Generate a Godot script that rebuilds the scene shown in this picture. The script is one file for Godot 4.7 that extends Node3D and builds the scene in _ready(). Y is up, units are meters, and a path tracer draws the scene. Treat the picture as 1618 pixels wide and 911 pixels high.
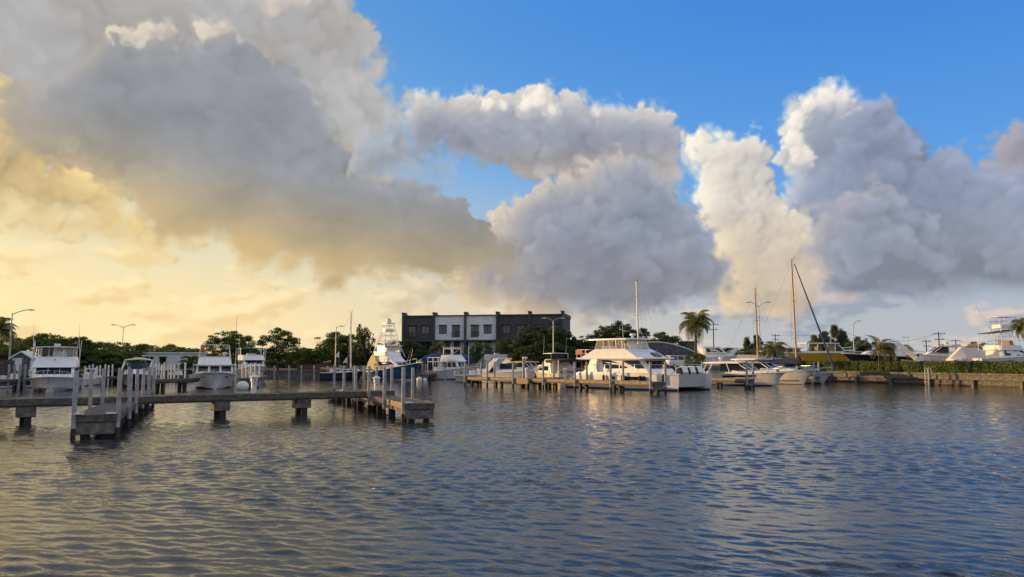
extends Node3D

func _ready() -> void:
	var camera := Camera3D.new(); camera.name = "camera"
	camera.fov = 40.87; camera.near = 0.1; camera.far = 4000.0
	camera.position = Vector3(0, 2.8, 0); camera.rotation_degrees = Vector3(5.353, 0, 0)
	add_child(camera); camera.current = true
	var around := WorldEnvironment.new(); around.name = "world_environment"
	var env := Environment.new()
	env.background_mode = Environment.BG_SKY
	var sky := Sky.new()
	var pano := PanoramaSkyMaterial.new()
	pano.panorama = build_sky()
	sky.sky_material = pano
	env.sky = sky
	env.tonemap_mode = Environment.TONE_MAPPER_LINEAR
	env.tonemap_exposure = 1.0
	env.sdfgi_enabled = true; env.ssao_enabled = true; env.ssil_enabled = true
	around.environment = env
	add_child(around)
	var sun := DirectionalLight3D.new(); sun.name = "sun"
	sun.light_energy = 1.6; sun.light_color = Color(1.0, 0.80, 0.52); sun.light_angular_distance = 0.6; sun.shadow_enabled = true
	sun.rotation_degrees = Vector3(-7.0, -106.0, 0)
	add_child(sun)
	print("sky ", Time.get_ticks_msec())
	materials()
	build_water()
	print("water ", Time.get_ticks_msec())
	build_land()
	build_walls()
	build_town()
	build_plants()
	print("plants ", Time.get_ticks_msec())
	build_fleet()
	print("fleet ", Time.get_ticks_msec())
	build_docks()
	build_lines()
	print("docks ", Time.get_ticks_msec())
# ---------------------------------------------------------------- sky: air and cumulus clouds, as directions (azimuth from the view axis, elevation, in degrees)
const SKY_W := 4096
const SKY_H := 2048
const PER_DEG := 4096.0 / 360.0
const WIN_AZ := 46.0     # the clouds that were drawn one by one lie within this azimuth; beyond it unseen random cloud goes on, brightened to lift the shade
const WIN_TOP := 32.0

func smooth(a: float, b: float, x: float) -> float:
	var t := clampf((x - a) / (b - a), 0.0, 1.0)
	return t * t * (3.0 - 2.0 * t)

func apart(a: float, b: float) -> float:
	return absf(fposmod(a - b + 180.0, 360.0) - 180.0)

func air(az: float, el: float) -> Vector3:
	# display values; the sun stands low at azimuth -74
	var e := maxf(el, 0.0)
	var from_sun := apart(az, -74.0)
	var side := smooth(44.0, 108.0, from_sun)
	var blue := Vector3(0.40, 0.635, 0.90).lerp(Vector3(0.265, 0.525, 0.84), smooth(9.0, 27.0, e))
	blue = blue.lerp(Vector3(0.16, 0.36, 0.66), smooth(27.0, 62.0, e))
	blue = blue.lerp(blue * Vector3(1.34, 1.15, 1.05), (1.0 - side) * 0.7)
	var low := Vector3(1.0, 0.90, 0.69).lerp(Vector3(0.72, 0.735, 0.755), smooth(50.0, 96.0, from_sun))
	var c := low.lerp(blue, smooth(1.5, lerpf(19.0, 14.0, side), e))
	var d := Vector2(apart(az, -60.0) * cos(deg_to_rad(e)), (el - 8.0) * 1.7).length()
	c = c.lerp(Vector3(1.03, 0.93, 0.68), clampf(exp(-d * d / 1000.0) * 1.05, 0.0, 1.0))
	c += Vector3(0.55, 0.34, 0.10) * exp(-Vector2(from_sun, (el - 6.5) * 1.2).length_squared() / 160.0)
	# the brightest air stands round the sun, left of the view
	var near := Vector2(from_sun * cos(deg_to_rad(e)), el - 6.0).length()
	return c + Vector3(0.95, 0.70, 0.30) * exp(-near * near / 420.0)

var sky_noise: FastNoiseLite
var puff_noise: FastNoiseLite

func add_cloud(img: PackedVector3Array, w: int, h: int, lobes: Array, look: Dictionary) -> void:
	# img is the window, row 0 at elevation 0; a cloud is a heap of round lobes, roughened, lit from the sun's side
	var x0 := w; var x1 := 0; var y0 := h; var y1 := 0
	for l in lobes:
		x0 = mini(x0, int((l[0] + WIN_AZ - l[2] * 1.5) * PER_DEG)); x1 = maxi(x1, int((l[0] + WIN_AZ + l[2] * 1.5) * PER_DEG) + 1)
		y0 = mini(y0, int((l[1] - l[2] * 1.5) * PER_DEG)); y1 = maxi(y1, int((l[1] + l[2] * 1.5) * PER_DEG) + 1)
	x0 = maxi(x0, 0); y0 = maxi(y0, 0); x1 = mini(x1, w); y1 = mini(y1, h)
	var cw := x1 - x0
	var ch := y1 - y0
	# every lobe swells into smaller ones, and these again, as cumulus does
	var dice := RandomNumberGenerator.new(); dice.seed = int(lobes.size() * 100 + absf(lobes[0][0]) * 10.0)
	var all := []
	var busy: float = look.get("busy", 1.0)
	for l in lobes:
		var r: float = l[2]
		all.append([l[0], l[1], r * 0.93, 0.0])
		for k in int((14 + 2.2 * r * r) * busy):
			var t := dice.randf_range(-0.45, PI + 0.45) if dice.randf() < 0.75 else dice.randf() * TAU
			var d := r * (dice.randf_range(0.62, 0.98) if dice.randf() < 0.6 else dice.randf_range(0.1, 0.7))
			var rc := minf(r * dice.randf_range(0.20, 0.42), dice.randf_range(0.6, 1.25))
			var c := [l[0] + cos(t) * d / maxf(0.3, cos(deg_to_rad(l[1]))), l[1] + sin(t) * d * 0.95, rc, sqrt(maxf(0.0, r * r - d * d)) * 0.82]
			all.append(c)
			if rc > 0.28:
				for g in 9:
					var t2 := dice.randf_range(-0.6, PI + 0.6)
					var d2 := rc * dice.randf_range(0.5, 1.0)
					var rg := rc * dice.randf_range(0.22, 0.48)
					all.append([c[0] + cos(t2) * d2, c[1] + sin(t2) * d2, rg, c[3] + sqrt(maxf(0.0, rc * rc - d2 * d2)) * 0.85])
	var height := PackedFloat32Array(); height.resize(cw * ch)
	var inside := PackedFloat32Array(); inside.resize(cw * ch); inside.fill(-2.0)
	var tall: float = look.get("tall", 1.0)
	for l in all:
		var cx: float = (l[0] + WIN_AZ) * PER_DEG - x0
		var cy: float = l[1] * PER_DEG - y0
		var rr: float = l[2]
		var r: float = rr * PER_DEG
		var cz: float = l[3]
		var far := r + (0.8 if rr > 0.28 else 0.3) * PER_DEG
		for j in range(maxi(0, int(cy - far)), mini(ch, int(cy + far) + 1)):
			var dy := j - cy
			for i in range(maxi(0, int(cx - far)), mini(cw, int(cx + far) + 1)):
				var dx := i - cx
				var dd := sqrt(dx * dx + dy * dy)
				var k := j * cw + i
				var deep := (r - dd) / PER_DEG
				if deep > inside[k]:
					inside[k] = deep
				if dd < r:
					var z := (cz + sqrt(r * r - dd * dd) / PER_DEG) * tall
					if z > height[k]:
						height[k] = z
	var rough := PackedFloat32Array(); rough.resize(cw * ch)
	var cover := PackedFloat32Array(); cover.resize(cw * ch)
	var warp: float = look.get("warp", 1.0)
	var torn: float = look.get("torn", 1.0)
	for j in ch:
		var el := (j + y0) / PER_DEG
		for i in cw:
			var az := (i + x0) / PER_DEG
			var wx := sky_noise.get_noise_2d(az * 9.0, el * 9.0) * 0.9 + sky_noise.get_noise_2d(az * 40.0, el * 40.0) * 0.15
			var wy := sky_noise.get_noise_2d(az * 9.0 + 500.0, el * 9.0) * 0.9 + sky_noise.get_noise_2d(az * 40.0 + 500.0, el * 40.0) * 0.15
			var fx := clampf(i + wx * warp * PER_DEG, 0.0, cw - 1.001)
			var fy := clampf(j + wy * warp * PER_DEG, 0.0, ch - 1.001)
			var ix := int(fx); var iy := int(fy)
			var tx := fx - ix; var ty := fy - iy
			var k := mini(iy, ch - 2) * cw + mini(ix, cw - 2)
			rough[j * cw + i] = lerpf(lerpf(height[k], height[k + 1], tx), lerpf(height[k + cw], height[k + cw + 1], tx), ty)
			cover[j * cw + i] = lerpf(lerpf(inside[k], inside[k + 1], tx), lerpf(inside[k + cw], inside[k + cw + 1], tx), ty) + sky_noise.get_noise_2d(az * 26.0 + 40.0, el * 34.0) * 0.32 * torn - 0.06
	height = blurred(rough, cw, ch, 1)
	var calm := blurred(blurred(height, cw, ch, 9), cw, ch, 7)
	var shade: Vector3 = look.shade
	var shade_low: Vector3 = look.get("shade_low", look.shade)
	var lit: Vector3 = look.lit
	var lit_low: Vector3 = look.get("lit_low", look.lit)
	var under: Vector3 = look.get("under", look.shade)
	var under_el: float = look.get("under_el", -5.0)
	var under_slope: float = look.get("under_slope", 0.0)
	var under_k: float = look.get("under_k", 0.0)
	var under_w: float = look.get("under_w", 2.0)
	var sun_dir: Vector3 = (look.get("sun", Vector3(-0.85, 0.3, 0.4)) as Vector3).normalized()
	var depth: float = look.get("depth", 0.5)
	var soft: float = look.get("soft", 0.25)
	var alpha_most: float = look.get("alpha", 1.0)
	var crisp: float = look.get("crisp", 0.30)
	var base: float = look.get("base", -3.0)
	var folds: float = look.get("folds", 1.0)
	var low_el: float = look.get("low_el", 3.0)
	var high_el: float = look.get("high_el", 15.0)
	for j in range(1, ch - 1):
		var el := (j + y0) / PER_DEG
		for i in range(1, cw - 1):
			var k := j * cw + i
			var z := cover[k]
			if z < -1.0:
				continue
			var az := (i + x0) / PER_DEG - WIN_AZ
			var blot := sky_noise.get_noise_2d(az * 5.0 + 77.0, el * 8.0)
			var gx := (calm[k + 1] - calm[k - 1]) * PER_DEG * 0.5
			var gy := (calm[k + cw] - calm[k - cw]) * PER_DEG * 0.5
			var hx := (height[k + 1] - height[k - 1]) * PER_DEG * 0.5
			var hy := (height[k + cw] - height[k - cw]) * PER_DEG * 0.5
			var sf := soft * 0.7 * clampf(1.0 + blot * 2.6 + (1.3 if gy > 0.25 else 0.0), 0.3, 3.5)
			var shred := sky_noise.get_noise_2d(az * 16.0 + 600.0, el * 24.0) + 0.5 * sky_noise.get_noise_2d(az * 55.0, el * 70.0 + 200.0)
			var a := maxf(smooth(-sf * 0.35, sf, z), 0.55 * smooth(-0.35, 0.75, z + shred * 1.5 - 0.1)) * alpha_most * smooth(base - 1.0, base + 0.8, el + blot * 1.5)
			if a <= 0.002:
				continue
			var n := Vector3(-gx - hx * crisp, -gy - hy * crisp, 1.5).normalized()
			var fold := clampf((height[k] - calm[k]) * 0.20, -0.13, 0.13)
			var df := n.dot(sun_dir)
			var tau := 0.0
			for s in 9:
				var xi := int(i + sun_dir.x * PER_DEG * 0.55 * (s + 0.6))
				var yi := int(j + (sun_dir.y + 0.12) * PER_DEG * 0.55 * (s + 0.6))
				if xi < 0 or yi < 0 or xi >= cw or yi >= ch:
					break
				tau += maxf(0.0, calm[yi * cw + xi] + 0.2 - (0.18 + sun_dir.z * 0.55) * s)
			var t := exp(-tau * depth)
			var light := clampf(df * 0.75 + 0.32, 0.0, 1.0) * t + 0.10 * clampf(df, -0.5, 1.0)
			var mix_el := smooth(low_el, high_el, el)
			var sh := shade_low.lerp(shade, clampf(mix_el + blot * 0.15, 0.0, 1.0)) * (1.0 + 0.10 * blot + 0.06 * n.y + fold * folds)
			var c := sh.lerp(lit_low.lerp(lit, mix_el), clampf(light, 0.0, 1.0))
			if under_k > 0.0:
				var b := under_el + under_slope * az
				var u := (1.0 - smooth(b - under_w * 0.5, b + under_w, el + blot * 1.1)) * under_k
				c = c.lerp(under, clampf(u * (0.8 + 0.5 * blot), 0.0, 1.0))
			var q := (j + y0) * w + i + x0
			img[q] = img[q].lerp(c, a)

func blurred(from: PackedFloat32Array, w: int, h: int, r: int) -> PackedFloat32Array:
	var across := PackedFloat32Array(); across.resize(w * h)
	var out := PackedFloat32Array(); out.resize(w * h)
	var share := 1.0 / (2 * r + 1)
	for j in h:
		var sum := 0.0
		for t in range(-r, r + 1):
			sum += from[j * w + clampi(t, 0, w - 1)]
		for i in w:
			across[j * w + i] = sum * share
			sum += from[j * w + mini(i + r + 1, w - 1)] - from[j * w + maxi(i - r, 0)]
	for i in w:
		var sum := 0.0
		for t in range(-r, r + 1):
			sum += across[clampi(t, 0, h - 1) * w + i]
		for j in h:
			out[j * w + i] = sum * share
			sum += across[mini(j + r + 1, h - 1) * w + i] - across[maxi(j - r, 0) * w + i]
	return out

func wisps(img: PackedVector3Array, w: int, h: int) -> void:
	# low banks near the horizon, seen edge on
	for layer in 2:
		for j in h:
			var el := j / PER_DEG
			var band := smooth(0.3, 1.8, el) * (1.0 - smooth(4.5, 8.5, el)) if layer == 0 else smooth(2.5, 5.0, el) * (1.0 - smooth(8.0, 12.0, el))
			if band <= 0.0:
				continue
			for i in w:
				var az := i / PER_DEG - WIN_AZ
				if layer == 1 and az > -12.0:
					continue
				var n := sky_noise.get_noise_2d(az * 6.0 + 300.0 + 400.0 * layer, el * 15.0) + 0.35 * sky_noise.get_noise_2d(az * 30.0, el * 55.0)
				var a := smooth(-0.06, 0.30, n) * band * (0.75 if layer == 0 else 0.6 * (1.0 - smooth(-22.0, -12.0, az)))
				if a <= 0.0:
					continue
				var up := sky_noise.get_noise_2d(az * 6.0 + 296.0 + 400.0 * layer, el * 15.0 + 6.0) - sky_noise.get_noise_2d(az * 6.0 + 303.0 + 400.0 * layer, el * 15.0 - 5.0)
				var dark := Vector3(0.95, 0.825, 0.60).lerp(Vector3(0.585, 0.625, 0.695), smooth(-22.0, 14.0, az))
				var pale := Vector3(1.03, 0.94, 0.73).lerp(Vector3(0.90, 0.81, 0.75), smooth(-22.0, 10.0, az))
				img[j * w + i] = img[j * w + i].lerp(dark.lerp(pale, clampf(0.45 - up * 2.2, 0.0, 1.0)), a)

func build_sky() -> ImageTexture:
	sky_noise = FastNoiseLite.new()
	sky_noise.seed = 11; sky_noise.noise_type = FastNoiseLite.TYPE_SIMPLEX_SMOOTH; sky_noise.frequency = 0.02
	sky_noise.fractal_type = FastNoiseLite.FRACTAL_FBM; sky_noise.fractal_octaves = 4
	puff_noise = FastNoiseLite.new()
	puff_noise.seed = 5; puff_noise.noise_type = FastNoiseLite.TYPE_CELLULAR; puff_noise.frequency = 0.055
	puff_noise.cellular_distance_function = FastNoiseLite.DISTANCE_EUCLIDEAN; puff_noise.cellular_return_type = FastNoiseLite.RETURN_DISTANCE
	puff_noise.fractal_type = FastNoiseLite.FRACTAL_FBM; puff_noise.fractal_octaves = 3; puff_noise.fractal_gain = 0.45
	# the whole dome, coarse: the same air, with unseen random cumulus made brighter to fill the shade
	var cw := 1024; var chh := 512
	var coarse := Image.create_empty(cw, chh, false, Image.FORMAT_RGBF)
	for j in chh:
		var el := 90.0 - (j + 0.5) * 180.0 / chh
		for i in cw:
			var az := fposmod((i + 0.5) * 360.0 / cw + 180.0, 360.0) - 180.0   # the panorama begins straight ahead
			var c := air(az, el)
			if el > 0.0:
				var wide := 110.0 * cos(deg_to_rad(el * 0.92))
				var n := sky_noise.get_noise_3d(cos(deg_to_rad(az)) * wide, el * 3.0, sin(deg_to_rad(az)) * wide)
				var high := smooth(18.0, 34.0, el)
				var cover := smooth(-0.10, 0.16, n + 0.09 - 0.010 * maxf(0.0, 11.0 - el) - 0.0010 * maxf(0.0, el - 11.0) + 0.12 * high) * smooth(0.8, 4.0, el)  # extra cover overhead, added to grey the reflections in the water
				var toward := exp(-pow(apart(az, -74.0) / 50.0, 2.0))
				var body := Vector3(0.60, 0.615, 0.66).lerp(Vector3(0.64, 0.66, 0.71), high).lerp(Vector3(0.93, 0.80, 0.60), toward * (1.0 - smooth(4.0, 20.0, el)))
				body = body.lerp(Vector3(0.84, 0.79, 0.73).lerp(Vector3(1.06, 1.0, 0.94), smooth(100.0, 130.0, apart(az, -74.0))).lerp(Vector3(1.25, 1.2, 1.12), high), clampf(smooth(0.0, 0.3, n) * (0.25 + 0.75 * smooth(60.0, 140.0, apart(az, -74.0))), 0.0, 1.0))  # unseen clouds overhead and opposite the sun, brightened to lift shaded faces
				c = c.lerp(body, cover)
			coarse.set_pixel(i, j, Color(pow(c.x, 2.2), pow(c.y, 2.2), pow(c.z, 2.2)))
	coarse.resize(SKY_W, SKY_H, Image.INTERPOLATE_BILINEAR)
	# the part in view, fine
	var w := int(2.0 * WIN_AZ * PER_DEG); var h := int(WIN_TOP * PER_DEG)
	var img := PackedVector3Array(); img.resize(w * h)
	for j in h:
		for i in w:
			img[j * w + i] = air(i / PER_DEG - WIN_AZ, j / PER_DEG)
	wisps(img, w, h)
	for cl in clouds():
		add_cloud(img, w, h, cl.lobes, cl)
	for j in h:
		var el := j / PER_DEG
		var fade_y := 1.0 - smooth(WIN_TOP - 4.0, WIN_TOP - 0.5, el)
		for i in w:
			var f := (1.0 - smooth(WIN_AZ - 9.0, WIN_AZ - 0.5, absf(i / PER_DEG - WIN_AZ))) * fade_y
			var c := img[j * w + i]
			var y := SKY_H / 2 - 1 - j
			var x := (i - w / 2 + SKY_W) % SKY_W
			coarse.set_pixel(x, y, coarse.get_pixel(x, y).lerp(Color(pow(c.x, 2.2), pow(c.y, 2.2), pow(c.z, 2.2)), f))
	return ImageTexture.create_from_image(coarse)

func clouds() -> Array:
	var gold := Vector3(0.99, 0.85, 0.56)
	return [
		# far, pale and tall, upper left
		{"lobes": [[-32.4, 20.0, 7.9], [-25.4, 22.0, 7.4], [-17.8, 23.1, 5.6], [-15.1, 21.3, 4.5], [-13.2, 18.0, 4.5], [-11.8, 15.5, 3.5], [-10.6, 12.4, 2.3], [-17.6, 16.4, 7.5], [-27.1, 17.0, 7.0], [-36.3, 17.7, 8.7], [-41.5, 18.1, 9.6], [-11.7, 11.0, 2.8]],
			"shade": Vector3(0.675, 0.67, 0.67), "shade_low": Vector3(0.80, 0.705, 0.55), "lit": Vector3(0.84, 0.80, 0.74), "lit_low": gold, "depth": 0.2, "sun": Vector3(-0.8, 0.3, 0.1), "soft": 0.55, "puff": 0.7, "low_el": 9.0, "high_el": 18.0, "folds": 0.45, "crisp": 0.15},
		# bright heads that look over the dark one
		{"lobes": [[-26.7, 19.7, 1.9], [-25.6, 20.8, 1.2], [-21.4, 21.3, 1.3], [-21.9, 20.3, 1.2], [-27.9, 17.9, 1.5], [-29.5, 17.3, 1.2], [-17.9, 24.9, 1.2], [-16.0, 25.2, 0.9], [-25.4, 18.8, 1.7], [-15.4, 16.3, 0.8], [-15.2, 17.4, 0.6]],
			"shade": Vector3(0.69, 0.675, 0.67), "lit": Vector3(0.88, 0.83, 0.76), "depth": 0.10, "sun": Vector3(-0.7, 0.55, 0.4), "soft": 0.35, "crisp": 0.45},
		{"lobes": [[-8.0, 15.9, 2.3], [-5.7, 14.1, 1.6], [-8.0, 13.6, 2.1], [-9.9, 14.7, 2.3], [-4.5, 13.8, 0.7]],
			"shade": Vector3(0.60, 0.645, 0.71), "lit": Vector3(0.78, 0.79, 0.80), "soft": 0.9, "alpha": 0.75, "puff": 0.6},
		# middle, upper
		{"lobes": [[-6.2, 17.3, 1.9], [-3.5, 16.9, 2.2], [-0.9, 17.4, 2.0], [1.4, 18.3, 1.7], [4.6, 16.2, 2.7], [7.9, 15.9, 2.4], [10.5, 15.5, 2.2], [6.2, 13.9, 2.3], [2.9, 15.3, 2.4], [9.0, 13.6, 2.1], [9.4, 12.6, 2.3], [7.4, 14.2, 2.5], [0.4, 16.0, 2.0], [-2.0, 15.9, 1.9], [3.0, 17.4, 1.9], [6.3, 17.0, 1.9], [11.4, 14.6, 1.7], [4.6, 13.0, 1.9], [6.2, 12.0, 2.1], [1.8, 14.3, 1.5], [10.2, 12.8, 1.8], [8.0, 11.6, 2.0]],
			"shade": Vector3(0.58, 0.60, 0.66), "shade_low": Vector3(0.70, 0.67, 0.655), "lit": Vector3(1.0, 0.95, 0.86), "lit_low": Vector3(0.93, 0.84, 0.74), "depth": 0.42, "sun": Vector3(-0.35, 0.92, 0.22), "low_el": 13.0, "high_el": 16.5, "soft": 0.3, "torn": 0.3, "folds": 0.75},
		# and on the middle one
		{"lobes": [[1.0, 18.7, 0.8], [2.0, 18.9, 0.9], [2.9, 18.2, 0.7], [-1.9, 18.6, 0.6], [-0.8, 18.5, 0.5], [6.3, 17.9, 0.45]],
			"shade": Vector3(0.72, 0.71, 0.72), "lit": Vector3(1.02, 0.98, 0.92), "depth": 0.08, "sun": Vector3(-0.55, 0.7, 0.45), "soft": 0.3, "torn": 0.3, "warp": 0.5, "crisp": 0.45},
		{"lobes": [[33.9, 12.1, 2.1], [35.4, 12.6, 2.6], [37.9, 12.6, 3.5], [33.6, 9.8, 2.2], [35.3, 9.6, 3.1], [42.0, 11.0, 4.0]],
			"shade": Vector3(0.54, 0.55, 0.63), "lit": Vector3(0.72, 0.68, 0.69), "soft": 0.5, "depth": 0.3, "crisp": 0.15},
		# the right-hand bank, two heads and a flat base
		{"lobes": [[20.5, 16.8, 1.2], [22.4, 16.8, 1.6], [24.2, 15.7, 2.2], [21.7, 14.3, 2.3], [24.7, 13.2, 3.1], [26.3, 13.6, 1.8], [23.0, 10.8, 3.5], [26.1, 10.1, 3.7], [28.8, 10.3, 2.6], [29.5, 11.4, 2.2], [31.6, 9.8, 2.4], [26.7, 6.7, 3.3], [23.6, 6.6, 3.0], [30.4, 6.9, 3.3], [33.2, 6.9, 3.5], [36.4, 6.8, 4.8], [40.2, 6.8, 5.7], [22.0, 6.6, 2.2]],
			"shade": Vector3(0.54, 0.585, 0.68), "shade_low": Vector3(0.535, 0.555, 0.615), "lit": Vector3(1.0, 0.955, 0.87), "lit_low": Vector3(0.96, 0.86, 0.71), "depth": 0.34, "sun": Vector3(-0.9, 0.34, 0.2), "soft": 0.55, "under": Vector3(0.585, 0.575, 0.60), "under_el": 4.2, "under_k": 0.7, "base": 4.3, "folds": 0.75, "torn": 0.3, "low_el": 4.0, "high_el": 12.0},
		# sunlit heads on the right-hand bank
		{"lobes": [[21.4, 17.4, 0.8], [22.5, 17.7, 1.0], [23.6, 17.5, 0.9], [20.5, 16.5, 0.75], [20.4, 15.2, 0.9], [20.8, 13.9, 0.9]],
			"shade": Vector3(0.72, 0.71, 0.72), "lit": Vector3(1.02, 0.98, 0.92), "depth": 0.08, "sun": Vector3(-0.55, 0.7, 0.45), "soft": 0.3, "torn": 0.3, "warp": 0.5, "crisp": 0.45},
		# the bright tower before it
		{"lobes": [[15.4, 14.5, 1.8], [16.9, 14.3, 1.6], [15.2, 12.2, 1.7], [15.9, 9.9, 2.3], [16.6, 8.1, 2.6], [17.4, 6.4, 2.7], [19.8, 6.8, 2.6], [19.0, 9.0, 2.0], [18.0, 10.4, 1.6], [20.6, 7.6, 1.5], [17.6, 13.0, 1.3], [18.3, 11.7, 1.0], [18.2, 8.6, 2.2], [16.4, 4.9, 1.9], [19.5, 5.0, 2.4], [20.2, 9.2, 1.2], [15.9, 13.2, 1.5]],
			"shade": Vector3(0.66, 0.655, 0.68), "shade_low": Vector3(0.72, 0.67, 0.62), "lit": Vector3(1.0, 0.965, 0.88), "lit_low": Vector3(0.98, 0.865, 0.67), "depth": 0.09, "sun": Vector3(-0.7, 0.4, 0.6), "soft": 0.3, "base": 3.0, "torn": 0.25, "folds": 0.8, "low_el": 4.0, "high_el": 13.0, "crisp": 0.45},
		{"lobes": [[22.4, 9.7, 1.1], [22.9, 8.4, 1.6], [22.1, 7.4, 1.2], [24.6, 7.6, 2.4], [25.0, 9.9, 2.0], [27.0, 7.0, 2.6], [23.9, 6.4, 1.6]],
			"shade": Vector3(0.55, 0.585, 0.66), "shade_low": Vector3(0.53, 0.55, 0.61), "lit": Vector3(0.78, 0.74, 0.72), "depth": 0.4, "sun": Vector3(-0.8, 0.4, 0.1), "soft": 0.6, "base": 4.4},
		# middle, lower, darker, gold at its foot
		{"lobes": [[-0.7, 9.8, 1.5], [1.5, 9.1, 2.6], [3.4, 10.3, 2.4], [6.9, 12.5, 2.3], [9.0, 11.1, 2.9], [7.1, 8.4, 4.0], [11.0, 9.2, 2.7], [11.7, 6.9, 2.9], [4.3, 7.0, 3.8], [13.9, 6.0, 1.9], [0.8, 6.1, 2.3], [-2.3, 5.6, 1.9], [9.4, 6.4, 3.5], [5.7, 5.6, 2.8], [8.6, 12.4, 2.2], [4.6, 11.4, 2.0], [-1.6, 7.4, 1.9], [2.0, 4.9, 2.4], [12.9, 8.6, 1.7]],
			"shade": Vector3(0.535, 0.565, 0.635), "shade_low": Vector3(0.55, 0.555, 0.595), "lit": Vector3(0.93, 0.85, 0.75), "lit_low": Vector3(0.98, 0.83, 0.60), "depth": 0.2, "sun": Vector3(-0.9, 0.22, 0.25), "soft": 0.5, "under": Vector3(0.93, 0.80, 0.62), "under_el": 4.2, "under_slope": -0.26, "under_k": 0.8, "base": 2.9, "folds": 0.75, "torn": 0.3, "low_el": 4.0, "high_el": 11.0},
		# golden shreds at the far left
		{"lobes": [[-33.3, 10.6, 2.0], [-35.0, 11.2, 3.1], [-31.9, 9.6, 1.7], [-30.2, 10.5, 2.0], [-28.3, 9.1, 1.7], [-26.2, 8.6, 1.6], [-38.1, 14.0, 5.2], [-33.0, 12.9, 1.8]],
			"shade": Vector3(0.80, 0.70, 0.51), "lit": Vector3(1.02, 0.91, 0.64), "soft": 1.0, "depth": 0.2, "puff": 1.1, "sun": Vector3(-0.7, 0.4, 0.5)},
		# the large dark cloud
		{"lobes": [[-30.4, 15.8, 2.4], [-28.5, 16.2, 3.1], [-25.9, 16.2, 4.4], [-21.9, 17.2, 4.4], [-18.6, 16.0, 4.6], [-19.3, 14.5, 5.3], [-23.0, 12.7, 4.6], [-15.3, 11.3, 4.7], [-17.9, 9.9, 3.9], [-11.6, 9.6, 3.8], [-8.9, 8.8, 3.2], [-5.6, 8.8, 3.2], [-2.8, 7.7, 2.1], [-13.4, 8.2, 2.9], [-8.2, 11.1, 1.9], [-22.9, 10.6, 3.1], [-32.1, 14.3, 2.2], [-6.0, 11.0, 1.3], [-0.9, 6.9, 1.0]],
			"shade": Vector3(0.565, 0.58, 0.605), "shade_low": Vector3(0.57, 0.555, 0.53), "lit": Vector3(0.80, 0.73, 0.65), "lit_low": Vector3(0.80, 0.70, 0.54), "depth": 0.6, "sun": Vector3(-0.8, 0.35, 0.05), "soft": 0.5, "under": Vector3(0.87, 0.745, 0.52), "under_el": 4.6, "under_slope": -0.24, "under_k": 0.95, "under_w": 6.0, "low_el": 7.0, "high_el": 13.0, "folds": 0.3, "crisp": 0.15},
	]
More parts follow.
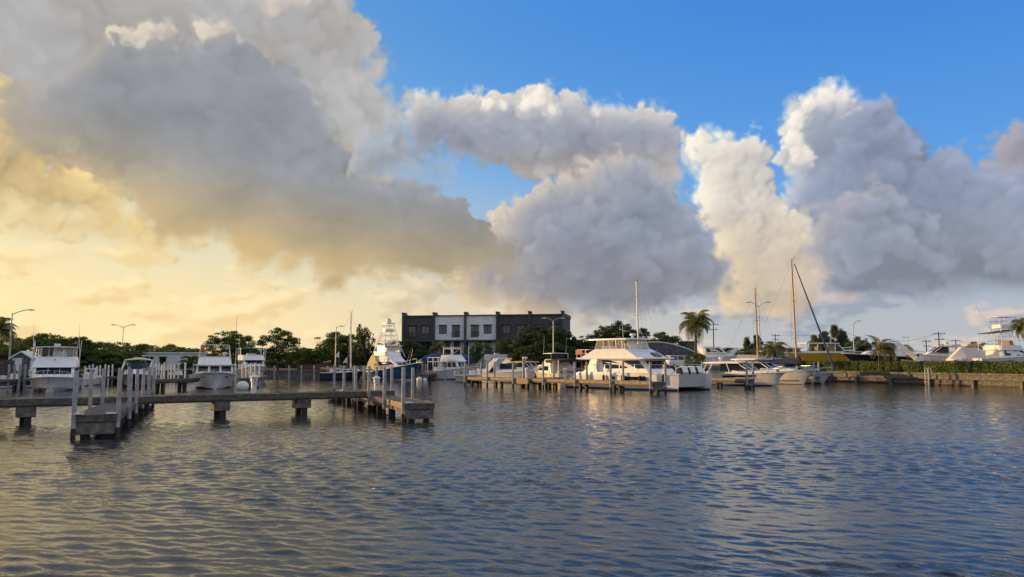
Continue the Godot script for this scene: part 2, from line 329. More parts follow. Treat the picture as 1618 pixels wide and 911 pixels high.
# ---------------------------------------------------------------- shapes
class Shape:
	# a soup of triangles, wound so that (c - a) x (b - a) points outwards
	var v := PackedVector3Array()
	var col := PackedColorArray()
	var tint := Color.WHITE

	func tri(a: Vector3, b: Vector3, c: Vector3, from: Vector3) -> void:
		if (c - a).cross(b - a).dot(a + b + c - from * 3.0) < 0.0:
			v.append(a); v.append(c); v.append(b)
		else:
			v.append(a); v.append(b); v.append(c)
		col.append(tint); col.append(tint); col.append(tint)

	func quad(a: Vector3, b: Vector3, c: Vector3, d: Vector3, from: Vector3) -> void:
		tri(a, b, c, from); tri(a, c, d, from)

	func hexa(p: Array) -> void:   # four corners of the bottom in order, then the four above them
		var m := Vector3.ZERO
		for q in p:
			m += q
		m /= 8.0
		quad(p[0], p[1], p[2], p[3], m); quad(p[4], p[5], p[6], p[7], m)
		for i in 4:
			var j := (i + 1) % 4
			quad(p[i], p[j], p[j + 4], p[i + 4], m)

	func box(c: Vector3, s: Vector3, turn := Basis(), bevel := 0.0) -> void:
		var h := s * 0.5
		if bevel <= 0.0:
			var p := []
			for y in [-h.y, h.y]:
				for q in [[-1, -1], [1, -1], [1, 1], [-1, 1]]:
					p.append(c + turn * Vector3(q[0] * h.x, y, q[1] * h.z))
			hexa(p)
			return
		var b := minf(bevel, minf(h.x, minf(h.y, h.z)) * 0.8)
		var rings := []
		for lv in [[-h.y, b], [-h.y + b, 0.0], [h.y - b, 0.0], [h.y, b]]:
			var x: float = h.x - lv[1]; var z: float = h.z - lv[1]; var k := b
			var ring := PackedVector3Array()
			for q in [[-x, -z + k], [-x + k, -z], [x - k, -z], [x, -z + k], [x, z - k], [x - k, z], [-x + k, z], [-x, z - k]]:
				ring.append(c + turn * Vector3(q[0], lv[0], q[1]))
			rings.append(ring)
		loft(rings, true, true)

	func loft(rings: Array, closed := true, caps := true) -> void:
		for k in rings.size() - 1:
			var a: PackedVector3Array = rings[k]; var b: PackedVector3Array = rings[k + 1]
			var m := Vector3.ZERO
			for q in a: m += q
			for q in b: m += q
			m /= a.size() + b.size()
			for i in (a.size() if closed else a.size() - 1):
				var j := (i + 1) % a.size()
				quad(a[i], a[j], b[j], b[i], m)
		if caps:
			var all := Vector3.ZERO
			var n := 0
			for r in rings:
				for q in r:
					all += q; n += 1
			all /= n
			for r in [rings[0], rings[-1]]:
				var m := Vector3.ZERO
				for q in r: m += q
				m /= r.size()
				for i in r.size():
					tri(m, r[i], r[(i + 1) % r.size()], all)

	func tube(a: Vector3, b: Vector3, ra: float, rb := -1.0, n := 8, caps := true) -> void:
		rb = ra if rb < 0.0 else rb
		var w := (b - a).normalized()
		var u := w.cross(Vector3.UP if absf(w.y) < 0.9 else Vector3.RIGHT).normalized()
		var q := w.cross(u)
		var r0 := PackedVector3Array(); var r1 := PackedVector3Array()
		for i in n:
			var d := u * cos(TAU * i / n) + q * sin(TAU * i / n)
			r0.append(a + d * ra); r1.append(b + d * rb)
		loft([r0, r1], true, caps)

	func path(p: Array, r: float, n := 5) -> void:
		for i in p.size() - 1:
			tube(p[i], p[i + 1], r, r, n, i == 0 or i == p.size() - 2)

	func lathe(profile: Array, at: Vector3, n := 12) -> void:   # pairs of radius and height, from the bottom up
		var rings := []
		for p in profile:
			var ring := PackedVector3Array()
			for i in n:
				ring.append(at + Vector3(cos(TAU * i / n) * p[0], p[1], sin(TAU * i / n) * p[0]))
			rings.append(ring)
		loft(rings, true, true)

	func ball(at: Vector3, r: Vector3, n := 10, m := 6) -> void:
		var rings := []
		for k in range(0, m + 1):
			var t := -PI / 2 + PI * k / m
			var ring := PackedVector3Array()
			for i in n:
				ring.append(at + Vector3(cos(TAU * i / n) * cos(t) * r.x, sin(t) * r.y, sin(TAU * i / n) * cos(t) * r.z))
			rings.append(ring)
		loft(rings, true, false)

	func prism(outline: PackedVector2Array, place: Transform3D, thick: float) -> void:   # an outline in x and y, pushed along z both ways
		var index := Geometry2D.triangulate_polygon(outline)
		var m := Vector2.ZERO
		for q in outline: m += q
		m /= outline.size()
		var h := Vector3(0, 0, thick * 0.5)
		for s in [-1.0, 1.0]:
			for k in range(0, index.size(), 3):
				var t := []
				for e in 3:
					t.append(place * (Vector3(outline[index[k + e]].x, outline[index[k + e]].y, 0) + h * s))
				tri(t[0], t[1], t[2], place * (Vector3((outline[index[k]].x + outline[index[k + 1]].x + outline[index[k + 2]].x) / 3.0, (outline[index[k]].y + outline[index[k + 1]].y + outline[index[k + 2]].y) / 3.0, 0) - h * s))
		var turn := 1.0 if Geometry2D.is_polygon_clockwise(outline) else -1.0
		for i in outline.size():
			var a := outline[i]; var b := outline[(i + 1) % outline.size()]
			var n := Vector2(b.y - a.y, a.x - b.x) * -turn
			var mid := (a + b) * 0.5 - n
			quad(place * (Vector3(a.x, a.y, 0) - h), place * (Vector3(b.x, b.y, 0) - h), place * (Vector3(b.x, b.y, 0) + h), place * (Vector3(a.x, a.y, 0) + h), place * Vector3(mid.x, mid.y, 0))

	func mesh(crease := 40.0) -> ArrayMesh:
		var n := PackedVector3Array(); n.resize(v.size())
		for i in range(0, v.size(), 3):
			var f := (v[i + 2] - v[i]).cross(v[i + 1] - v[i])
			n[i] = f; n[i + 1] = f; n[i + 2] = f
		var out := PackedVector3Array(); out.resize(v.size())
		if crease <= 0.0:
			for i in v.size():
				out[i] = n[i].normalized()
		else:
			var meet := {}
			for i in v.size():
				var key := Vector3i((v[i] * 2000.0).round())
				if not meet.has(key):
					meet[key] = PackedInt32Array()
				meet[key].append(i)
			var least := cos(deg_to_rad(crease))
			for key in meet:
				var list: PackedInt32Array = meet[key]
				for i in list:
					var own := n[i].normalized()
					var sum := Vector3.ZERO
					if list.size() > 60:
						sum = own
					else:
						for j in list:
							if own.dot(n[j].normalized()) > least:
								sum += n[j]
					out[i] = sum.normalized() if sum.length_squared() > 0.0 else Vector3.UP
		var arrays := []
		arrays.resize(Mesh.ARRAY_MAX)
		arrays[Mesh.ARRAY_VERTEX] = v
		arrays[Mesh.ARRAY_NORMAL] = out
		arrays[Mesh.ARRAY_COLOR] = col
		var m := ArrayMesh.new()
		m.add_surface_from_arrays(Mesh.PRIMITIVE_TRIANGLES, arrays)
		return m

var taken := {}
func numbered(called: String) -> String:
	taken[called] = taken.get(called, -1) + 1
	return called if taken[called] == 0 else "%s_%03d" % [called, taken[called]]

func tag(o: Node, label: String, category: String, group := "", kind := "") -> Node:
	if label: o.set_meta("label", label)
	if category: o.set_meta("category", category)
	if group: o.set_meta("group", group)
	if kind: o.set_meta("kind", kind)
	return o

func thing(called: String, label: String, category: String, where := Vector3.ZERO, turn := 0.0, group := "") -> Node3D:
	var o := Node3D.new()
	o.name = numbered(called)
	o.position = where; o.rotation.y = turn
	add_child(o)
	tag(o, label, category, group)
	return o

func put(called: String, mesh: Mesh, mat: Material, parent: Node3D = self, where := Transform3D()) -> MeshInstance3D:
	var o := MeshInstance3D.new()
	o.name = numbered(called) if parent == self else called
	o.mesh = mesh
	o.material_override = mat
	o.transform = where
	parent.add_child(o, true)
	return o

func part(called: String, s: Shape, mat: Material, parent: Node3D, crease := 40.0) -> MeshInstance3D:
	return put(called, s.mesh(crease), mat, parent)

func setting(called: String, s: Shape, mat: Material, crease := 40.0) -> MeshInstance3D:
	var o := put(called, s.mesh(crease), mat)
	o.set_meta("kind", "structure")
	return o

func copy(o: Node3D, label: String, where: Vector3, turn := 0.0, group := "") -> Node3D:
	var c: Node3D = o.duplicate()
	c.name = numbered(String(o.name).rstrip("0123456789").trim_suffix("_"))
	add_child(c)
	c.position = where; c.rotation.y = turn
	tag(c, label, o.get_meta("category"), group if group else o.get_meta("group", ""))
	return c

func at(bearing: float, far: float, y := 0.0) -> Vector3:
	# a spot on the ground plan: bearing 809 is straight ahead, larger is further right; far is metres ahead
	return Vector3((bearing - 809.0) * far / 1227.4, y, -far)

const NTH := ["first", "second", "third", "fourth", "fifth", "sixth", "seventh", "eighth", "ninth", "tenth", "eleventh", "twelfth", "thirteenth", "fourteenth", "fifteenth", "sixteenth", "seventeenth", "eighteenth", "nineteenth", "twentieth"]

# ---------------------------------------------------------------- materials
var M := {}
var grain := {}

func noise_map(called: String, seed_: int, freq: float, lo: float, hi: float, oct := 5, size := 512, kind := FastNoiseLite.TYPE_SIMPLEX_SMOOTH) -> NoiseTexture2D:
	if grain.has(called):
		return grain[called]
	var t := NoiseTexture2D.new()
	t.width = size; t.height = size; t.seamless = true
	var n := FastNoiseLite.new()
	n.seed = seed_; n.frequency = freq; n.fractal_octaves = oct; n.noise_type = kind
	t.noise = n
	var g := Gradient.new()
	g.set_color(0, Color(lo, lo, lo)); g.set_color(1, Color(hi, hi, hi))
	t.color_ramp = g
	grain[called] = t
	return t

func mat(called: String, base: Color, rough := 0.6, opt := {}) -> StandardMaterial3D:
	# base is a real-world (linear) colour
	var m := StandardMaterial3D.new()
	m.resource_name = called
	m.albedo_color = base.linear_to_srgb()
	m.roughness = rough
	m.metallic = opt.get("metal", 0.0)
	m.metallic_specular = opt.get("spec", 0.5)
	if opt.has("grain"):
		m.albedo_texture = opt.grain
		m.uv1_triplanar = true
		m.uv1_world_triplanar = opt.get("world", false)
		m.uv1_scale = Vector3.ONE * opt.get("scale", 0.5)
	if opt.has("relief"):
		m.uv1_triplanar = true
		m.uv1_world_triplanar = opt.get("world", false)
		m.uv1_scale = Vector3.ONE * opt.get("scale", 0.5)
		m.heightmap_enabled = true
		m.heightmap_texture = opt.relief
		m.heightmap_scale = opt.get("deep", 1.0)
	if opt.has("back"):
		m.backlight_enabled = true
		m.backlight = (opt.back as Color).linear_to_srgb()
	if opt.get("vertex", false):
		m.vertex_color_use_as_albedo = true
	if opt.has("coat"):
		m.clearcoat_enabled = true; m.clearcoat = opt.coat; m.clearcoat_roughness = 0.1
	M[called] = m
	return m

func materials() -> void:
	var patchy := noise_map("patchy", 3, 0.012, 0.42, 1.0)
	var faint := noise_map("faint", 4, 0.01, 0.92, 1.0)
	var rough := noise_map("rough", 8, 0.05, 0.0, 1.0)
	mat("concrete", Color(0.30, 0.28, 0.26), 0.9, {"grain": patchy, "scale": 0.35, "relief": rough, "deep": 0.3})
	mat("dock_concrete", Color(0.29, 0.27, 0.25), 0.9, {"grain": patchy, "scale": 0.4, "relief": rough, "deep": 0.3})
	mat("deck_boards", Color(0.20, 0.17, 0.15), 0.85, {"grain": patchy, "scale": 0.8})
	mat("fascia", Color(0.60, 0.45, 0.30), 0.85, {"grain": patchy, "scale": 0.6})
	mat("wet_concrete", Color(0.06, 0.055, 0.05), 0.7, {"grain": patchy, "scale": 0.8})
	mat("pile_grey", Color(0.43, 0.445, 0.47), 0.7, {"grain": noise_map("streak", 6, 0.008, 0.72, 1.0), "scale": 0.5})
	mat("pile_dark", Color(0.035, 0.03, 0.028), 0.8)
	mat("plastic_white", Color(0.74, 0.74, 0.73), 0.5, {"grain": faint, "scale": 0.8})
	mat("hull_white", Color(0.83, 0.82, 0.80), 0.28, {"grain": faint, "scale": 0.3, "coat": 0.3})
	mat("hull_cream", Color(0.66, 0.60, 0.50), 0.3, {"grain": faint, "scale": 0.3, "coat": 0.3})
	mat("hull_grey", Color(0.45, 0.46, 0.47), 0.32, {"grain": faint, "scale": 0.3, "coat": 0.3})
	mat("hull_blue", Color(0.018, 0.085, 0.22), 0.2, {"grain": faint, "scale": 0.3, "coat": 0.5})
	mat("hull_navy", Color(0.010, 0.014, 0.032), 0.2, {"coat": 0.5})
	mat("hull_yellow", Color(0.62, 0.36, 0.02), 0.35, {"grain": faint, "scale": 0.3})
	mat("boot_dark", Color(0.014, 0.014, 0.018), 0.5)
	mat("gelcoat", Color(0.87, 0.86, 0.84), 0.3, {"grain": faint, "scale": 0.3, "coat": 0.3})
	mat("deck_white", Color(0.70, 0.69, 0.66), 0.6, {"grain": faint, "scale": 0.4})
	mat("teak", Color(0.30, 0.19, 0.10), 0.7, {"grain": patchy, "scale": 1.0})
	mat("window_dark", Color(0.010, 0.013, 0.018), 0.06)
	mat("window_blue", Color(0.008, 0.013, 0.022), 0.08, {"spec": 0.4})
	mat("canvas_black", Color(0.012, 0.012, 0.014), 0.85)
	mat("canvas_navy", Color(0.007, 0.020, 0.085), 0.85, {"grain": faint, "scale": 2.0})
	mat("canvas_blue", Color(0.02, 0.062, 0.17), 0.8, {"back": Color(0.02, 0.05, 0.13)})
	mat("canvas_teal", Color(0.10, 0.30, 0.32), 0.8, {"back": Color(0.1, 0.3, 0.3)})
	mat("canvas_cream", Color(0.84, 0.76, 0.46), 0.8, {"grain": faint, "scale": 1.0, "back": Color(0.7, 0.6, 0.3)})
	mat("canvas_tan", Color(0.55, 0.45, 0.36), 0.85, {"grain": faint, "scale": 1.0})
	mat("wrap_white", Color(0.70, 0.68, 0.66), 0.6, {"grain": faint, "scale": 0.5})
	mat("steel", Color(0.62, 0.62, 0.62), 0.25, {"metal": 1.0})
	mat("rail_white", Color(0.72, 0.72, 0.72), 0.35)
	mat("galvanised", Color(0.42, 0.43, 0.44), 0.45, {"metal": 0.6, "grain": faint, "scale": 0.5})
	mat("mast_wood", Color(0.48, 0.31, 0.19), 0.45, {"grain": faint, "scale": 0.5})
	mat("mast_white", Color(0.70, 0.67, 0.62), 0.35)
	mat("wire", Color(0.05, 0.05, 0.055), 0.5)
	mat("wood_pole", Color(0.09, 0.065, 0.05), 0.9, {"grain": patchy, "scale": 0.6})
	mat("rubber", Color(0.012, 0.012, 0.012), 0.6)
	mat("engine_grey", Color(0.30, 0.31, 0.33), 0.4)
	mat("engine_black", Color(0.015, 0.015, 0.017), 0.35)
	mat("buoy_white", Color(0.70, 0.72, 0.66), 0.5)
	mat("orange", Color(0.55, 0.11, 0.02), 0.6)
	mat("red", Color(0.30, 0.035, 0.025), 0.6)
	mat("maroon", Color(0.12, 0.022, 0.02), 0.7, {"grain": patchy, "scale": 0.5})
	mat("green_trim", Color(0.02, 0.14, 0.09), 0.6)
	mat("seat_tan", Color(0.24, 0.14, 0.09), 0.6)
	mat("render_dark", Color(0.078, 0.079, 0.086), 0.85, {"grain": faint, "scale": 0.2})
	mat("render_pale", Color(0.82, 0.84, 0.86), 0.85, {"grain": faint, "scale": 0.2})
	mat("glass_facade", Color(0.02, 0.03, 0.034), 0.05, {"spec": 0.9})
	mat("frame_black", Color(0.012, 0.012, 0.013), 0.5)
	mat("siding_white", Color(0.80, 0.81, 0.80), 0.7, {"grain": faint, "scale": 0.4})
	mat("siding_grey", Color(0.20, 0.21, 0.22), 0.7, {"grain": patchy, "scale": 0.3})
	mat("roof_grey", Color(0.16, 0.165, 0.17), 0.7, {"grain": patchy, "scale": 0.3})
	mat("fence_grey", Color(0.16, 0.15, 0.14), 0.85, {"grain": patchy, "scale": 0.5})
	mat("bark", Color(0.085, 0.065, 0.05), 0.95, {"grain": patchy, "scale": 0.8})
	mat("palm_bark", Color(0.22, 0.17, 0.12), 0.95, {"grain": patchy, "scale": 1.0})
	mat("leaf", Color(1, 1, 1), 0.6, {"vertex": true, "spec": 0.35, "back": Color(0.6, 0.6, 0.2)})
	mat("frond", Color(1, 1, 1), 0.5, {"vertex": true, "spec": 0.45, "back": Color(0.55, 0.50, 0.15)})
	mat("soil", Color(0.10, 0.085, 0.06), 0.95, {"grain": patchy, "scale": 0.05, "world": true})
	var w := mat("water", Color(0.026, 0.029, 0.028), 0.03, {"spec": 0.5})
	w.normal_enabled = true
	var nn := NoiseTexture2D.new()
	nn.width = 1024; nn.height = 1024; nn.seamless = true; nn.as_normal_map = true; nn.bump_strength = 6.0
	var fn := FastNoiseLite.new(); fn.seed = 21; fn.frequency = 0.02; fn.fractal_octaves = 4
	nn.noise = fn
	w.normal_texture = nn; w.normal_scale = 0.25
	w.uv1_triplanar = true; w.uv1_world_triplanar = true; w.uv1_scale = Vector3(0.30, 0.30, 0.55)
	var p := StandardMaterial3D.new()
	p.resource_name = "clear_vinyl"
	p.transparency = BaseMaterial3D.TRANSPARENCY_ALPHA
	p.albedo_color = Color(0.75, 0.72, 0.66, 0.22); p.roughness = 0.12
	M["clear_vinyl"] = p
	var pg := StandardMaterial3D.new()
	pg.resource_name = "pane"
	pg.transparency = BaseMaterial3D.TRANSPARENCY_ALPHA
	pg.albedo_color = Color(0.25, 0.30, 0.34, 0.5); pg.roughness = 0.05
	M["pane"] = pg
# ---------------------------------------------------------------- water, land, walls
func build_water() -> void:
	var waves := []
	var dice := RandomNumberGenerator.new(); dice.seed = 77
	for k in 20:
		var long := 0.20 * pow(1.10, k)          # 0.2 m ripples to 1.2 m waves
		var dir := deg_to_rad(96.0 + dice.randf_range(-40.0, 40.0) + (14.0 if k % 3 == 0 else 0.0))
		var steep := 0.040 if k < 4 else 0.062 if k < 13 else 0.018
		waves.append([TAU / long * cos(dir), TAU / long * sin(dir), steep * long / TAU, dice.randf() * TAU, long])
	var gust := FastNoiseLite.new(); gust.seed = 9; gust.frequency = 0.05; gust.fractal_octaves = 3
	var azs := PackedFloat32Array()
	var a := -86.0
	while a < 86.0:
		azs.append(a)
		a += 0.165 if absf(a) < 38.5 else 0.55 if absf(a) < 64.0 else 1.6
	azs.append(86.0)
	var rs := PackedFloat32Array()
	var r := 3.0
	while r < 230.0:
		rs.append(r)
		r *= 1.0052 if r > 7.0 and r < 150.0 else 1.03
	var nc := azs.size()
	var nr := rs.size()
	var v := PackedVector3Array(); v.resize(nc * nr)
	var n := PackedVector3Array(); n.resize(nc * nr)
	for j in nr:
		var cell := rs[j] * 0.0052
		for i in nc:
			var x := rs[j] * sin(deg_to_rad(azs[i])); var z := -rs[j] * cos(deg_to_rad(azs[i]))
			var g := 0.95 + 0.9 * gust.get_noise_2d(x, z * 1.6)
			var h := 0.0; var sx := 0.0; var sz := 0.0
			var bend := gust.get_noise_2d(x * 0.8 + 300.0, z * 0.8) * 1.6
			if absf(azs[i]) < 66.0:
				for w in waves:
					var show: float = clampf(w[4] / cell / 2.2 - 0.6, 0.0, 1.0)
					if show <= 0.0:
						continue
					var ph: float = w[0] * x + w[1] * z + w[3] + bend
					var s := sin(ph)
					var amp: float = w[2] * show * g
					h += amp * (s + 0.28 * (2.0 * s * s - 1.0))      # crests a little sharper than troughs
					var c := cos(ph) * amp * (1.0 + 1.12 * s)
					sx += c * w[0]; sz += c * w[1]
			v[j * nc + i] = Vector3(x, h, z)
			n[j * nc + i] = Vector3(-sx, 1.0, -sz).normalized()
	var index := PackedInt32Array()
	for j in nr - 1:
		for i in nc - 1:
			var k := j * nc + i
			index.append_array(PackedInt32Array([k, k + nc, k + 1, k + 1, k + nc, k + nc + 1]))
	var arrays := []
	arrays.resize(Mesh.ARRAY_MAX)
	arrays[Mesh.ARRAY_VERTEX] = v; arrays[Mesh.ARRAY_NORMAL] = n; arrays[Mesh.ARRAY_INDEX] = index
	var m := ArrayMesh.new()
	m.add_surface_from_arrays(Mesh.PRIMITIVE_TRIANGLES, arrays)
	put("water", m, M.water).set_meta("kind", "structure")

const LAND := 1.15
func build_land() -> void:
	# the quay line: left bank, back of the basin, then down the right side towards the camera
	var edge := [Vector2(-190, -20), Vector2(-82, -60), Vector2(-54, -92), Vector2(-76, -131), Vector2(38.5, -127), Vector2(42.5, -108), Vector2(53.6, -81), Vector2(78, -22), Vector2(150, 60)]
	var s := Shape.new()
	var outer := [Vector2(-1600, -20), Vector2(-1600, -700), Vector2(-900, -1900), Vector2(-400, -2200), Vector2(200, -2200), Vector2(500, -2200), Vector2(1000, -1900), Vector2(1600, -700), Vector2(1600, 60)]
	for i in edge.size() - 1:
		var a := Vector3(edge[i].x, LAND, edge[i].y); var b := Vector3(edge[i + 1].x, LAND, edge[i + 1].y)
		s.quad(a, b, Vector3(outer[i + 1].x, LAND, outer[i + 1].y), Vector3(outer[i].x, LAND, outer[i].y), Vector3(0, -500, -300))
	setting("ground", s, M.soil, 0.0)
# ---------------------------------------------------------------- docks
var post_meshes := {}

func post_mesh(tall: float, r: float) -> ArrayMesh:
	var key := "%.1f %.2f" % [tall, r]
	if not post_meshes.has(key):
		var s := Shape.new()
		s.lathe([[r * 1.04, -1.6], [r * 1.02, 0.4], [r, tall - 0.05], [r * 0.96, tall]], Vector3.ZERO, 14)
		post_meshes[key] = s.mesh(50.0)
	return post_meshes[key]

func piling(where: Vector3, tall: float, r: float, label: String, group: String, m: Material, lean := 0.0, foot := true) -> void:
	var o := thing("mooring_piling", label, "piling", where, fmod(where.x * 13.7, TAU), group)
	o.rotation.z = lean
	put("post", post_mesh(tall, r), m, o)
	if foot:
		var s := Shape.new()
		s.lathe([[r * 1.09, -1.6], [r * 1.09, 0.24 + fmod(absf(where.x) * 7.0, 0.12)], [r * 1.03, 0.38]], Vector3.ZERO, 14)
		part("waterline_band", s, M.wet_concrete, o, 50.0)

func fingers_pair(o: Node3D, from: Vector3, to: Vector3, half: float, top: float, opt := {}) -> void:
	# a pier: deck slabs in a row, fascia boards along both edges, a beam beneath, bents of piles; positions are the world's, o stands at the origin
	var dir := (to - from).normalized()
	var side := Vector3(-dir.z, 0, dir.x)
	var long := (to - from).length()
	var turn := Basis(dir, Vector3.UP, side)
	var slab: float = opt.get("slab", 1.5)
	var n := maxi(1, int(round(long / slab)))
	var each := long / n
	var dice := RandomNumberGenerator.new(); dice.seed = int(long * 100.0)
	for k in n:
		var s := Shape.new()
		var c := from + dir * (k + 0.5) * each + Vector3(0, top - 0.05 + dice.randf_range(-0.006, 0.006), 0)
		s.box(c, Vector3(each - 0.018, 0.10, half * 2.0 - 0.012), turn, 0.012)
		part("deck_slab", s, opt.get("deck", M.deck_boards), o, 20.0)
	var deep: float = opt.get("fascia", 0.26)
	var board: float = opt.get("board", 2.4)
	var nb := maxi(1, int(round(long / board)))
	for e in [-1.0, 1.0]:
		for k in nb:
			var s := Shape.new()
			var c: Vector3 = from + dir * (k + 0.5) * long / nb + side * e * (half + 0.03 + dice.randf_range(0.0, 0.012)) + Vector3(0, top - deep * 0.5 + 0.012 + dice.randf_range(-0.012, 0.012), 0)
			s.box(c, Vector3(long / nb - 0.012, deep, 0.055), turn, 0.008)
			part("fascia_board", s, opt.get("fascia_mat", M.fascia), o, 20.0)
	var beam := Shape.new()
	var low: float = opt.get("low", 0.42)
	beam.box(from + dir * long * 0.5 + Vector3(0, (top - 0.1 + low) * 0.5, 0), Vector3(long - 0.1, top - 0.1 - low, half * 1.75), turn)
	part("beam", beam, M.concrete, o, 20.0)
	for t in opt.get("bents", []):
		for e in ([-1.0, 1.0] if half > 0.35 else [0.0]):
			var s := Shape.new()
			var c: Vector3 = from + dir * t + side * e * half * 0.55
			s.box(c + Vector3(0, (low - 1.5) * 0.5, 0), Vector3(0.30, low + 1.5, 0.30), turn, 0.03)
			part("support_pile", s, M.wet_concrete, o, 20.0)
	if opt.has("end"):
		for t in opt.end:
			var s := Shape.new()
			s.box(from + dir * t + Vector3(0, top - 0.28 - 0.22, 0), Vector3(0.34, 0.44, half * 2.0 + 0.04), turn, 0.02)
			part("end_beam", s, M.dock_concrete, o, 20.0)
			var f := Shape.new()
			f.box(from + dir * (t - 0.19 * (1.0 if t < long * 0.5 else -1.0)) + Vector3(0, top - 0.13, 0), Vector3(0.06, 0.27, half * 2.0 + 0.10), turn, 0.01)
			part("end_board", f, M.deck_boards, o, 20.0)

func cleat(where: Vector3, turn: float, label: String) -> void:
	var o := thing("mooring_cleat", label, "cleat", where, turn, "cleats on the pier edges")
	var s := Shape.new()
	s.tube(Vector3(-0.11, 0.085, 0), Vector3(0.11, 0.085, 0), 0.016, 0.016, 6)
	part("horn", s, M.galvanised, o)
	var b := Shape.new()
	for x in [-0.04, 0.04]:
		b.tube(Vector3(x, 0, 0), Vector3(x, 0.085, 0), 0.018, 0.014, 6)
	b.box(Vector3(0, 0.006, 0), Vector3(0.14, 0.012, 0.05))
	part("base", b, M.galvanised, o)

func pedestal(where: Vector3, turn: float, tall: float, label: String) -> void:
	var o := thing("power_pedestal", label, "power pedestal", where, turn, "white shore power pedestals on the docks")
	var s := Shape.new()
	s.box(Vector3(0, tall * 0.39, 0), Vector3(0.24, tall * 0.78, 0.24), Basis(), 0.03)
	part("column", s, M.plastic_white, o, 20.0)
	var h := Shape.new()
	h.box(Vector3(0, tall * 0.74, 0), Vector3(0.32, tall * 0.24, 0.30), Basis(), 0.03)
	part("head", h, M.plastic_white, o, 20.0)
	var c := Shape.new()
	c.lathe([[0.26, tall * 0.86], [0.27, tall * 0.88], [0.12, tall * 0.98], [0.03, tall]], Vector3.ZERO, 8)
	part("lamp_cap", c, M.plastic_white, o, 30.0)
	for z in [-1.0, 1.0]:
		var q := Shape.new()
		q.box(Vector3(0.0, tall * 0.72, z * 0.155), Vector3(0.10, 0.09, 0.03), Basis(), 0.01)
		q.box(Vector3(0.0, tall * 0.52, z * 0.125), Vector3(0.09, 0.12, 0.03), Basis(), 0.01)
		part("socket", q, M.engine_grey, o, 20.0)
	var w := Shape.new()
	for k in 3:
		w.path([Vector3(0.15, tall * 0.7, 0.02 * k), Vector3(0.19, tall * (0.50 - 0.04 * k), 0.05), Vector3(0.15, tall * 0.38, 0.10), Vector3(0.13, tall * 0.66, 0.12)], 0.014, 5)
	part("hose", w, M.plastic_white, o)

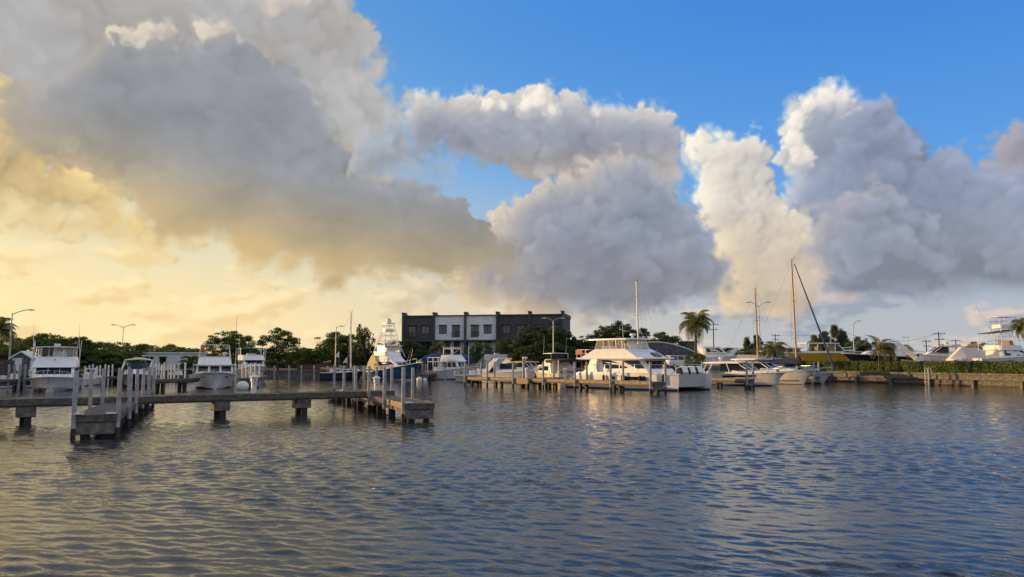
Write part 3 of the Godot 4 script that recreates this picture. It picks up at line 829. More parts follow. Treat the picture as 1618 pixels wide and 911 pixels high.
func build_docks() -> void:
	var f := Vector3(-0.368, 0, -0.930)
	var right := Vector3(0.930, 0, -0.368)
	var grey := "grey mooring pilings along the near piers"
	# the walkway that links the two finger piers
	var walk := thing("walkway_dock", "long narrow concrete walkway dock crossing the left half of the water", "dock")
	var wa := Vector3(-33.8, 0, -27.5); var wb := Vector3(-7.0, 0, -45.0)
	var wd := (wb - wa).normalized()
	fingers_pair(walk, wa, wb, 0.52, 1.10, {"slab": 2.1, "fascia": 0.30, "board": 4.2, "fascia_mat": M.deck_boards, "deck": M.dock_concrete, "low": 0.74})
	for t in [5.6, 14.2, 22.6, 26.8, 31.2]:
		var c = wa + wd * t
		var turn := Basis(wd, Vector3.UP, Vector3(-wd.z, 0, wd.x))
		var s := Shape.new()
		s.box(c + Vector3(0, 0.52, 0), Vector3(0.78, 0.46, 0.95), turn, 0.03)
		var cap := part("pile_cap", s, M.dock_concrete, walk, 20.0)
		for e in [-0.24, 0.24]:
			var p := Shape.new()
			p.box(c + wd * e + Vector3(0, -0.6, e * 1.2), Vector3(0.28, 1.8, 0.28), turn, 0.03)
			part("support_pile", p, M.wet_concrete, cap, 20.0)
	# left finger
	var l0 := Vector3(-15.17, 0, -28.5)
	var left := thing("finger_pier", "left finger pier reaching towards the viewer with a plain concrete end beam", "dock", Vector3.ZERO, 0.0, "near finger piers")
	fingers_pair(left, l0, l0 + f * 24.0, 0.62, 0.86, {"slab": 1.5, "bents": [0.35, 4.6, 9.0, 13.0, 17.4, 21.6], "end": [0.17, 23.8], "deck": M.deck_boards, "fascia_mat": M.dock_concrete})
	# right finger
	var r0 := Vector3(-4.24, 0, -36.05)
	var rightp := thing("finger_pier", "right finger pier with sunlit orange fascia boards along its left edge", "dock", Vector3.ZERO, 0.0, "near finger piers")
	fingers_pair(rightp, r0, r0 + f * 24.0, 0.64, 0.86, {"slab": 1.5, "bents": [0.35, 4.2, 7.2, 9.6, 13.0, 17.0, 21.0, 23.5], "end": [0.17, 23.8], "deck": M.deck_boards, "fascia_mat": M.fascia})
	var k := 0
	for s in [0.0, 4.3, 8.4, 16.0, 21.5]:
		piling(l0 - right * 0.69 + f * s, 2.46 + 0.05 * sin(s * 3.0), 0.078, "grey piling on the left edge of the left finger pier, %s from its near end" % NTH[k], grey, M.pile_grey, 0.008 - 0.003 * k)
		k += 1
	k = 0
	for s in [0.1, 4.6, 8.2, 12.4, 16.8, 21.4]:
		piling(l0 + right * 0.74 + f * s, 2.45 + 0.06 * sin(s * 2.0), 0.078, "grey piling on the right edge of the left finger pier, %s from its near end" % NTH[k], grey, M.pile_grey, 0.006 * sin(k * 2.1))
		k += 1
	k = 0
	for s in [0.1, 4.1, 8.1, 12.2, 16.4, 20.6]:
		piling(r0 - right * 0.77 + f * s, 2.51 + 0.04 * sin(s * 2.0), 0.085, "grey piling on the left edge of the right finger pier, %s from its near end" % NTH[k], grey, M.pile_grey, 0.005 * sin(k * 1.7))
		k += 1
	k = 0
	for s in [4.4, 9.2, 13.5, 17.7, 21.6]:
		piling(r0 + right * 0.77 + f * s, 2.50 + 0.05 * sin(s), 0.082, "grey piling on the right edge of the right finger pier, %s from its near end" % NTH[k], grey, M.pile_grey, 0.006 * sin(k * 1.3))
		k += 1
	for e in [-0.45, 0.45]:
		cleat(l0 + right * e + f * 0.25 + Vector3(0, 0.868, 0), 0.37, "small cleat at the %s corner of the left finger pier's near end" % ("left" if e < 0 else "right"))
		cleat(r0 + right * e + f * 0.25 + Vector3(0, 0.868, 0), 0.37, "small cleat at the %s corner of the right finger pier's near end" % ("left" if e < 0 else "right"))
	for q in [[left, l0, -0.60], [left, l0, 0.60], [rightp, r0, -0.62]]:
		var hb := Shape.new()
		hb.box(q[1] + right * q[2] * 0.86 - f * 0.06 + Vector3(0, 0.90, 0), Vector3(0.34, 0.07, 0.12), Basis(right, Vector3.UP, right.cross(Vector3.UP)), 0.02)
		part("pile_bracket", hb, M.plastic_white, q[0], 20.0)
	pedestal(wa + wd * 24.3 + Vector3(0.0, 1.10, 0) + Vector3(-0.547, 0, -0.837) * 0.15, 0.58, 0.98, "white power pedestal with coiled hose, alone on the walkway between the finger piers")
	pedestal(r0 + f * 11.0 + right * 0.25 + Vector3(0, 0.86, 0), 0.4, 1.05, "white power pedestal on the right finger pier where the walkway joins it")
	# middle dock with the catamaran
	var ma := Vector3(13.0, 0, -69.2); var mb := Vector3(-4.9, 0, -91.3)
	var md := (mb - ma).normalized(); var ms := Vector3(md.z, 0, -md.x)   # towards the open water
	var mid := thing("marina_dock", "sunlit dock in front of the white catamaran, running away to the left", "dock")
	var bents := []
	for i in 7:
		bents.append(0.5 + i * 4.5)
	fingers_pair(mid, ma, mb, 0.75, 0.96, {"slab": 2.2, "board": 4.5, "bents": bents, "end": [0.17, 28.2], "low": 0.55, "deck": M.dock_concrete, "fascia": 0.30})
	var arm := thing("dock_branch", "short dock branch joining the middle of the sunlit dock", "dock")
	var a0 := ma + md * 17.6
	fingers_pair(arm, a0 + ms * -0.78 + ms * -0.25, a0 + ms * -0.8 + ms * -18.0 + md * 3.0, 0.85, 0.985, {"slab": 2.2, "board": 4.0, "bents": [1.0, 7.0, 13.0], "low": 0.5, "deck": M.dock_concrete})
	var blk := Shape.new()
	blk.box(a0 + ms * 0.96 + Vector3(0, 0.69, 0), Vector3(1.9, 0.62, 0.30), Basis(md, Vector3.UP, ms), 0.03)
	part("junction_block", blk, M.fascia, arm, 20.0)
	var pale := "pale pilings of the catamaran's dock"
	k = 0
	for t in [0.1, 4.9, 9.7, 14.4, 19.3, 23.9, 28.2]:
		piling(ma + md * t + ms * 0.95, 2.72 + 0.06 * sin(t), 0.11, "pale piling on the water side of the catamaran's dock, %s from its right end" % NTH[k], pale, M.pile_grey, 0.004 * sin(k * 2.0))
		k += 1
	k = 0
	for t in [0.0, 5.1, 10.0, 14.9, 19.8, 25.0, 27.6]:
		piling(ma + md * t - ms * 0.95, 2.75 + 0.3 * float(k == 4) + 0.05 * sin(t), 0.11 if k != 4 else 0.15, "pale piling on the boat side of the catamaran's dock, %s from its right end" % NTH[k], pale, M.pile_grey, 0.004 * sin(k * 2.6))
		k += 1
	k = 0
	for t in [12.6, 18.6]:
		pedestal(ma + md * t - ms * 0.4 + Vector3(0, 0.96, 0), 0.3 * k, 1.15, ["white power pedestal on the catamaran's dock just behind the yacht's stern", "white power pedestal at the branch of the catamaran's dock"][k])
		k += 1
	# finger docks further right, their ends towards the water
	var q := [[Vector3(24.9, 0, -81.2), "dock end with two pilings in front of the express cruiser", 20.0, "express cruiser"], [Vector3(36.6, 0, -93.4), "dock end with two pilings before the bow of the blue-covered sailboat", 14.0, "blue-covered sailboat"]]
	for d in q:
		var e0: Vector3 = d[0]
		var o := thing("finger_dock", d[1], "dock", Vector3.ZERO, 0.0, "finger docks on the right")
		fingers_pair(o, e0, e0 + md * d[2], 0.55, 0.95, {"slab": 2.0, "board": 4.0, "bents": [0.4, 4.0, 8.0, 12.0], "end": [0.17], "low": 0.5, "deck": M.dock_concrete})
		piling(e0 + ms * 0.72, 2.72, 0.11, "pale piling at the near corner of the dock before the %s" % d[3], pale, M.pile_grey)
		piling(e0 - ms * 0.72 + md * 0.2, 2.68, 0.11, "pale piling at the far corner of the dock before the %s" % d[3], pale, M.pile_grey)
		if d[2] > 15.0:
			piling(e0 + ms * 0.72 + md * 5.6, 2.75, 0.11, "pale piling halfway along the dock before the %s" % d[3], pale, M.pile_grey)
	pedestal(at(1228, 91, 0.95), 0.2, 1.2, "slender white power pedestal beside the bow of the white motor cruiser")
	# far docks on the left
	var v := thing("far_dock", "far narrow dock at the bow of the three-windowed cabin cruiser", "dock")
	var va := at(238, 72); var vb := at(310, 79)
	fingers_pair(v, va, vb, 0.5, 1.08, {"slab": 2.4, "board": 3.0, "bents": [1.6, 5.0], "low": 0.7, "deck": M.dock_concrete, "fascia_mat": M.deck_boards})
	var u := thing("far_dock", "low dock lined with white posts beyond the left finger pier", "dock")
	fingers_pair(u, at(136, 92), at(232, 96), 0.6, 0.95, {"slab": 2.4, "board": 3.0, "bents": [1.0, 5.0], "low": 0.6, "deck": M.dock_concrete, "fascia_mat": M.dock_concrete})
	var white := "white posts of the far docks"
	k = 0
	for b in [136.0, 142.5, 148.0, 154.5, 159.5, 167.5, 173.0, 179.0]:
		piling(at(b, 93.0 + 1.5 * (k % 3), 0), 2.2 + 0.28 * fmod(k * 0.37, 1.0), 0.10, "white post standing beyond the left finger pier, %s from the left" % NTH[k], white, M.plastic_white, 0.0, false)
		k += 1
	k = 0
	for b in [243.0, 248.0, 252.5, 257.0, 261.0, 267.0, 272.0, 277.0, 283.0, 294.0]:
		piling(at(b, 98.0 + 2.0 * (k % 3), 0), 2.35 + 0.3 * fmod(k * 0.43, 1.0), 0.10, "white post left of the three-windowed cabin cruiser, %s from the left" % NTH[k], white, M.plastic_white, 0.0, false)
		k += 1
	var x := thing("far_dock", "dock behind the white posts left of the three-windowed cruiser", "dock")
	fingers_pair(x, at(238, 102), at(300, 104), 0.6, 0.95, {"slab": 2.4, "board": 3.0, "bents": [1.0, 4.0], "low": 0.6, "deck": M.dock_concrete, "fascia_mat": M.dock_concrete})
	k = 0
	for b in [373.0, 384.0, 390.0, 398.0, 404.0, 411.0]:
		piling(at(b, 88.0 + 2.5 * (k % 3), 0), 2.5 + 0.2 * fmod(k * 0.43, 1.0), 0.09, "white post right of the three-windowed cabin cruiser, %s from the left" % NTH[k], white, M.plastic_white, 0.0, false)
		k += 1
	var y := thing("far_dock", "narrow dock beside the green float of the three-windowed cruiser", "dock")
	fingers_pair(y, at(391, 83), at(416, 100), 0.6, 0.95, {"slab": 2.4, "board": 3.0, "bents": [0.4, 8.0], "low": 0.6, "end": [0.17], "deck": M.dock_concrete, "fascia_mat": M.dock_concrete})
	pedestal(at(396, 90, 0.95), 0.3, 1.4, "white power pedestal among the white posts right of the three-windowed cruiser")
	k = 0
	for b in [434.5, 457.5, 477.0, 497.0, 518.5, 539.0]:
		piling(at(b, 124.0, 0), 2.1 + 0.1 * sin(k * 3.0), 0.13, "pale post standing along the far quay, %s from the left" % NTH[k], "posts along the far quay", M.pile_grey, 0.0, false)
		k += 1
	k = 0
	for b in [668.0, 672.5, 703.0, 729.0, 736.0]:
		piling(at(b, 115.0 + 3.0 * (k % 2), 0), 2.4, 0.11, "pale post near the small white fishing boat, %s from the left" % NTH[k], "posts along the far quay", M.pile_grey, 0.0, false)
		k += 1
	var z := thing("far_dock", "dock between the blue-hulled and the white fishing boats", "dock")
	fingers_pair(z, at(664, 112), at(690, 124), 0.7, 0.95, {"slab": 2.4, "board": 3.0, "bents": [0.4, 5.0], "low": 0.5, "end": [0.17], "deck": M.dock_concrete, "fascia_mat": M.dock_concrete})
	# the dock at the far left
	var w := thing("bank_dock", "dark dock with posts against the left bank beside the tall white fishing yacht", "dock")
	fingers_pair(w, at(-40, 74), at(44, 79), 0.8, 1.0, {"slab": 2.4, "board": 3.0, "bents": [1.5, 4.5, 7.5], "low": 0.35, "deck": M.deck_boards, "fascia_mat": M.concrete})
	k = 0
	for b in [16.0, 25.0, 33.0, 41.5]:
		piling(at(b, 76.5 + 1.2 * (k % 2), 0), 2.45, 0.10, "grey post of the dark dock at the left edge, %s from the left" % NTH[k], "posts of the left bank dock", M.pile_grey, 0.0, false)
		k += 1

# ---------------------------------------------------------------- quay walls and hedge
func build_walls() -> void:
	# the right-hand sea wall: cap slabs, a wall, panels between buttresses
	var a := Vector3(40.6, 0, -112.0); var b := Vector3(53.0, 0, -81.3); var c := Vector3(66.5, 0, -48.0)
	var o := thing("sea_wall", "long concrete sea wall with cap slabs below the clipped hedge", "sea wall")
	var i := 0
	for seg in [[a, b], [b, c]]:
		var dir: Vector3 = (seg[1] - seg[0]).normalized(); var side := Vector3(-dir.z, 0, dir.x)   # side points to the land
		if side.x < 0.0: side = -side
		var turn := Basis(dir, Vector3.UP, dir.cross(Vector3.UP))
		var long: float = (seg[1] - seg[0]).length()
		var n := int(round(long / 3.0))
		for k in n:
			var s := Shape.new()
			s.box(seg[0] + dir * (k + 0.5) * long / n + side * 0.42 + Vector3(0, 1.36 + 0.008 * sin(k * 5.0), 0), Vector3(long / n - 0.03, 0.20, 1.0), turn, 0.02)
			part("cap_slab", s, M.dock_concrete, o, 20.0)
		var w := Shape.new()
		w.box((seg[0] + seg[1]) * 0.5 + side * 0.45 + Vector3(0, 0.98, 0), Vector3(long, 0.56, 0.8), turn)
		part("upper_wall", w, M.dock_concrete, o, 20.0)
		var m := int(round(long / 6.0))
		for k in m:
			var s := Shape.new()
			s.box(seg[0] + dir * (k + 0.5) * long / m + side * 0.62 + Vector3(0, -0.5, 0), Vector3(long / m - 0.02, 2.4, 0.6), turn)
			part("wall_panel", s, M.dock_concrete, o, 20.0)
			var p := Shape.new()
			p.box(seg[0] + dir * (k + 0.02) * long / m + side * 0.2 + Vector3(0, -0.42, 0), Vector3(0.36, 2.3, 0.5), turn, 0.04)
			part("buttress", p, M.dock_concrete, o, 20.0)
		var t := Shape.new()
		t.box((seg[0] + seg[1]) * 0.5 + side * 0.56 + Vector3(0, -0.82, 0), Vector3(long - 0.05, 2.0, 0.62), turn)
		part("tide_line", t, M.wet_concrete, o, 20.0)
		i += 1
	# ladder
	var d1 := (b - a).normalized()
	var foot := at(1487.5, 92.5)
	foot = a + d1 * (foot - a).dot(d1)
	var out := Vector3(d1.z, 0, -d1.x)
	if out.x > 0.0: out = -out
	var l := thing("dock_ladder", "white metal ladder hanging on the sea wall below the hedge", "ladder", foot + out * 0.14, atan2(d1.x, d1.z) - PI / 2)
	for e in [-0.24, 0.24]:
		var s := Shape.new()
		s.path([Vector3(e, -0.9, 0), Vector3(e, 1.9, 0), Vector3(e, 2.0, -0.1), Vector3(e, 1.98, -0.35), Vector3(e, 1.5, -0.5)], 0.035, 6)
		part("rail", s, M.rail_white, l)
	for k in 7:
		var s := Shape.new()
		s.tube(Vector3(-0.24, -0.6 + k * 0.33, 0), Vector3(0.24, -0.6 + k * 0.33, 0), 0.02, 0.02, 6)
		part("rung", s, M.rail_white, l)
	# far quay and left bank walls
	var runs := [[Vector3(-76, 0, -131), Vector3(38.5, 0, -127), "far quay wall closing the basin behind the boats"], [Vector3(-54, 0, -92), Vector3(-76, 0, -131), "quay wall of the left bank behind the white posts"], [Vector3(-82, 0, -60), Vector3(-54, 0, -92), "quay wall beside the dark dock at the left edge"], [Vector3(38.5, 0, -127), a, "short quay wall behind the sailboats"]]
	for r in runs:
		var dir: Vector3 = (r[1] - r[0]).normalized()
		var long: float = (r[1] - r[0]).length()
		var turn := Basis(dir, Vector3.UP, dir.cross(Vector3.UP))
		var q := thing("quay_wall", r[2], "quay wall")
		var s := Shape.new()
		s.box((r[0] + r[1]) * 0.5 + Vector3(0, -0.1, 0), Vector3(long, 2.3, 0.7), turn)
		part("wall_face", s, M.concrete, q, 20.0)
		var n := int(long / 4.0)
		for k in n:
			var t := Shape.new()
			t.box(r[0] + dir * (k + 0.5) * long / n + Vector3(0, 1.16, 0), Vector3(long / n - 0.03, 0.22, 1.0), turn, 0.02)
			part("cap_slab", t, M.dock_concrete, q, 20.0)
	# hedge
	var h := thing("hedge", "long clipped green hedge on top of the sea wall", "hedge")
	var dice := RandomNumberGenerator.new(); dice.seed = 5
	for seg in [[Vector3(38.5, 0, -121.0), a], [a, b], [b, c]]:
		var dir: Vector3 = (seg[1] - seg[0]).normalized(); var side := Vector3(-dir.z, 0, dir.x)
		if side.x < 0.0: side = -side
		var long: float = (seg[1] - seg[0]).length()
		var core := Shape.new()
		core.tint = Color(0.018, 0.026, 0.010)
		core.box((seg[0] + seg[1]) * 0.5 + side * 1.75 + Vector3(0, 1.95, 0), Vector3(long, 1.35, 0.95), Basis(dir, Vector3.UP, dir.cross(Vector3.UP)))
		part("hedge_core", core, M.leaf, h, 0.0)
		var s := Shape.new()
		var n := int(long * 300.0)
		for k in n:
			var t := dice.randf() * long
			var u := dice.randf()
			var bump := 0.09 * sin(t * 1.9) + 0.06 * sin(t * 4.7 + 1.0)
			var p: Vector3 = seg[0] + dir * t
			var nn: Vector3
			if u < 0.66:
				p += side * (1.22 - absf(dice.randfn(0.0, 0.05)) + bump * 0.5) + Vector3(0, 1.38 + dice.randf() * 1.36, 0)
				nn = -side
			else:
				p += side * (1.2 + dice.randf() * 1.1) + Vector3(0, 2.68 + absf(dice.randfn(0.0, 0.05)) + bump * 0.6, 0)
				nn = Vector3.UP
			leaf(s, p, (nn + Vector3(dice.randfn(0.0, 0.55), dice.randfn(0.15, 0.5), dice.randfn(0.0, 0.55))).normalized(), dice.randf_range(0.07, 0.15), dice, [Color(0.078, 0.150, 0.034), Color(0.052, 0.104, 0.026), Color(0.143, 0.208, 0.052), Color(0.104, 0.111, 0.039)])
		part("leaves", s, M.leaf, h, 0.0).set_meta("kind", "stuff")

func leaf(s: Shape, p: Vector3, n: Vector3, r: float, dice: RandomNumberGenerator, tones: Array) -> void:
	var u := n.cross(Vector3(dice.randf_range(-1, 1), dice.randf_range(-1, 1), dice.randf_range(-1, 1))).normalized()
	var w := n.cross(u)
	var tone: Color = tones[dice.randi() % tones.size()]
	s.tint = tone * dice.randf_range(0.75, 1.25)
	s.quad(p - u * r, p + w * r * 0.5, p + u * r, p - w * r * 0.5, p - n)
# ---------------------------------------------------------------- boat kit: x runs forward, y up from the waterline, z to starboard
func hull_rings(d: Dictionary) -> Array:
	# d: long, beam, fore, aft (heights of the sheer), rake, draft, transom (share of the beam), flare, full (how far forward the beam is carried)
	var n := 18
	var rings := []
	for k in n + 1:
		var t := float(k) / n
		t = 1.0 - pow(1.0 - t, 1.25)
		var full: float = d.get("full", 2.6)
		var b: float = d.beam * 0.5 * lerpf(d.get("transom", 0.9), 1.0, sin(minf(t * 2.2, PI * 0.5))) * pow(maxf(0.0, 1.0 - pow(t, full)), 0.62)
		b = maxf(b, 0.015)
		var c = b * (d.get("chine", 0.86) - d.get("flare", 0.25) * t * t)
		var sheer: float = lerpf(d.aft, d.fore, smoothstep(0.0, 1.0, t) * 0.4 + 0.6 * t * t) + d.get("hump", 0.0) * sin(t * PI)
		var x: float = -d.long * 0.5 + d.long * t
		var rk: float = d.rake * pow(t, 5.0)
		var low: float = -d.draft * (1.0 - pow(t, 6.0) * 0.9)
		var cy: float = lerpf(0.05, d.get("chine_up", 0.55) * sheer, pow(t, 3.0))
		var tr: float = d.get("transom_rake", 0.15) * (1.0 - minf(1.0, t * 12.0))
		var ring := PackedVector3Array()
		for sgn in [-1.0, 1.0]:
			var half := [Vector3(x + tr * 0.0, sheer, b * sgn), Vector3(x - rk * 0.25, lerpf(sheer, cy, 0.36), lerpf(b, c, 0.52 + 0.12 * t) * sgn), Vector3(x - rk * 0.55, cy, c * sgn), Vector3(x - rk * 0.85, low * 0.45, c * 0.55 * sgn), Vector3(x - rk, low, 0.0)]
			if sgn < 0.0:
				for p in half:
					ring.append(p + Vector3(-tr * (1.0 - p.y / maxf(sheer, 0.1)) * 0.0, 0, 0))
			else:
				half.reverse()
				for p in half.slice(1):
					ring.append(p)
		rings.append(ring)
	return rings

func side_at(ring: PackedVector3Array, y: float, sgn: float) -> Vector3:
	# where one side of a section passes the height y
	var idx := [0, 1, 2, 3, 4] if sgn < 0.0 else [8, 7, 6, 5, 4]
	for i in 4:
		var a := ring[idx[i]]; var b := ring[idx[i + 1]]
		if y <= a.y and y >= b.y:
			return a.lerp(b, (a.y - y) / maxf(a.y - b.y, 0.0001))
	return ring[idx[0]] if y > ring[idx[0]].y else ring[4]

func hull(o: Node3D, d: Dictionary, m: Material, opt := {}) -> Array:
	var rings := hull_rings(d)
	var s := Shape.new()
	s.loft(rings, false, false)
	var r0: PackedVector3Array = rings[0]
	for i in range(1, r0.size() - 1):
		s.tri(r0[0], r0[i], r0[i + 1], Vector3(100, 0.4, 0))
	part("hull", s, m, o, 30.0)
	var dk := Shape.new()
	for k in rings.size() - 1:
		var a: PackedVector3Array = rings[k]; var b: PackedVector3Array = rings[k + 1]
		var sink := Vector3(0, -0.05, 0)
		dk.quad(a[0] * Vector3(1, 1, 0.97) + sink, b[0] * Vector3(1, 1, 0.97) + sink, b[8] * Vector3(1, 1, 0.97) + sink, a[8] * Vector3(1, 1, 0.97) + sink, Vector3(a[0].x, -5, 0))
	part("deck", dk, M.deck_white, o, 30.0)
	if opt.get("rail", true):
		var g := Shape.new()
		for e in [0, 8]:
			for k in rings.size() - 1:
				g.tube(rings[k][e] + Vector3(0, -0.01, 0), rings[k + 1][e] + Vector3(0, -0.01, 0), 0.045, 0.045, 6, false)
		g.tube(rings[0][0], rings[0][8], 0.04, 0.04, 6)
		part("rub_rail", g, opt.get("rail_mat", M.gelcoat), o, 60.0)
	if opt.has("boot"):
		band(o, rings, "waterline_stripe", opt.boot, -0.12, opt.get("boot_top", 0.14), 0, rings.size() - 1)
	return rings

func band(o: Node3D, rings: Array, called: String, m: Material, y0: float, y1: float, k0: int, k1: int, proud := 0.012, follow := false, sides := [-1.0, 1.0]) -> void:
	# a strip along the hull between two heights; follow: heights hang from the sheer instead
	var s := Shape.new()
	for sgn in sides:
		for k in range(k0, k1):
			var q := []
			for e in [[k, y0], [k + 1, y0], [k + 1, y1], [k, y1]]:
				var ring: PackedVector3Array = rings[e[0]]
				var y: float = e[1] + (ring[0].y if follow else 0.0)
				q.append(side_at(ring, y, sgn) + Vector3(0, 0, proud * sgn))
			s.quad(q[0], q[1], q[2], q[3], Vector3(q[0].x, q[0].y, 0))
	part(called, s, m, o, 30.0)

func ring8(x0: float, x1: float, w: float, y: float, c: float, wf := -1.0) -> PackedVector3Array:
	# an outline with cut corners; wf: half width at the front
	wf = w if wf < 0.0 else wf
	var r := PackedVector3Array()
	for q in [[x0 + c, -w], [x1 - c, -wf], [x1, -wf + c], [x1, wf - c], [x1 - c, wf], [x0 + c, w], [x0, w - c], [x0, -w + c]]:
		r.append(Vector3(q[0], y, q[1]))
	return r

func block(o: Node3D, called: String, m: Material, levels: Array, crease := 25.0) -> Array:
	# levels: [x0, x1, half width, y, corner, half width at the front]; lofted one above the other
	var rings := []
	for l in levels:
		rings.append(ring8(l[0], l[1], l[2], l[3], l[4] if l.size() > 4 else 0.15, l[5] if l.size() > 5 else -1.0))
	var s := Shape.new()
	s.loft(rings)
	part(called, s, m, o, crease)
	return rings

func pane(o: Node3D, lower: PackedVector3Array, upper: PackedVector3Array, face: String, u0: float, u1: float, v0: float, v1: float, m: Material, called := "window", slant := 0.0, framed := false) -> void:
	# a window on one face between two of a block's outlines; u along the face, v upwards
	var pick: Array = {"port": [0, 1], "starboard": [5, 4], "front": [2, 3], "back": [7, 6]}[face]
	var a := lower[pick[0]]; var b := lower[pick[1]]; var c := upper[pick[1]]; var d := upper[pick[0]]
	var n := (b - a).cross(d - a).normalized()
	var mid := Vector3.ZERO
	for q in lower: mid += q
	mid /= lower.size()
	if n.dot(a - mid) < 0.0: n = -n
	var s := Shape.new()
	var q := []
	var p := []
	for e in [[u0, v0], [u1, v0], [u1 - slant, v1], [u0 + slant, v1]]:
		var c3: Vector3 = a.lerp(b, e[0]).lerp(d.lerp(c, e[0]), e[1])
		p.append(c3 - n * 0.02); q.append(c3 + n * 0.014)
	s.hexa(p + q)
	part(called, s, m, o, 20.0)
	if framed:
		var g := Shape.new()
		for i in 4:
			g.tube(q[i], q[(i + 1) % 4], 0.022, 0.022, 5)
		part("window_frame", g, M.gelcoat, o)

func bars(o: Node3D, called: String, lines: Array, r: float, m: Material, n := 6) -> void:
	var s := Shape.new()
	for l in lines:
		s.path(l, r, n)
	part(called, s, m, o, 60.0)

func bow_rail(o: Node3D, rings: Array, k0: int, k1: int, tall: float, m: Material, inset := 0.94, open_bow := false) -> void:
	var lines := []
	for e in [0, 8]:
		var top := []
		for k in range(k0, k1 + 1):
			var p: Vector3 = rings[k][e]
			p.z *= inset
			top.append(p + Vector3(0, tall * (0.75 + 0.25 * (k - k0) / maxf(1.0, k1 - k0)), 0))
			if (k - k0) % 2 == 0:
				lines.append([p, top[-1]])
		lines.append(top)
	if not open_bow:
		lines.append([lines[-1][-1], rings[k1][4] * Vector3(1, 0, 0) + Vector3(0.05, rings[k1][0].y + tall, 0)])
	bars(o, "bow_rail", lines, 0.022, m, 5)

func canopy(o: Node3D, called: String, m: Material, x0: float, x1: float, w: float, y: float, rise := 0.12, thick := 0.05) -> void:
	# a cambered top
	var s := Shape.new()
	var rings := []
	for k in 7:
		var t := k / 6.0
		var ring := PackedVector3Array()
		for e in [0.0, -thick]:
			for i in (9 if e == 0.0 else 9):
				var u := (i / 8.0 if e == 0.0 else 1.0 - i / 8.0) * 2.0 - 1.0
				ring.append(Vector3(lerpf(x0, x1, t), y + rise * (1.0 - u * u) * (0.6 + 0.4 * sin(PI * t)) + e, u * w * (0.93 + 0.07 * sin(PI * t))))
		rings.append(ring)
	s.loft(rings)
	part(called, s, m, o, 40.0)

func antenna(o: Node3D, foot: Vector3, tip: Vector3, r := 0.02, m: Material = null, called := "antenna") -> void:
	var s := Shape.new()
	s.tube(foot, tip, r, r * 0.5, 5)
	part(called, s, m if m else M.plastic_white, o, 60.0)

func radar(o: Node3D, where: Vector3, r := 0.3) -> void:
	var s := Shape.new()
	s.lathe([[r * 0.4, -0.22], [r * 0.45, 0.0], [r, 0.03], [r, 0.16], [r * 0.7, 0.24], [0.01, 0.26]], where, 12)
	part("radar_dome", s, M.plastic_white, o, 40.0)

func outboard(o: Node3D, where: Vector3, m: Material) -> void:
	var s := Shape.new()
	s.loft([ring8(where.x - 0.32, where.x + 0.14, 0.17, where.y + 0.18, 0.08), ring8(where.x - 0.36, where.x + 0.16, 0.21, where.y + 0.48, 0.10), ring8(where.x - 0.26, where.x + 0.12, 0.16, where.y + 0.72, 0.08)])
	for i in s.v.size():
		s.v[i].z += where.z
	part("outboard_cowl", s, m, o, 40.0)
	var l := Shape.new()
	l.box(where + Vector3(-0.08, -0.25, 0), Vector3(0.20, 0.9, 0.14), Basis(), 0.04)
	part("outboard_leg", l, m, o, 20.0)

func fender(where: Vector3, r: float, tall: float, m: Material, label: String, group: String, hang := 0.8) -> void:
	var o := thing("fender", label, "fender", where, 0.0, group)
	var s := Shape.new()
	s.lathe([[0.03, -tall * 0.5], [r * 0.8, -tall * 0.44], [r, -tall * 0.3], [r, tall * 0.3], [r * 0.8, tall * 0.44], [0.04, tall * 0.52]], Vector3.ZERO, 12)
	part("body", s, m, o, 50.0)
	var l := Shape.new()
	l.tube(Vector3(0, tall * 0.5, 0), Vector3(0, tall * 0.5 + hang, 0), 0.014, 0.014, 5)
	part("line", l, M.plastic_white, o)

func text_on(o: Node3D, words: String, size: float, place: Transform3D, m: Material, called := "lettering", serif := false) -> void:
	var t := TextMesh.new()
	t.text = words
	t.font_size = 64
	t.pixel_size = size / 64.0
	t.depth = 0.01
	var f := SystemFont.new(); f.font_names = PackedStringArray(["Droid Serif" if serif else "Droid Sans"])
	if serif: f.font_italic = true
	t.font = f
	put(called, t, m, o, place)
# ---------------------------------------------------------------- the boats, left to right
const SLIP := -1.194    # heading of the boats in the left slips, bow towards the viewer
const BERTH := -0.890   # heading of the boats on the right

func ahead(turn: float) -> Vector3:
	return Vector3(cos(turn), 0, -sin(turn))

func name_strokes(o: Node3D, rings: Array, k0: int, y: float, tall: float, sgn: float, n: int, called: String) -> void:
	# a name in script that cannot be read from here: a row of slanted strokes along the bow
	var s := Shape.new()
	var a := side_at(rings[k0], y, sgn); var b := side_at(rings[k0 + 2], y, sgn)
	var up := (side_at(rings[k0], y + tall, sgn) - a)
	for k in n:
		var p := a.lerp(b, (k + 0.2) / n) + Vector3(0.0, 0, 0.02 * sgn)
		var hgt := 1.0 if k == 0 else 0.45 + 0.35 * fmod(k * 0.618, 1.0)
		s.tube(p, p + up * hgt + (b - a) * 0.05, 0.018, 0.012, 4)
		s.tube(p, a.lerp(b, (k + 0.9) / n) + Vector3(0, tall * 0.12, 0.02 * sgn), 0.012, 0.012, 4)
	part(called, s, M.boot_dark, o)

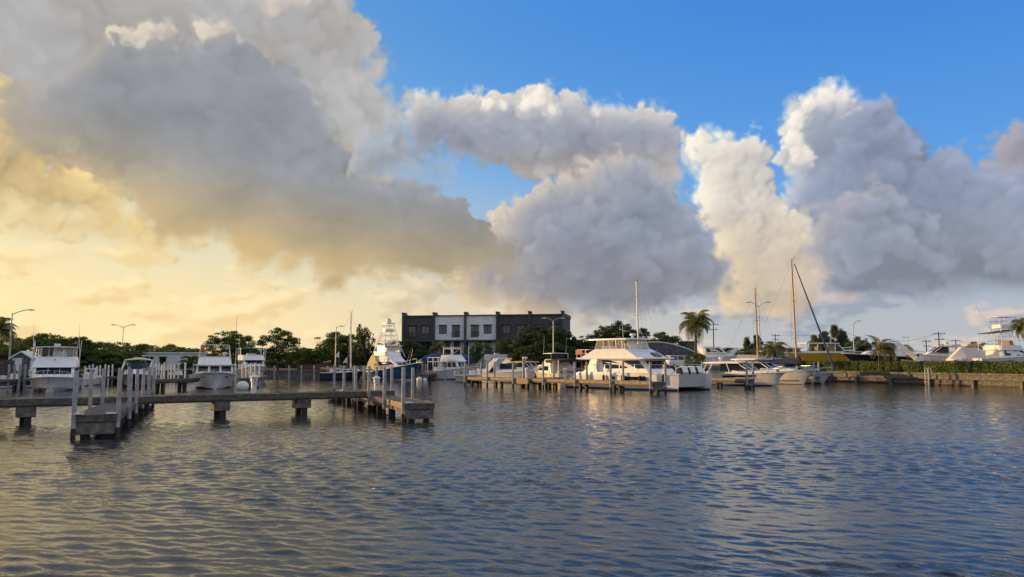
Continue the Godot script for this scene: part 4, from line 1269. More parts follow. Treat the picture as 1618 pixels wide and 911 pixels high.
func tall_fishing_yacht() -> void:
	var f := ahead(SLIP + 0.085)
	var o := thing("fishing_yacht", "tall white fishing yacht with clear flybridge enclosure, bow on at the far left", "yacht", at(80, 70.5) - f * 5.5, SLIP + 0.085)
	var d := {"long": 12.6, "beam": 4.9, "fore": 1.40, "aft": 1.0, "rake": 1.3, "draft": 0.6, "transom": 0.9, "flare": 0.30, "full": 2.6}
	var r := hull(o, d, M.hull_white, {"boot": M.boot_dark, "boot_top": 0.34})
	block(o, "trunk_cabin", M.gelcoat, [[0.4, 4.2, 1.55, 1.15, 0.3, 0.9], [0.4, 3.7, 1.4, 1.55, 0.3, 0.8]])
	var h := block(o, "deckhouse", M.gelcoat, [[-3.4, 1.5, 1.95, 1.0, 0.2, 1.8], [-3.4, 1.1, 1.9, 1.52, 0.2, 1.75], [-3.4, 0.5, 1.85, 2.22, 0.2, 1.7]])
	for u in [[0.02, 0.335], [0.345, 0.655], [0.665, 0.98]]:
		pane(o, h[1], h[2], "front", u[0], u[1], 0.06, 0.92, M.window_blue, "windscreen")
	for side in ["port", "starboard"]:
		pane(o, h[1], h[2], side, 0.10, 0.52, 0.15, 0.85, M.window_dark)
		pane(o, h[1], h[2], side, 0.55, 0.94, 0.15, 0.85, M.window_dark, "window", 0.03)
	var b := block(o, "flybridge", M.gelcoat, [[-3.6, 0.75, 1.98, 2.20, 0.25, 1.85], [-3.6, 0.65, 1.98, 2.32, 0.25, 1.85], [-3.6, -0.9, 1.78, 3.22, 0.25, 1.62]])
	var lamp := Shape.new(); lamp.ball(Vector3(0.02, 2.92, 0), Vector3(0.05, 0.07, 0.06))
	part("horn", lamp, M.engine_black, o)
	var e := [ring8(-3.5, -0.95, 1.72, 3.22, 0.2), ring8(-3.5, -1.15, 1.66, 4.18, 0.2)]
	for u in [[0.0, 0.33], [0.35, 0.56], [0.88, 1.0]]:
		pane(o, e[0], e[1], "front", u[0], u[1], 0.02, 0.98, M.clear_vinyl, "clear_curtain")
	pane(o, e[0], e[1], "front", 0.60, 0.86, 0.14, 0.96, M.window_dark, "open_curtain")
	for side in ["port", "starboard"]:
		pane(o, e[0], e[1], side, 0.02, 0.48, 0.02, 0.98, M.clear_vinyl, "clear_curtain")
		pane(o, e[0], e[1], side, 0.52, 0.98, 0.02, 0.98, M.clear_vinyl, "clear_curtain")
	var lines := []
	for k in 8:
		lines.append([e[0][k], e[1][k]])
	for z in [-0.62, 0.2, 0.62]:
		lines.append([Vector3(-0.95, 3.22, z), Vector3(-1.15, 4.18, z)])
	lines.append([Vector3(-0.94, 3.3, -0.15), Vector3(-1.1, 4.0, -0.9)])
	bars(o, "top_frame", lines, 0.03, M.rail_white)
	canopy(o, "hardtop", M.gelcoat, -3.7, -0.85, 1.85, 4.2, 0.06, 0.08)
	block(o, "radar", M.plastic_white, [[-2.3, -1.6, 0.28, 4.28, 0.1], [-2.3, -1.6, 0.26, 4.52, 0.1]])
	var seat := block(o, "helm_console", M.deck_white, [[-2.2, -1.5, 0.9, 3.1, 0.1], [-2.2, -1.6, 0.8, 3.75, 0.1]])
	bow_rail(o, r, 9, 17, 0.55, M.steel, 0.93)
	for s in [-1.0, 1.0]:
		antenna(o, Vector3(-1.8, 2.3, 1.95 * s), Vector3(-3.0, 4.9, 2.05 * s), 0.045, M.rail_white, "outrigger_base")
		antenna(o, Vector3(-1.9, 2.6, 2.0 * s), Vector3(-3.6 - 0.8 * float(s < 0), 6.6, (2.25 if s > 0 else 1.7) * s), 0.028, M.rail_white, "outrigger")
	var w := Shape.new()
	w.tube(Vector3(-2.6, 3.4, 2.0), Vector3(-2.6, 4.7, 2.0), 0.09, 0.07, 8)
	part("rod_holder", w, M.plastic_white, o)
	antenna(o, Vector3(-2.2, 4.2, -1.75), Vector3(-2.5, 5.6, -1.8), 0.018)
	bars(o, "flybridge_ladder", [[Vector3(-3.6, 1.0, 1.5), Vector3(-3.75, 3.3, 1.5)], [Vector3(-3.6, 1.0, 1.1), Vector3(-3.75, 3.3, 1.1)]], 0.025, M.steel)

func cabin_cruiser() -> void:
	var f := ahead(SLIP)
	var o := thing("cabin_cruiser", "white flared cabin cruiser with three front windows, bow on behind the walkway", "boat", at(341, 77.6) - f * 4.7, SLIP)
	var d := {"long": 10.8, "beam": 4.7, "fore": 1.72, "aft": 1.15, "rake": 1.2, "draft": 0.55, "transom": 0.92, "flare": 0.42, "full": 2.8, "chine": 0.84}
	var r := hull(o, d, M.hull_white, {"boot": M.boot_dark, "boot_top": 0.10})
	name_strokes(o, r, 12, 1.12, 0.16, 1.0, 6, "bow_name")
	name_strokes(o, r, 12, 1.12, 0.22, -1.0, 7, "bow_name")
	var h := block(o, "deckhouse", M.gelcoat, [[-3.0, 1.5, 1.95, 1.3, 0.12, 1.85], [-3.0, 1.5, 1.92, 1.62, 0.12, 1.82], [-3.0, 1.15, 1.86, 2.36, 0.12, 1.76]])
	for u in [[0.02, 0.31], [0.36, 0.64], [0.69, 0.98]]:
		pane(o, h[1], h[2], "front", u[0], u[1], 0.08, 0.90, M.window_blue, "windscreen", 0.0, true)
	for side in ["port", "starboard"]:
		for u in [[0.08, 0.36], [0.40, 0.66], [0.70, 0.95]]:
			pane(o, h[1], h[2], side, u[0], u[1], 0.15, 0.88, M.window_dark)
	block(o, "house_top", M.gelcoat, [[-3.2, 1.6, 2.02, 2.36, 0.2, 1.9], [-3.2, 1.6, 2.02, 2.46, 0.2, 1.9]])
	block(o, "flybridge", M.gelcoat, [[-2.9, 0.9, 1.72, 2.46, 0.25, 1.66], [-2.9, 0.1, 1.58, 3.22, 0.25, 1.48]])
	block(o, "flybridge_lip", M.canvas_tan, [[-2.9, 0.12, 1.6, 3.22, 0.25, 1.5], [-2.9, 0.05, 1.58, 3.30, 0.25, 1.48]])
	radar(o, Vector3(-0.6, 3.5, -0.95), 0.26)
	var lines := []
	for s in [-1.0, 1.0]:
		lines.append([Vector3(-0.6, 2.5, 1.66 * s), Vector3(-1.0, 4.5, 1.42 * s), Vector3(-2.6, 4.5, 1.42 * s), Vector3(-2.7, 2.5, 1.62 * s)])
	lines.append([Vector3(-1.0, 4.5, -1.42), Vector3(-1.0, 4.56, 0), Vector3(-1.0, 4.5, 1.42)])
	lines.append([Vector3(-2.6, 4.5, -1.42), Vector3(-2.6, 4.5, 1.42)])
	bars(o, "bimini_frame", lines, 0.03, M.rail_white)
	canopy(o, "bimini_top", M.canvas_tan, -2.7, -1.9, 1.42, 4.5, 0.05, 0.04)
	var lv := Shape.new()
	lv.box(Vector3(-0.95, 4.05, 1.22), Vector3(0.16, 0.55, 0.34), Basis(Vector3.RIGHT, 0.2), 0.06)
	part("life_vest", lv, M.orange, o)
	var l2 := Shape.new()
	l2.box(Vector3(-0.95, 4.2, -1.15), Vector3(0.14, 0.36, 0.26), Basis(Vector3.RIGHT, -0.2), 0.06)
	part("life_vest", l2, M.canvas_tan, o)
	antenna(o, Vector3(-0.4, 1.6, -2.05), Vector3(-0.5, 4.2, -2.1), 0.05, M.rail_white, "outrigger_base")
	antenna(o, Vector3(-0.5, 4.2, -2.1), Vector3(-0.7, 7.6, -2.05), 0.028, M.wire, "outrigger")
	antenna(o, Vector3(-2.4, 4.5, -0.6), Vector3(-2.6, 6.9, -0.6), 0.016)
	antenna(o, Vector3(-2.4, 4.5, 0.2), Vector3(-2.6, 6.8, 0.25), 0.016)
	bars(o, "side_rail", [[Vector3(1.2, 1.5, 2.0), Vector3(1.2, 2.5, 2.05), Vector3(-2.8, 2.5, 2.15)], [Vector3(0.0, 1.4, 2.1), Vector3(0.0, 2.5, 2.08)], [Vector3(1.2, 1.5, -2.0), Vector3(1.2, 2.5, -2.05), Vector3(-2.8, 2.5, -2.15)]], 0.025, M.rail_white)
	bow_rail(o, r, 10, 17, 0.18, M.steel, 0.95)

func teal_topped_boat() -> void:
	var t := SLIP + 0.10
	var f := ahead(t)
	var o := thing("convertible_yacht", "white flybridge yacht with a flat teal canopy behind the three-windowed cruiser", "yacht", at(409, 116) - f * 5.0, t)
	var d := {"long": 11.6, "beam": 4.5, "fore": 2.1, "aft": 1.3, "rake": 1.3, "draft": 0.6, "transom": 0.9, "flare": 0.32, "full": 2.4}
	var r := hull(o, d, M.hull_white, {"boot": M.boot_dark})
	band(o, r, "port_stripe", M.boot_dark, -0.75, -0.66, 10, 17, 0.012, true)
	var h := block(o, "deckhouse", M.gelcoat, [[-3.4, 1.4, 1.8, 1.3, 0.2, 1.6], [-3.4, 1.1, 1.75, 2.30, 0.2, 1.55], [-3.4, 0.5, 1.7, 2.95, 0.2, 1.5]])
	pane(o, h[1], h[2], "front", 0.02, 0.98, 0.05, 0.95, M.window_dark, "windscreen")
	for side in ["port", "starboard"]:
		pane(o, h[1], h[2], side, 0.06, 0.97, 0.08, 0.92, M.window_dark)
	block(o, "flybridge", M.gelcoat, [[-3.6, 0.9, 1.85, 2.95, 0.25, 1.7], [-3.6, -0.4, 1.72, 3.75, 0.25, 1.55]])
	block(o, "console", M.deck_white, [[-2.2, -1.2, 0.8, 3.4, 0.1], [-2.2, -1.5, 0.7, 4.0, 0.1]])
	canopy(o, "teal_canopy", M.canvas_teal, -3.9, -0.6, 1.85, 4.85, 0.06, 0.12)
	var lines := []
	for s in [-1.0, 1.0]:
		for x in [-0.9, -3.5]:
			bars(o, "canopy_post", [[Vector3(x, 3.2, 1.75 * s), Vector3(x, 4.85, 1.75 * s)]], 0.06, M.rail_white)
	antenna(o, Vector3(-1.0, 2.6, -1.9), Vector3(-2.8, 5.4, -2.4), 0.05, M.rail_white, "outrigger")
	antenna(o, Vector3(-1.0, 2.6, 1.9), Vector3(-1.2, 7.2, 1.95), 0.03, M.rail_white, "outrigger")
	bow_rail(o, r, 9, 17, 0.5, M.steel)

func arch_cruiser() -> void:
	var f := ahead(SLIP)
	var o := thing("express_cruiser", "grey and navy express cruiser with a swept arch, hidden behind the left pier's pilings", "boat", at(212, 84) - f * 4.6, SLIP)
	var d := {"long": 10.2, "beam": 3.7, "fore": 1.45, "aft": 1.1, "rake": 1.5, "draft": 0.5, "transom": 0.92, "flare": 0.3, "full": 2.5}
	var r := hull(o, d, M.hull_navy, {"boot": M.boot_dark})
	var h := block(o, "cabin_top", M.gelcoat, [[-1.0, 3.6, 1.45, 1.2, 0.3, 0.7], [-1.0, 2.4, 1.25, 1.9, 0.3, 0.6]])
	var w := block(o, "windscreen", M.window_blue, [[-1.4, 1.6, 1.4, 1.75, 0.35, 0.9], [-1.4, 0.3, 1.25, 2.55, 0.3, 0.9]])
	for s in [-1.0, 1.0]:
		var a := Shape.new()
		a.prism(PackedVector2Array([Vector2(1.8, 1.7), Vector2(1.1, 1.9), Vector2(-2.2, 2.95), Vector2(-3.2, 2.75), Vector2(-3.4, 1.2), Vector2(-2.9, 1.2), Vector2(-2.6, 2.5), Vector2(-1.8, 2.6)]), Transform3D(Basis(), Vector3(0, 0, 1.42 * s)), 0.14)
		part("arch_side", a, M.gelcoat, o, 20.0)
	canopy(o, "arch_top", M.gelcoat, -3.2, -1.0, 1.45, 2.98, 0.16, 0.10)
	block(o, "radar", M.plastic_white, [[-2.5, -1.9, 0.5, 3.12, 0.1], [-2.5, -1.9, 0.45, 3.22, 0.1]])
	antenna(o, Vector3(-2.6, 3.0, -1.1), Vector3(-3.0, 4.6, -1.1), 0.02)
	bow_rail(o, r, 9, 17, 0.45, M.steel)

func small_open_boat(called: String, label: String, where: Vector3, turn: float, long: float, hm: Material, motors: int, top: Material, group := "") -> Node3D:
	var o := thing(called, label, "boat", where, turn, group)
	var d := {"long": long, "beam": long * 0.33, "fore": 1.05, "aft": 0.75, "rake": 0.8, "draft": 0.3, "transom": 0.95, "flare": 0.25, "full": 2.4}
	var r := hull(o, d, hm, {"boot": M.boot_dark, "boot_top": 0.06})
	block(o, "console", M.gelcoat, [[-0.7, 0.3, 0.42, 0.75, 0.08], [-0.6, 0.15, 0.38, 1.5, 0.08]])
	block(o, "console_screen", M.window_dark, [[-0.25, 0.12, 0.38, 1.5, 0.08], [-0.3, -0.1, 0.34, 1.85, 0.06]])
	block(o, "helm_seat", M.deck_white, [[-1.5, -1.0, 0.45, 0.7, 0.06], [-1.5, -1.0, 0.42, 1.3, 0.06]])
	if top:
		canopy(o, "t_top", top, -1.5, 0.7, 0.95, 2.55, 0.08, 0.05)
		var lines := []
		for s in [-1.0, 1.0]:
			lines += [[Vector3(0.2, 0.8, 0.5 * s), Vector3(0.35, 2.55, 0.8 * s)], [Vector3(-0.8, 0.8, 0.5 * s), Vector3(-1.1, 2.55, 0.8 * s)]]
		bars(o, "t_top_frame", lines, 0.03, M.steel)
	for k in motors:
		outboard(o, Vector3(-long * 0.5 - 0.1, 0.55, (k - (motors - 1) * 0.5) * 0.6), M.engine_grey if k % 2 == 0 else M.engine_black)
	return o

func tower_sportfisher() -> void:
	var t := -0.86
	var o := thing("sportfisher", "blue-hulled sportfishing boat with a tall white lookout tower", "sportfishing boat", at(622, 118.5), t)
	var d := {"long": 14.6, "beam": 4.7, "fore": 2.55, "aft": 1.15, "rake": 1.9, "draft": 0.6, "transom": 0.92, "flare": 0.42, "full": 2.3, "hump": -0.12}
	var r := hull(o, d, M.hull_blue, {"rail_mat": M.gelcoat, "boot": M.hull_white, "boot_top": 0.16})
	var h := block(o, "deckhouse", M.gelcoat, [[-2.6, 3.8, 1.9, 1.5, 0.3, 1.2], [-2.6, 3.0, 1.85, 2.15, 0.3, 1.2], [-2.6, 1.9, 1.75, 2.75, 0.3, 1.2], [-2.6, 0.4, 1.6, 3.7, 0.4, 1.2]])
	for side in ["port", "starboard"]:
		pane(o, h[1], h[2], side, 0.10, 0.95, 0.05, 0.92, M.window_dark, "window", 0.06)
	pane(o, h[1], h[2], "front", 0.02, 0.98, 0.05, 0.9, M.window_dark, "windscreen")
	pane(o, h[0], h[2], "back", 0.2, 0.8, 0.05, 0.95, M.window_dark, "saloon_door")
	block(o, "flybridge", M.gelcoat, [[-3.2, 0.3, 1.75, 3.68, 0.4, 1.45], [-3.2, 0.0, 1.68, 4.25, 0.4, 1.4]])
	var e := [ring8(-2.6, 0.1, 1.5, 4.25, 0.3), ring8(-2.6, -0.15, 1.42, 5.15, 0.3)]
	for u in [[0.02, 0.48], [0.52, 0.98]]:
		pane(o, e[0], e[1], "front", u[0], u[1], 0.05, 0.95, M.clear_vinyl, "clear_curtain")
	for side in ["port", "starboard"]:
		pane(o, e[0], e[1], side, 0.05, 0.95, 0.05, 0.95, M.clear_vinyl, "clear_curtain")
	var lines := []
	for k in 8:
		lines.append([e[0][k], e[1][k]])
	bars(o, "enclosure_frame", lines, 0.035, M.rail_white)
	canopy(o, "flybridge_hardtop", M.gelcoat, -2.9, 0.2, 1.65, 5.15, 0.10, 0.09)
	block(o, "helm_pod", M.gelcoat, [[-1.9, -0.7, 0.8, 4.2, 0.15], [-1.9, -0.9, 0.7, 4.9, 0.15]])
	radar(o, Vector3(-1.0, 5.5, 0.3), 0.4)
	# tower: four legs that lean together, hoops, a belt and a small roof
	var legs := []
	for s in [-1.0, 1.0]:
		legs.append([Vector3(0.5, 3.4, 1.75 * s), Vector3(-0.55, 5.7, 1.25 * s), Vector3(-1.05, 8.55, 0.58 * s)])
		legs.append([Vector3(-4.2, 1.5, 1.95 * s), Vector3(-3.1, 4.8, 1.4 * s), Vector3(-2.1, 8.55, 0.55 * s)])
		legs.append([Vector3(-3.6, 1.5, 1.98 * s), Vector3(-2.7, 4.9, 1.42 * s), Vector3(-1.9, 7.5, 0.75 * s)])
		legs.append([Vector3(-1.3, 5.3, 1.35 * s), Vector3(-2.6, 5.3, 1.35 * s)])
	for y in [5.9, 6.7, 7.5, 8.2]:
		var k = (8.55 - y) / 2.85
		var x0 = -1.05 + 0.5 * k; var x1 = -2.1 - 0.75 * k; var z = 0.58 + 0.67 * k
		legs.append([Vector3(x0, y, z), Vector3(x0, y, -z), Vector3(x1, y, -z), Vector3(x1, y, z), Vector3(x0, y, z)])
	for s in [-1.0, 1.0]:
		legs.append([Vector3(-0.6, 5.7, 1.25 * s), Vector3(-2.0, 6.9, 0.9 * s)])
		legs.append([Vector3(-2.7, 5.7, 1.25 * s), Vector3(-1.2, 6.9, 0.95 * s)])
	bars(o, "tower_frame", legs, 0.045, M.rail_white)
	block(o, "tower_belt", M.gelcoat, [[-2.25, -0.95, 0.85, 7.3, 0.25], [-2.2, -1.0, 0.78, 7.75, 0.25]])
	canopy(o, "tower_roof", M.gelcoat, -2.35, -0.75, 0.85, 8.62, 0.05, 0.09)
	var dome := Shape.new()
	dome.lathe([[0.30, 0.0], [0.36, 0.12], [0.36, 0.42], [0.26, 0.66], [0.02, 0.76]], Vector3(-1.5, 8.66, 0), 14)
	part("satellite_dome", dome, M.plastic_white, o, 40.0)
	antenna(o, Vector3(-1.9, 8.65, 0.5), Vector3(-2.0, 11.4, 0.5), 0.018)
	for s in [-1.0, 1.0]:
		antenna(o, Vector3(-0.6, 3.3, 1.9 * s), Vector3(-4.6, 8.3, 2.3 * s), 0.035, M.rail_white, "outrigger")
	antenna(o, Vector3(4.4, 2.6, 0.5), Vector3(6.0, 4.9, 0.6), 0.03, M.rail_white, "fishing_rod")
	antenna(o, Vector3(3.6, 2.4, -0.6), Vector3(4.2, 4.6, -0.7), 0.02, M.rail_white, "fishing_rod")
	# cockpit canvas that catches the sun, and the cockpit itself
	var c := Shape.new()
	for s in [-1.0, 1.0]:
		c.prism(PackedVector2Array([Vector2(-2.3, 3.7), Vector2(-3.2, 3.7), Vector2(-4.2, 2.7), Vector2(-4.9, 1.5), Vector2(-3.6, 1.7), Vector2(-1.6, 1.25), Vector2(-0.2, 1.5), Vector2(-1.0, 2.3), Vector2(-1.9, 2.9)]), Transform3D(Basis(), Vector3(0, 0, 1.93 * s)), 0.03)
	c.hexa([Vector3(-3.2, 3.66, -1.9), Vector3(-3.2, 3.66, 1.9), Vector3(-4.2, 2.68, 1.9), Vector3(-4.2, 2.68, -1.9), Vector3(-3.2, 3.70, -1.9), Vector3(-3.2, 3.70, 1.9), Vector3(-4.2, 2.72, 1.9), Vector3(-4.2, 2.72, -1.9)])
	part("cockpit_canvas", c, M.canvas_cream, o, 20.0).set_meta("label", "pale yellow cockpit canvas lit by the sun")
	bow_rail(o, r, 7, 17, 0.62, M.rail_white, 0.92)
	var pul := Shape.new()
	pul.box(Vector3(7.2, 2.62, 0), Vector3(1.3, 0.10, 0.5), Basis(), 0.04)
	part("bow_pulpit", pul, M.gelcoat, o, 20.0)

func white_fishing_boat() -> void:
	var t := -0.62
	var o := thing("fishing_boat", "white fishing boat with a rod rack above its flybridge, right of the blue hull", "boat", at(721, 120), t)
	o.scale = Vector3.ONE * 1.08
	var d := {"long": 9.2, "beam": 3.6, "fore": 1.9, "aft": 1.1, "rake": 1.4, "draft": 0.5, "transom": 0.95, "flare": 0.3, "full": 2.3}
	var r := hull(o, d, M.hull_white, {"boot": M.boot_dark, "boot_top": 0.06})
	var h := block(o, "wheelhouse", M.gelcoat, [[-1.6, 1.6, 1.35, 1.2, 0.15, 1.1], [-1.6, 1.3, 1.32, 1.65, 0.15, 1.1], [-1.6, 0.9, 1.28, 2.55, 0.15, 1.05]])
	for side in ["port", "starboard"]:
		for u in [[0.05, 0.30], [0.36, 0.62], [0.68, 0.95]]:
			pane(o, h[1], h[2], side, u[0], u[1], 0.1, 0.85, M.window_dark)
	for u in [[0.04, 0.48], [0.52, 0.96]]:
		pane(o, h[1], h[2], "front", u[0], u[1], 0.1, 0.85, M.window_dark, "windscreen")
	pane(o, h[0], h[2], "back", 0.3, 0.7, 0.05, 0.9, M.window_dark, "cabin_door")
	block(o, "flybridge", M.gelcoat, [[-2.0, 1.1, 1.4, 2.55, 0.2, 1.2], [-1.9, 0.3, 1.3, 3.45, 0.2, 1.1]])
	var lines := []
	for x in [-1.5, 0.0]:
		for s in [-1.0, 1.0]:
			lines.append([Vector3(x, 2.6, 1.15 * s), Vector3(x, 4.35, 1.0 * s)])
		lines.append([Vector3(x, 4.35, -1.0), Vector3(x, 4.35, 1.0)])
		for k in 5:
			lines.append([Vector3(x, 4.25, -0.9 + 0.45 * k), Vector3(x - 0.12, 4.62, -0.9 + 0.45 * k)])
	lines += [[Vector3(-1.5, 4.35, 1.0), Vector3(0, 4.35, 1.0)], [Vector3(-1.5, 4.35, -1.0), Vector3(0, 4.35, -1.0)], [Vector3(-0.2, 3.4, 1.1), Vector3(0.7, 4.1, 0.4)]]
	bars(o, "rod_rack", lines, 0.045, M.rail_white)
	var stern := []
	for x in [-4.2, -3.2, -2.2]:
		for s in [-1.0, 1.0]:
			stern.append([Vector3(x, 1.0, 1.4 * s), Vector3(x, 3.1, 1.35 * s)])
	for y in [2.5, 3.1]:
		stern.append([Vector3(-2.0, y, 1.35), Vector3(-4.2, y, 1.35), Vector3(-4.2, y, -1.35), Vector3(-2.0, y, -1.35)])
	bars(o, "stern_frame", stern, 0.05, M.rail_white)
	block(o, "bait_box", M.gelcoat, [[-3.6, -2.4, 0.8, 0.9, 0.1], [-3.6, -2.4, 0.75, 1.75, 0.1]])
	bow_rail(o, r, 10, 17, 0.35, M.steel)
	var fl := thing("mooring_float", "pale round mooring float between the blue and the white fishing boats", "float", at(667, 111, 0.15))
	var s := Shape.new(); s.ball(Vector3(-0.35, 0, 0), Vector3(0.42, 0.42, 0.42), 14, 8)
	s.ball(Vector3(0.45, -0.05, 0.2), Vector3(0.30, 0.30, 0.30), 14, 8)
	part("body", s, M.buoy_white, fl, 60.0)

func black_topped_cruiser() -> void:
	var t := BERTH + PI - 0.25
	var o := thing("flybridge_cruiser", "cream flybridge cruiser with a black canvas top behind the sunlit dock", "boat", at(872, 97), t)
	o.scale = Vector3.ONE * 1.06
	var d := {"long": 10.0, "beam": 3.8, "fore": 1.6, "aft": 1.2, "rake": 1.3, "draft": 0.5, "transom": 0.95, "flare": 0.3, "full": 2.4}
	var r := hull(o, d, M.hull_cream, {"boot": M.boot_dark})
	var h := block(o, "cabin", M.gelcoat, [[-2.6, 2.8, 1.55, 1.2, 0.25, 1.0], [-2.6, 1.8, 1.45, 2.2, 0.3, 0.95]])
	for side in ["port", "starboard"]:
		pane(o, h[0], h[1], side, 0.1, 0.9, 0.35, 0.85, M.window_dark, "window", 0.04)
	var b := block(o, "flybridge", M.gelcoat, [[-2.4, 1.0, 1.3, 2.2, 0.25, 0.9], [-2.4, 0.4, 1.2, 2.85, 0.3, 0.85]])
	var w := block(o, "flybridge_screen", M.window_blue, [[-0.8, 0.5, 1.1, 2.85, 0.25, 0.8], [-0.8, -0.2, 1.0, 3.55, 0.25, 0.7]])
	canopy(o, "hardtop", M.gelcoat, -2.0, 0.1, 1.2, 3.55, 0.06, 0.07)
	canopy(o, "black_bimini", M.canvas_black, -4.6, -1.2, 1.6, 2.75, 0.18, 0.30)
	var lines := []
	for s in [-1.0, 1.0]:
		lines += [[Vector3(-4.4, 1.2, 1.5 * s), Vector3(-4.4, 2.7, 1.5 * s)], [Vector3(-2.6, 1.2, 1.5 * s), Vector3(-2.2, 2.7, 1.5 * s)], [Vector3(-1.9, 2.8, 1.1 * s), Vector3(-1.9, 3.55, 1.1 * s)]]
	for p in lines: bars(o, "top_post", [p], 0.03, M.steel)
	block(o, "cockpit_seat", M.seat_tan, [[-4.0, -3.2, 1.1, 1.0, 0.1], [-4.0, -3.2, 1.1, 1.55, 0.1]])
	antenna(o, Vector3(0.2, 3.5, -1.0), Vector3(0.0, 5.6, -1.0), 0.02)
	antenna(o, Vector3(-1.6, 3.5, 1.0), Vector3(-1.8, 5.3, 1.0), 0.015)
	bow_rail(o, r, 9, 17, 0.5, M.steel)

func power_catamaran() -> void:
	var t := BERTH
	var o := thing("power_catamaran", "big white two-hulled flybridge catamaran berthed at the sunlit dock", "catamaran", Vector3(12.9, 0, -80.0), t)
	# two plumb-bowed hulls
	for s in [-1.0, 1.0]:
		var rings := []
		var n := 20
		for k in n + 1:
			var u := float(k) / n
			var x := -7.3 + 14.6 * u
			var w := 0.95 * pow(maxf(0.0, 1.0 - pow(u, 4.5)), 0.8) + 0.05
			var top := 1.72 - 0.10 * u
			if x < -5.2:
				top = lerpf(0.45, 1.66, clampf((x + 7.3) / 2.1, 0.0, 1.0))
			var ring := PackedVector3Array()
			for p in [[-1.0, top], [-1.04, top - 0.16], [-0.98, 0.75], [-0.80, 0.05], [0.0, -0.5], [0.80, 0.05], [0.98, 0.75], [1.04, top - 0.16], [1.0, top]]:
				ring.append(Vector3(x - (0.12 if u > 0.97 and p[1] < 0.1 else 0.0), minf(p[1], top), p[0] * w + 2.45 * s))
			rings.append(ring)
		var h := Shape.new()
		h.loft(rings, true, true)
		part("hull", h, M.hull_white, o, 30.0)
		var side := 1.0 if s > 0 else -1.0
		var b := Shape.new()
		for k in n:
			var q := []
			for e in [[k, 3], [k + 1, 3]]:
				for sg in [-1.0, 1.0]:
					var ring: PackedVector3Array = rings[e[0]]
					q.append(ring[3 if sg < 0 else 5])
			for e in [0, 1]:
				var a0: Vector3 = q[e]; var a1: Vector3 = q[2 + e]
				var outw := Vector3(0, 0, (-1.0 if e == 0 else 1.0) * 0.03)
				b.quad(a0 + outw + Vector3(0, -0.15, 0), a1 + outw + Vector3(0, -0.15, 0), a1 + outw + Vector3(0, 0.10, 0), a0 + outw + Vector3(0, 0.10, 0), a0 - outw * 20.0)
		part("waterline_stripe", b, M.boot_dark, o, 30.0)
		# the windows low in the hull's outer side
		for w in [[-5.4, -4.0], [-3.5, -3.15], [-0.4, 0.05], [1.3, 4.1]]:
			var g := Shape.new()
			g.box(Vector3((w[0] + w[1]) * 0.5, 1.12, 2.45 * s + 0.965 * side), Vector3(w[1] - w[0], 0.34, 0.06), Basis(), 0.02)
			part("hull_window", g, M.window_dark, o, 20.0)
		for k in 5:
			var st := Shape.new()
			st.box(Vector3(-7.1 + 0.42 * k, 0.28 + 0.26 * k, 2.45 * s), Vector3(0.5, 0.22, 1.3), Basis(), 0.03)
			part("stern_step", st, M.deck_white, o, 20.0)
		var ln := Shape.new()
		ln.box(Vector3(0.6, 1.60, 2.45 * s + 1.0 * side), Vector3(12.4, 0.035, 0.04))
		part("rub_strip", ln, M.hull_grey, o, 20.0)
	# bridge deck and its front
	block(o, "bridge_deck", M.hull_white, [[-6.0, 4.6, 1.9, 0.85, 0.2], [-6.0, 5.2, 1.9, 1.62, 0.2]])
	block(o, "foredeck", M.gelcoat, [[3.6, 6.6, 2.3, 1.40, 0.1], [3.6, 6.6, 2.3, 1.60, 0.1]])
	block(o, "front_beam", M.hull_grey, [[6.35, 6.75, 2.4, 0.35, 0.05], [6.45, 6.80, 2.4, 1.62, 0.05]])
	# saloon: black glass under a sweeping white side
	var sal := block(o, "saloon", M.gelcoat, [[-5.0, 3.6, 2.75, 1.60, 0.4, 2.0], [-5.0, 3.3, 2.7, 2.0, 0.4, 1.95], [-4.7, 2.1, 2.55, 2.95, 0.4, 1.8]])
	for s in [-1.0, 1.0]:
		var a: Vector3 = sal[1][5 if s > 0 else 0]; var b: Vector3 = sal[1][4 if s > 0 else 1]
		var c: Vector3 = sal[2][4 if s > 0 else 1]; var d: Vector3 = sal[2][5 if s > 0 else 0]
		var nn := (b - a).cross(d - a).normalized()
		nn = nn if nn.z * s > 0.0 else -nn
		for shape in [[[0.26, 0.95], [0.44, 0.90], [0.60, 0.60], [0.72, 0.10], [0.33, 0.02], [0.28, 0.4]], [[0.66, 0.86], [0.995, 0.88], [0.985, 0.06], [0.86, 0.06]]]:
			var g := Shape.new()
			var lo := PackedVector3Array(); var hi := PackedVector3Array()
			for p in shape:
				var q := a.lerp(b, p[0]).lerp(d.lerp(c, p[0]), p[1])
				lo.append(q - nn * 0.03); hi.append(q + nn * 0.03)
			g.loft([lo, hi])
			part("saloon_window", g, M.window_dark, o, 10.0)
		# aft side pillar with its curve
		var p := Shape.new()
		p.prism(PackedVector2Array([Vector2(-5.2, 1.6), Vector2(-2.9, 1.6), Vector2(-3.1, 2.2), Vector2(-2.95, 3.0), Vector2(-3.7, 3.0), Vector2(-4.1, 2.4), Vector2(-4.7, 1.9)]), Transform3D(Basis(), Vector3(0, 0, 2.86 * s)), 0.10)
		part("side_pillar", p, M.gelcoat, o, 20.0)
	for u in [[0.0, 0.24], [0.26, 0.49], [0.51, 0.74], [0.76, 1.0]]:
		pane(o, sal[1], sal[2], "front", u[0], u[1], 0.05, 0.86, M.window_dark, "front_window")
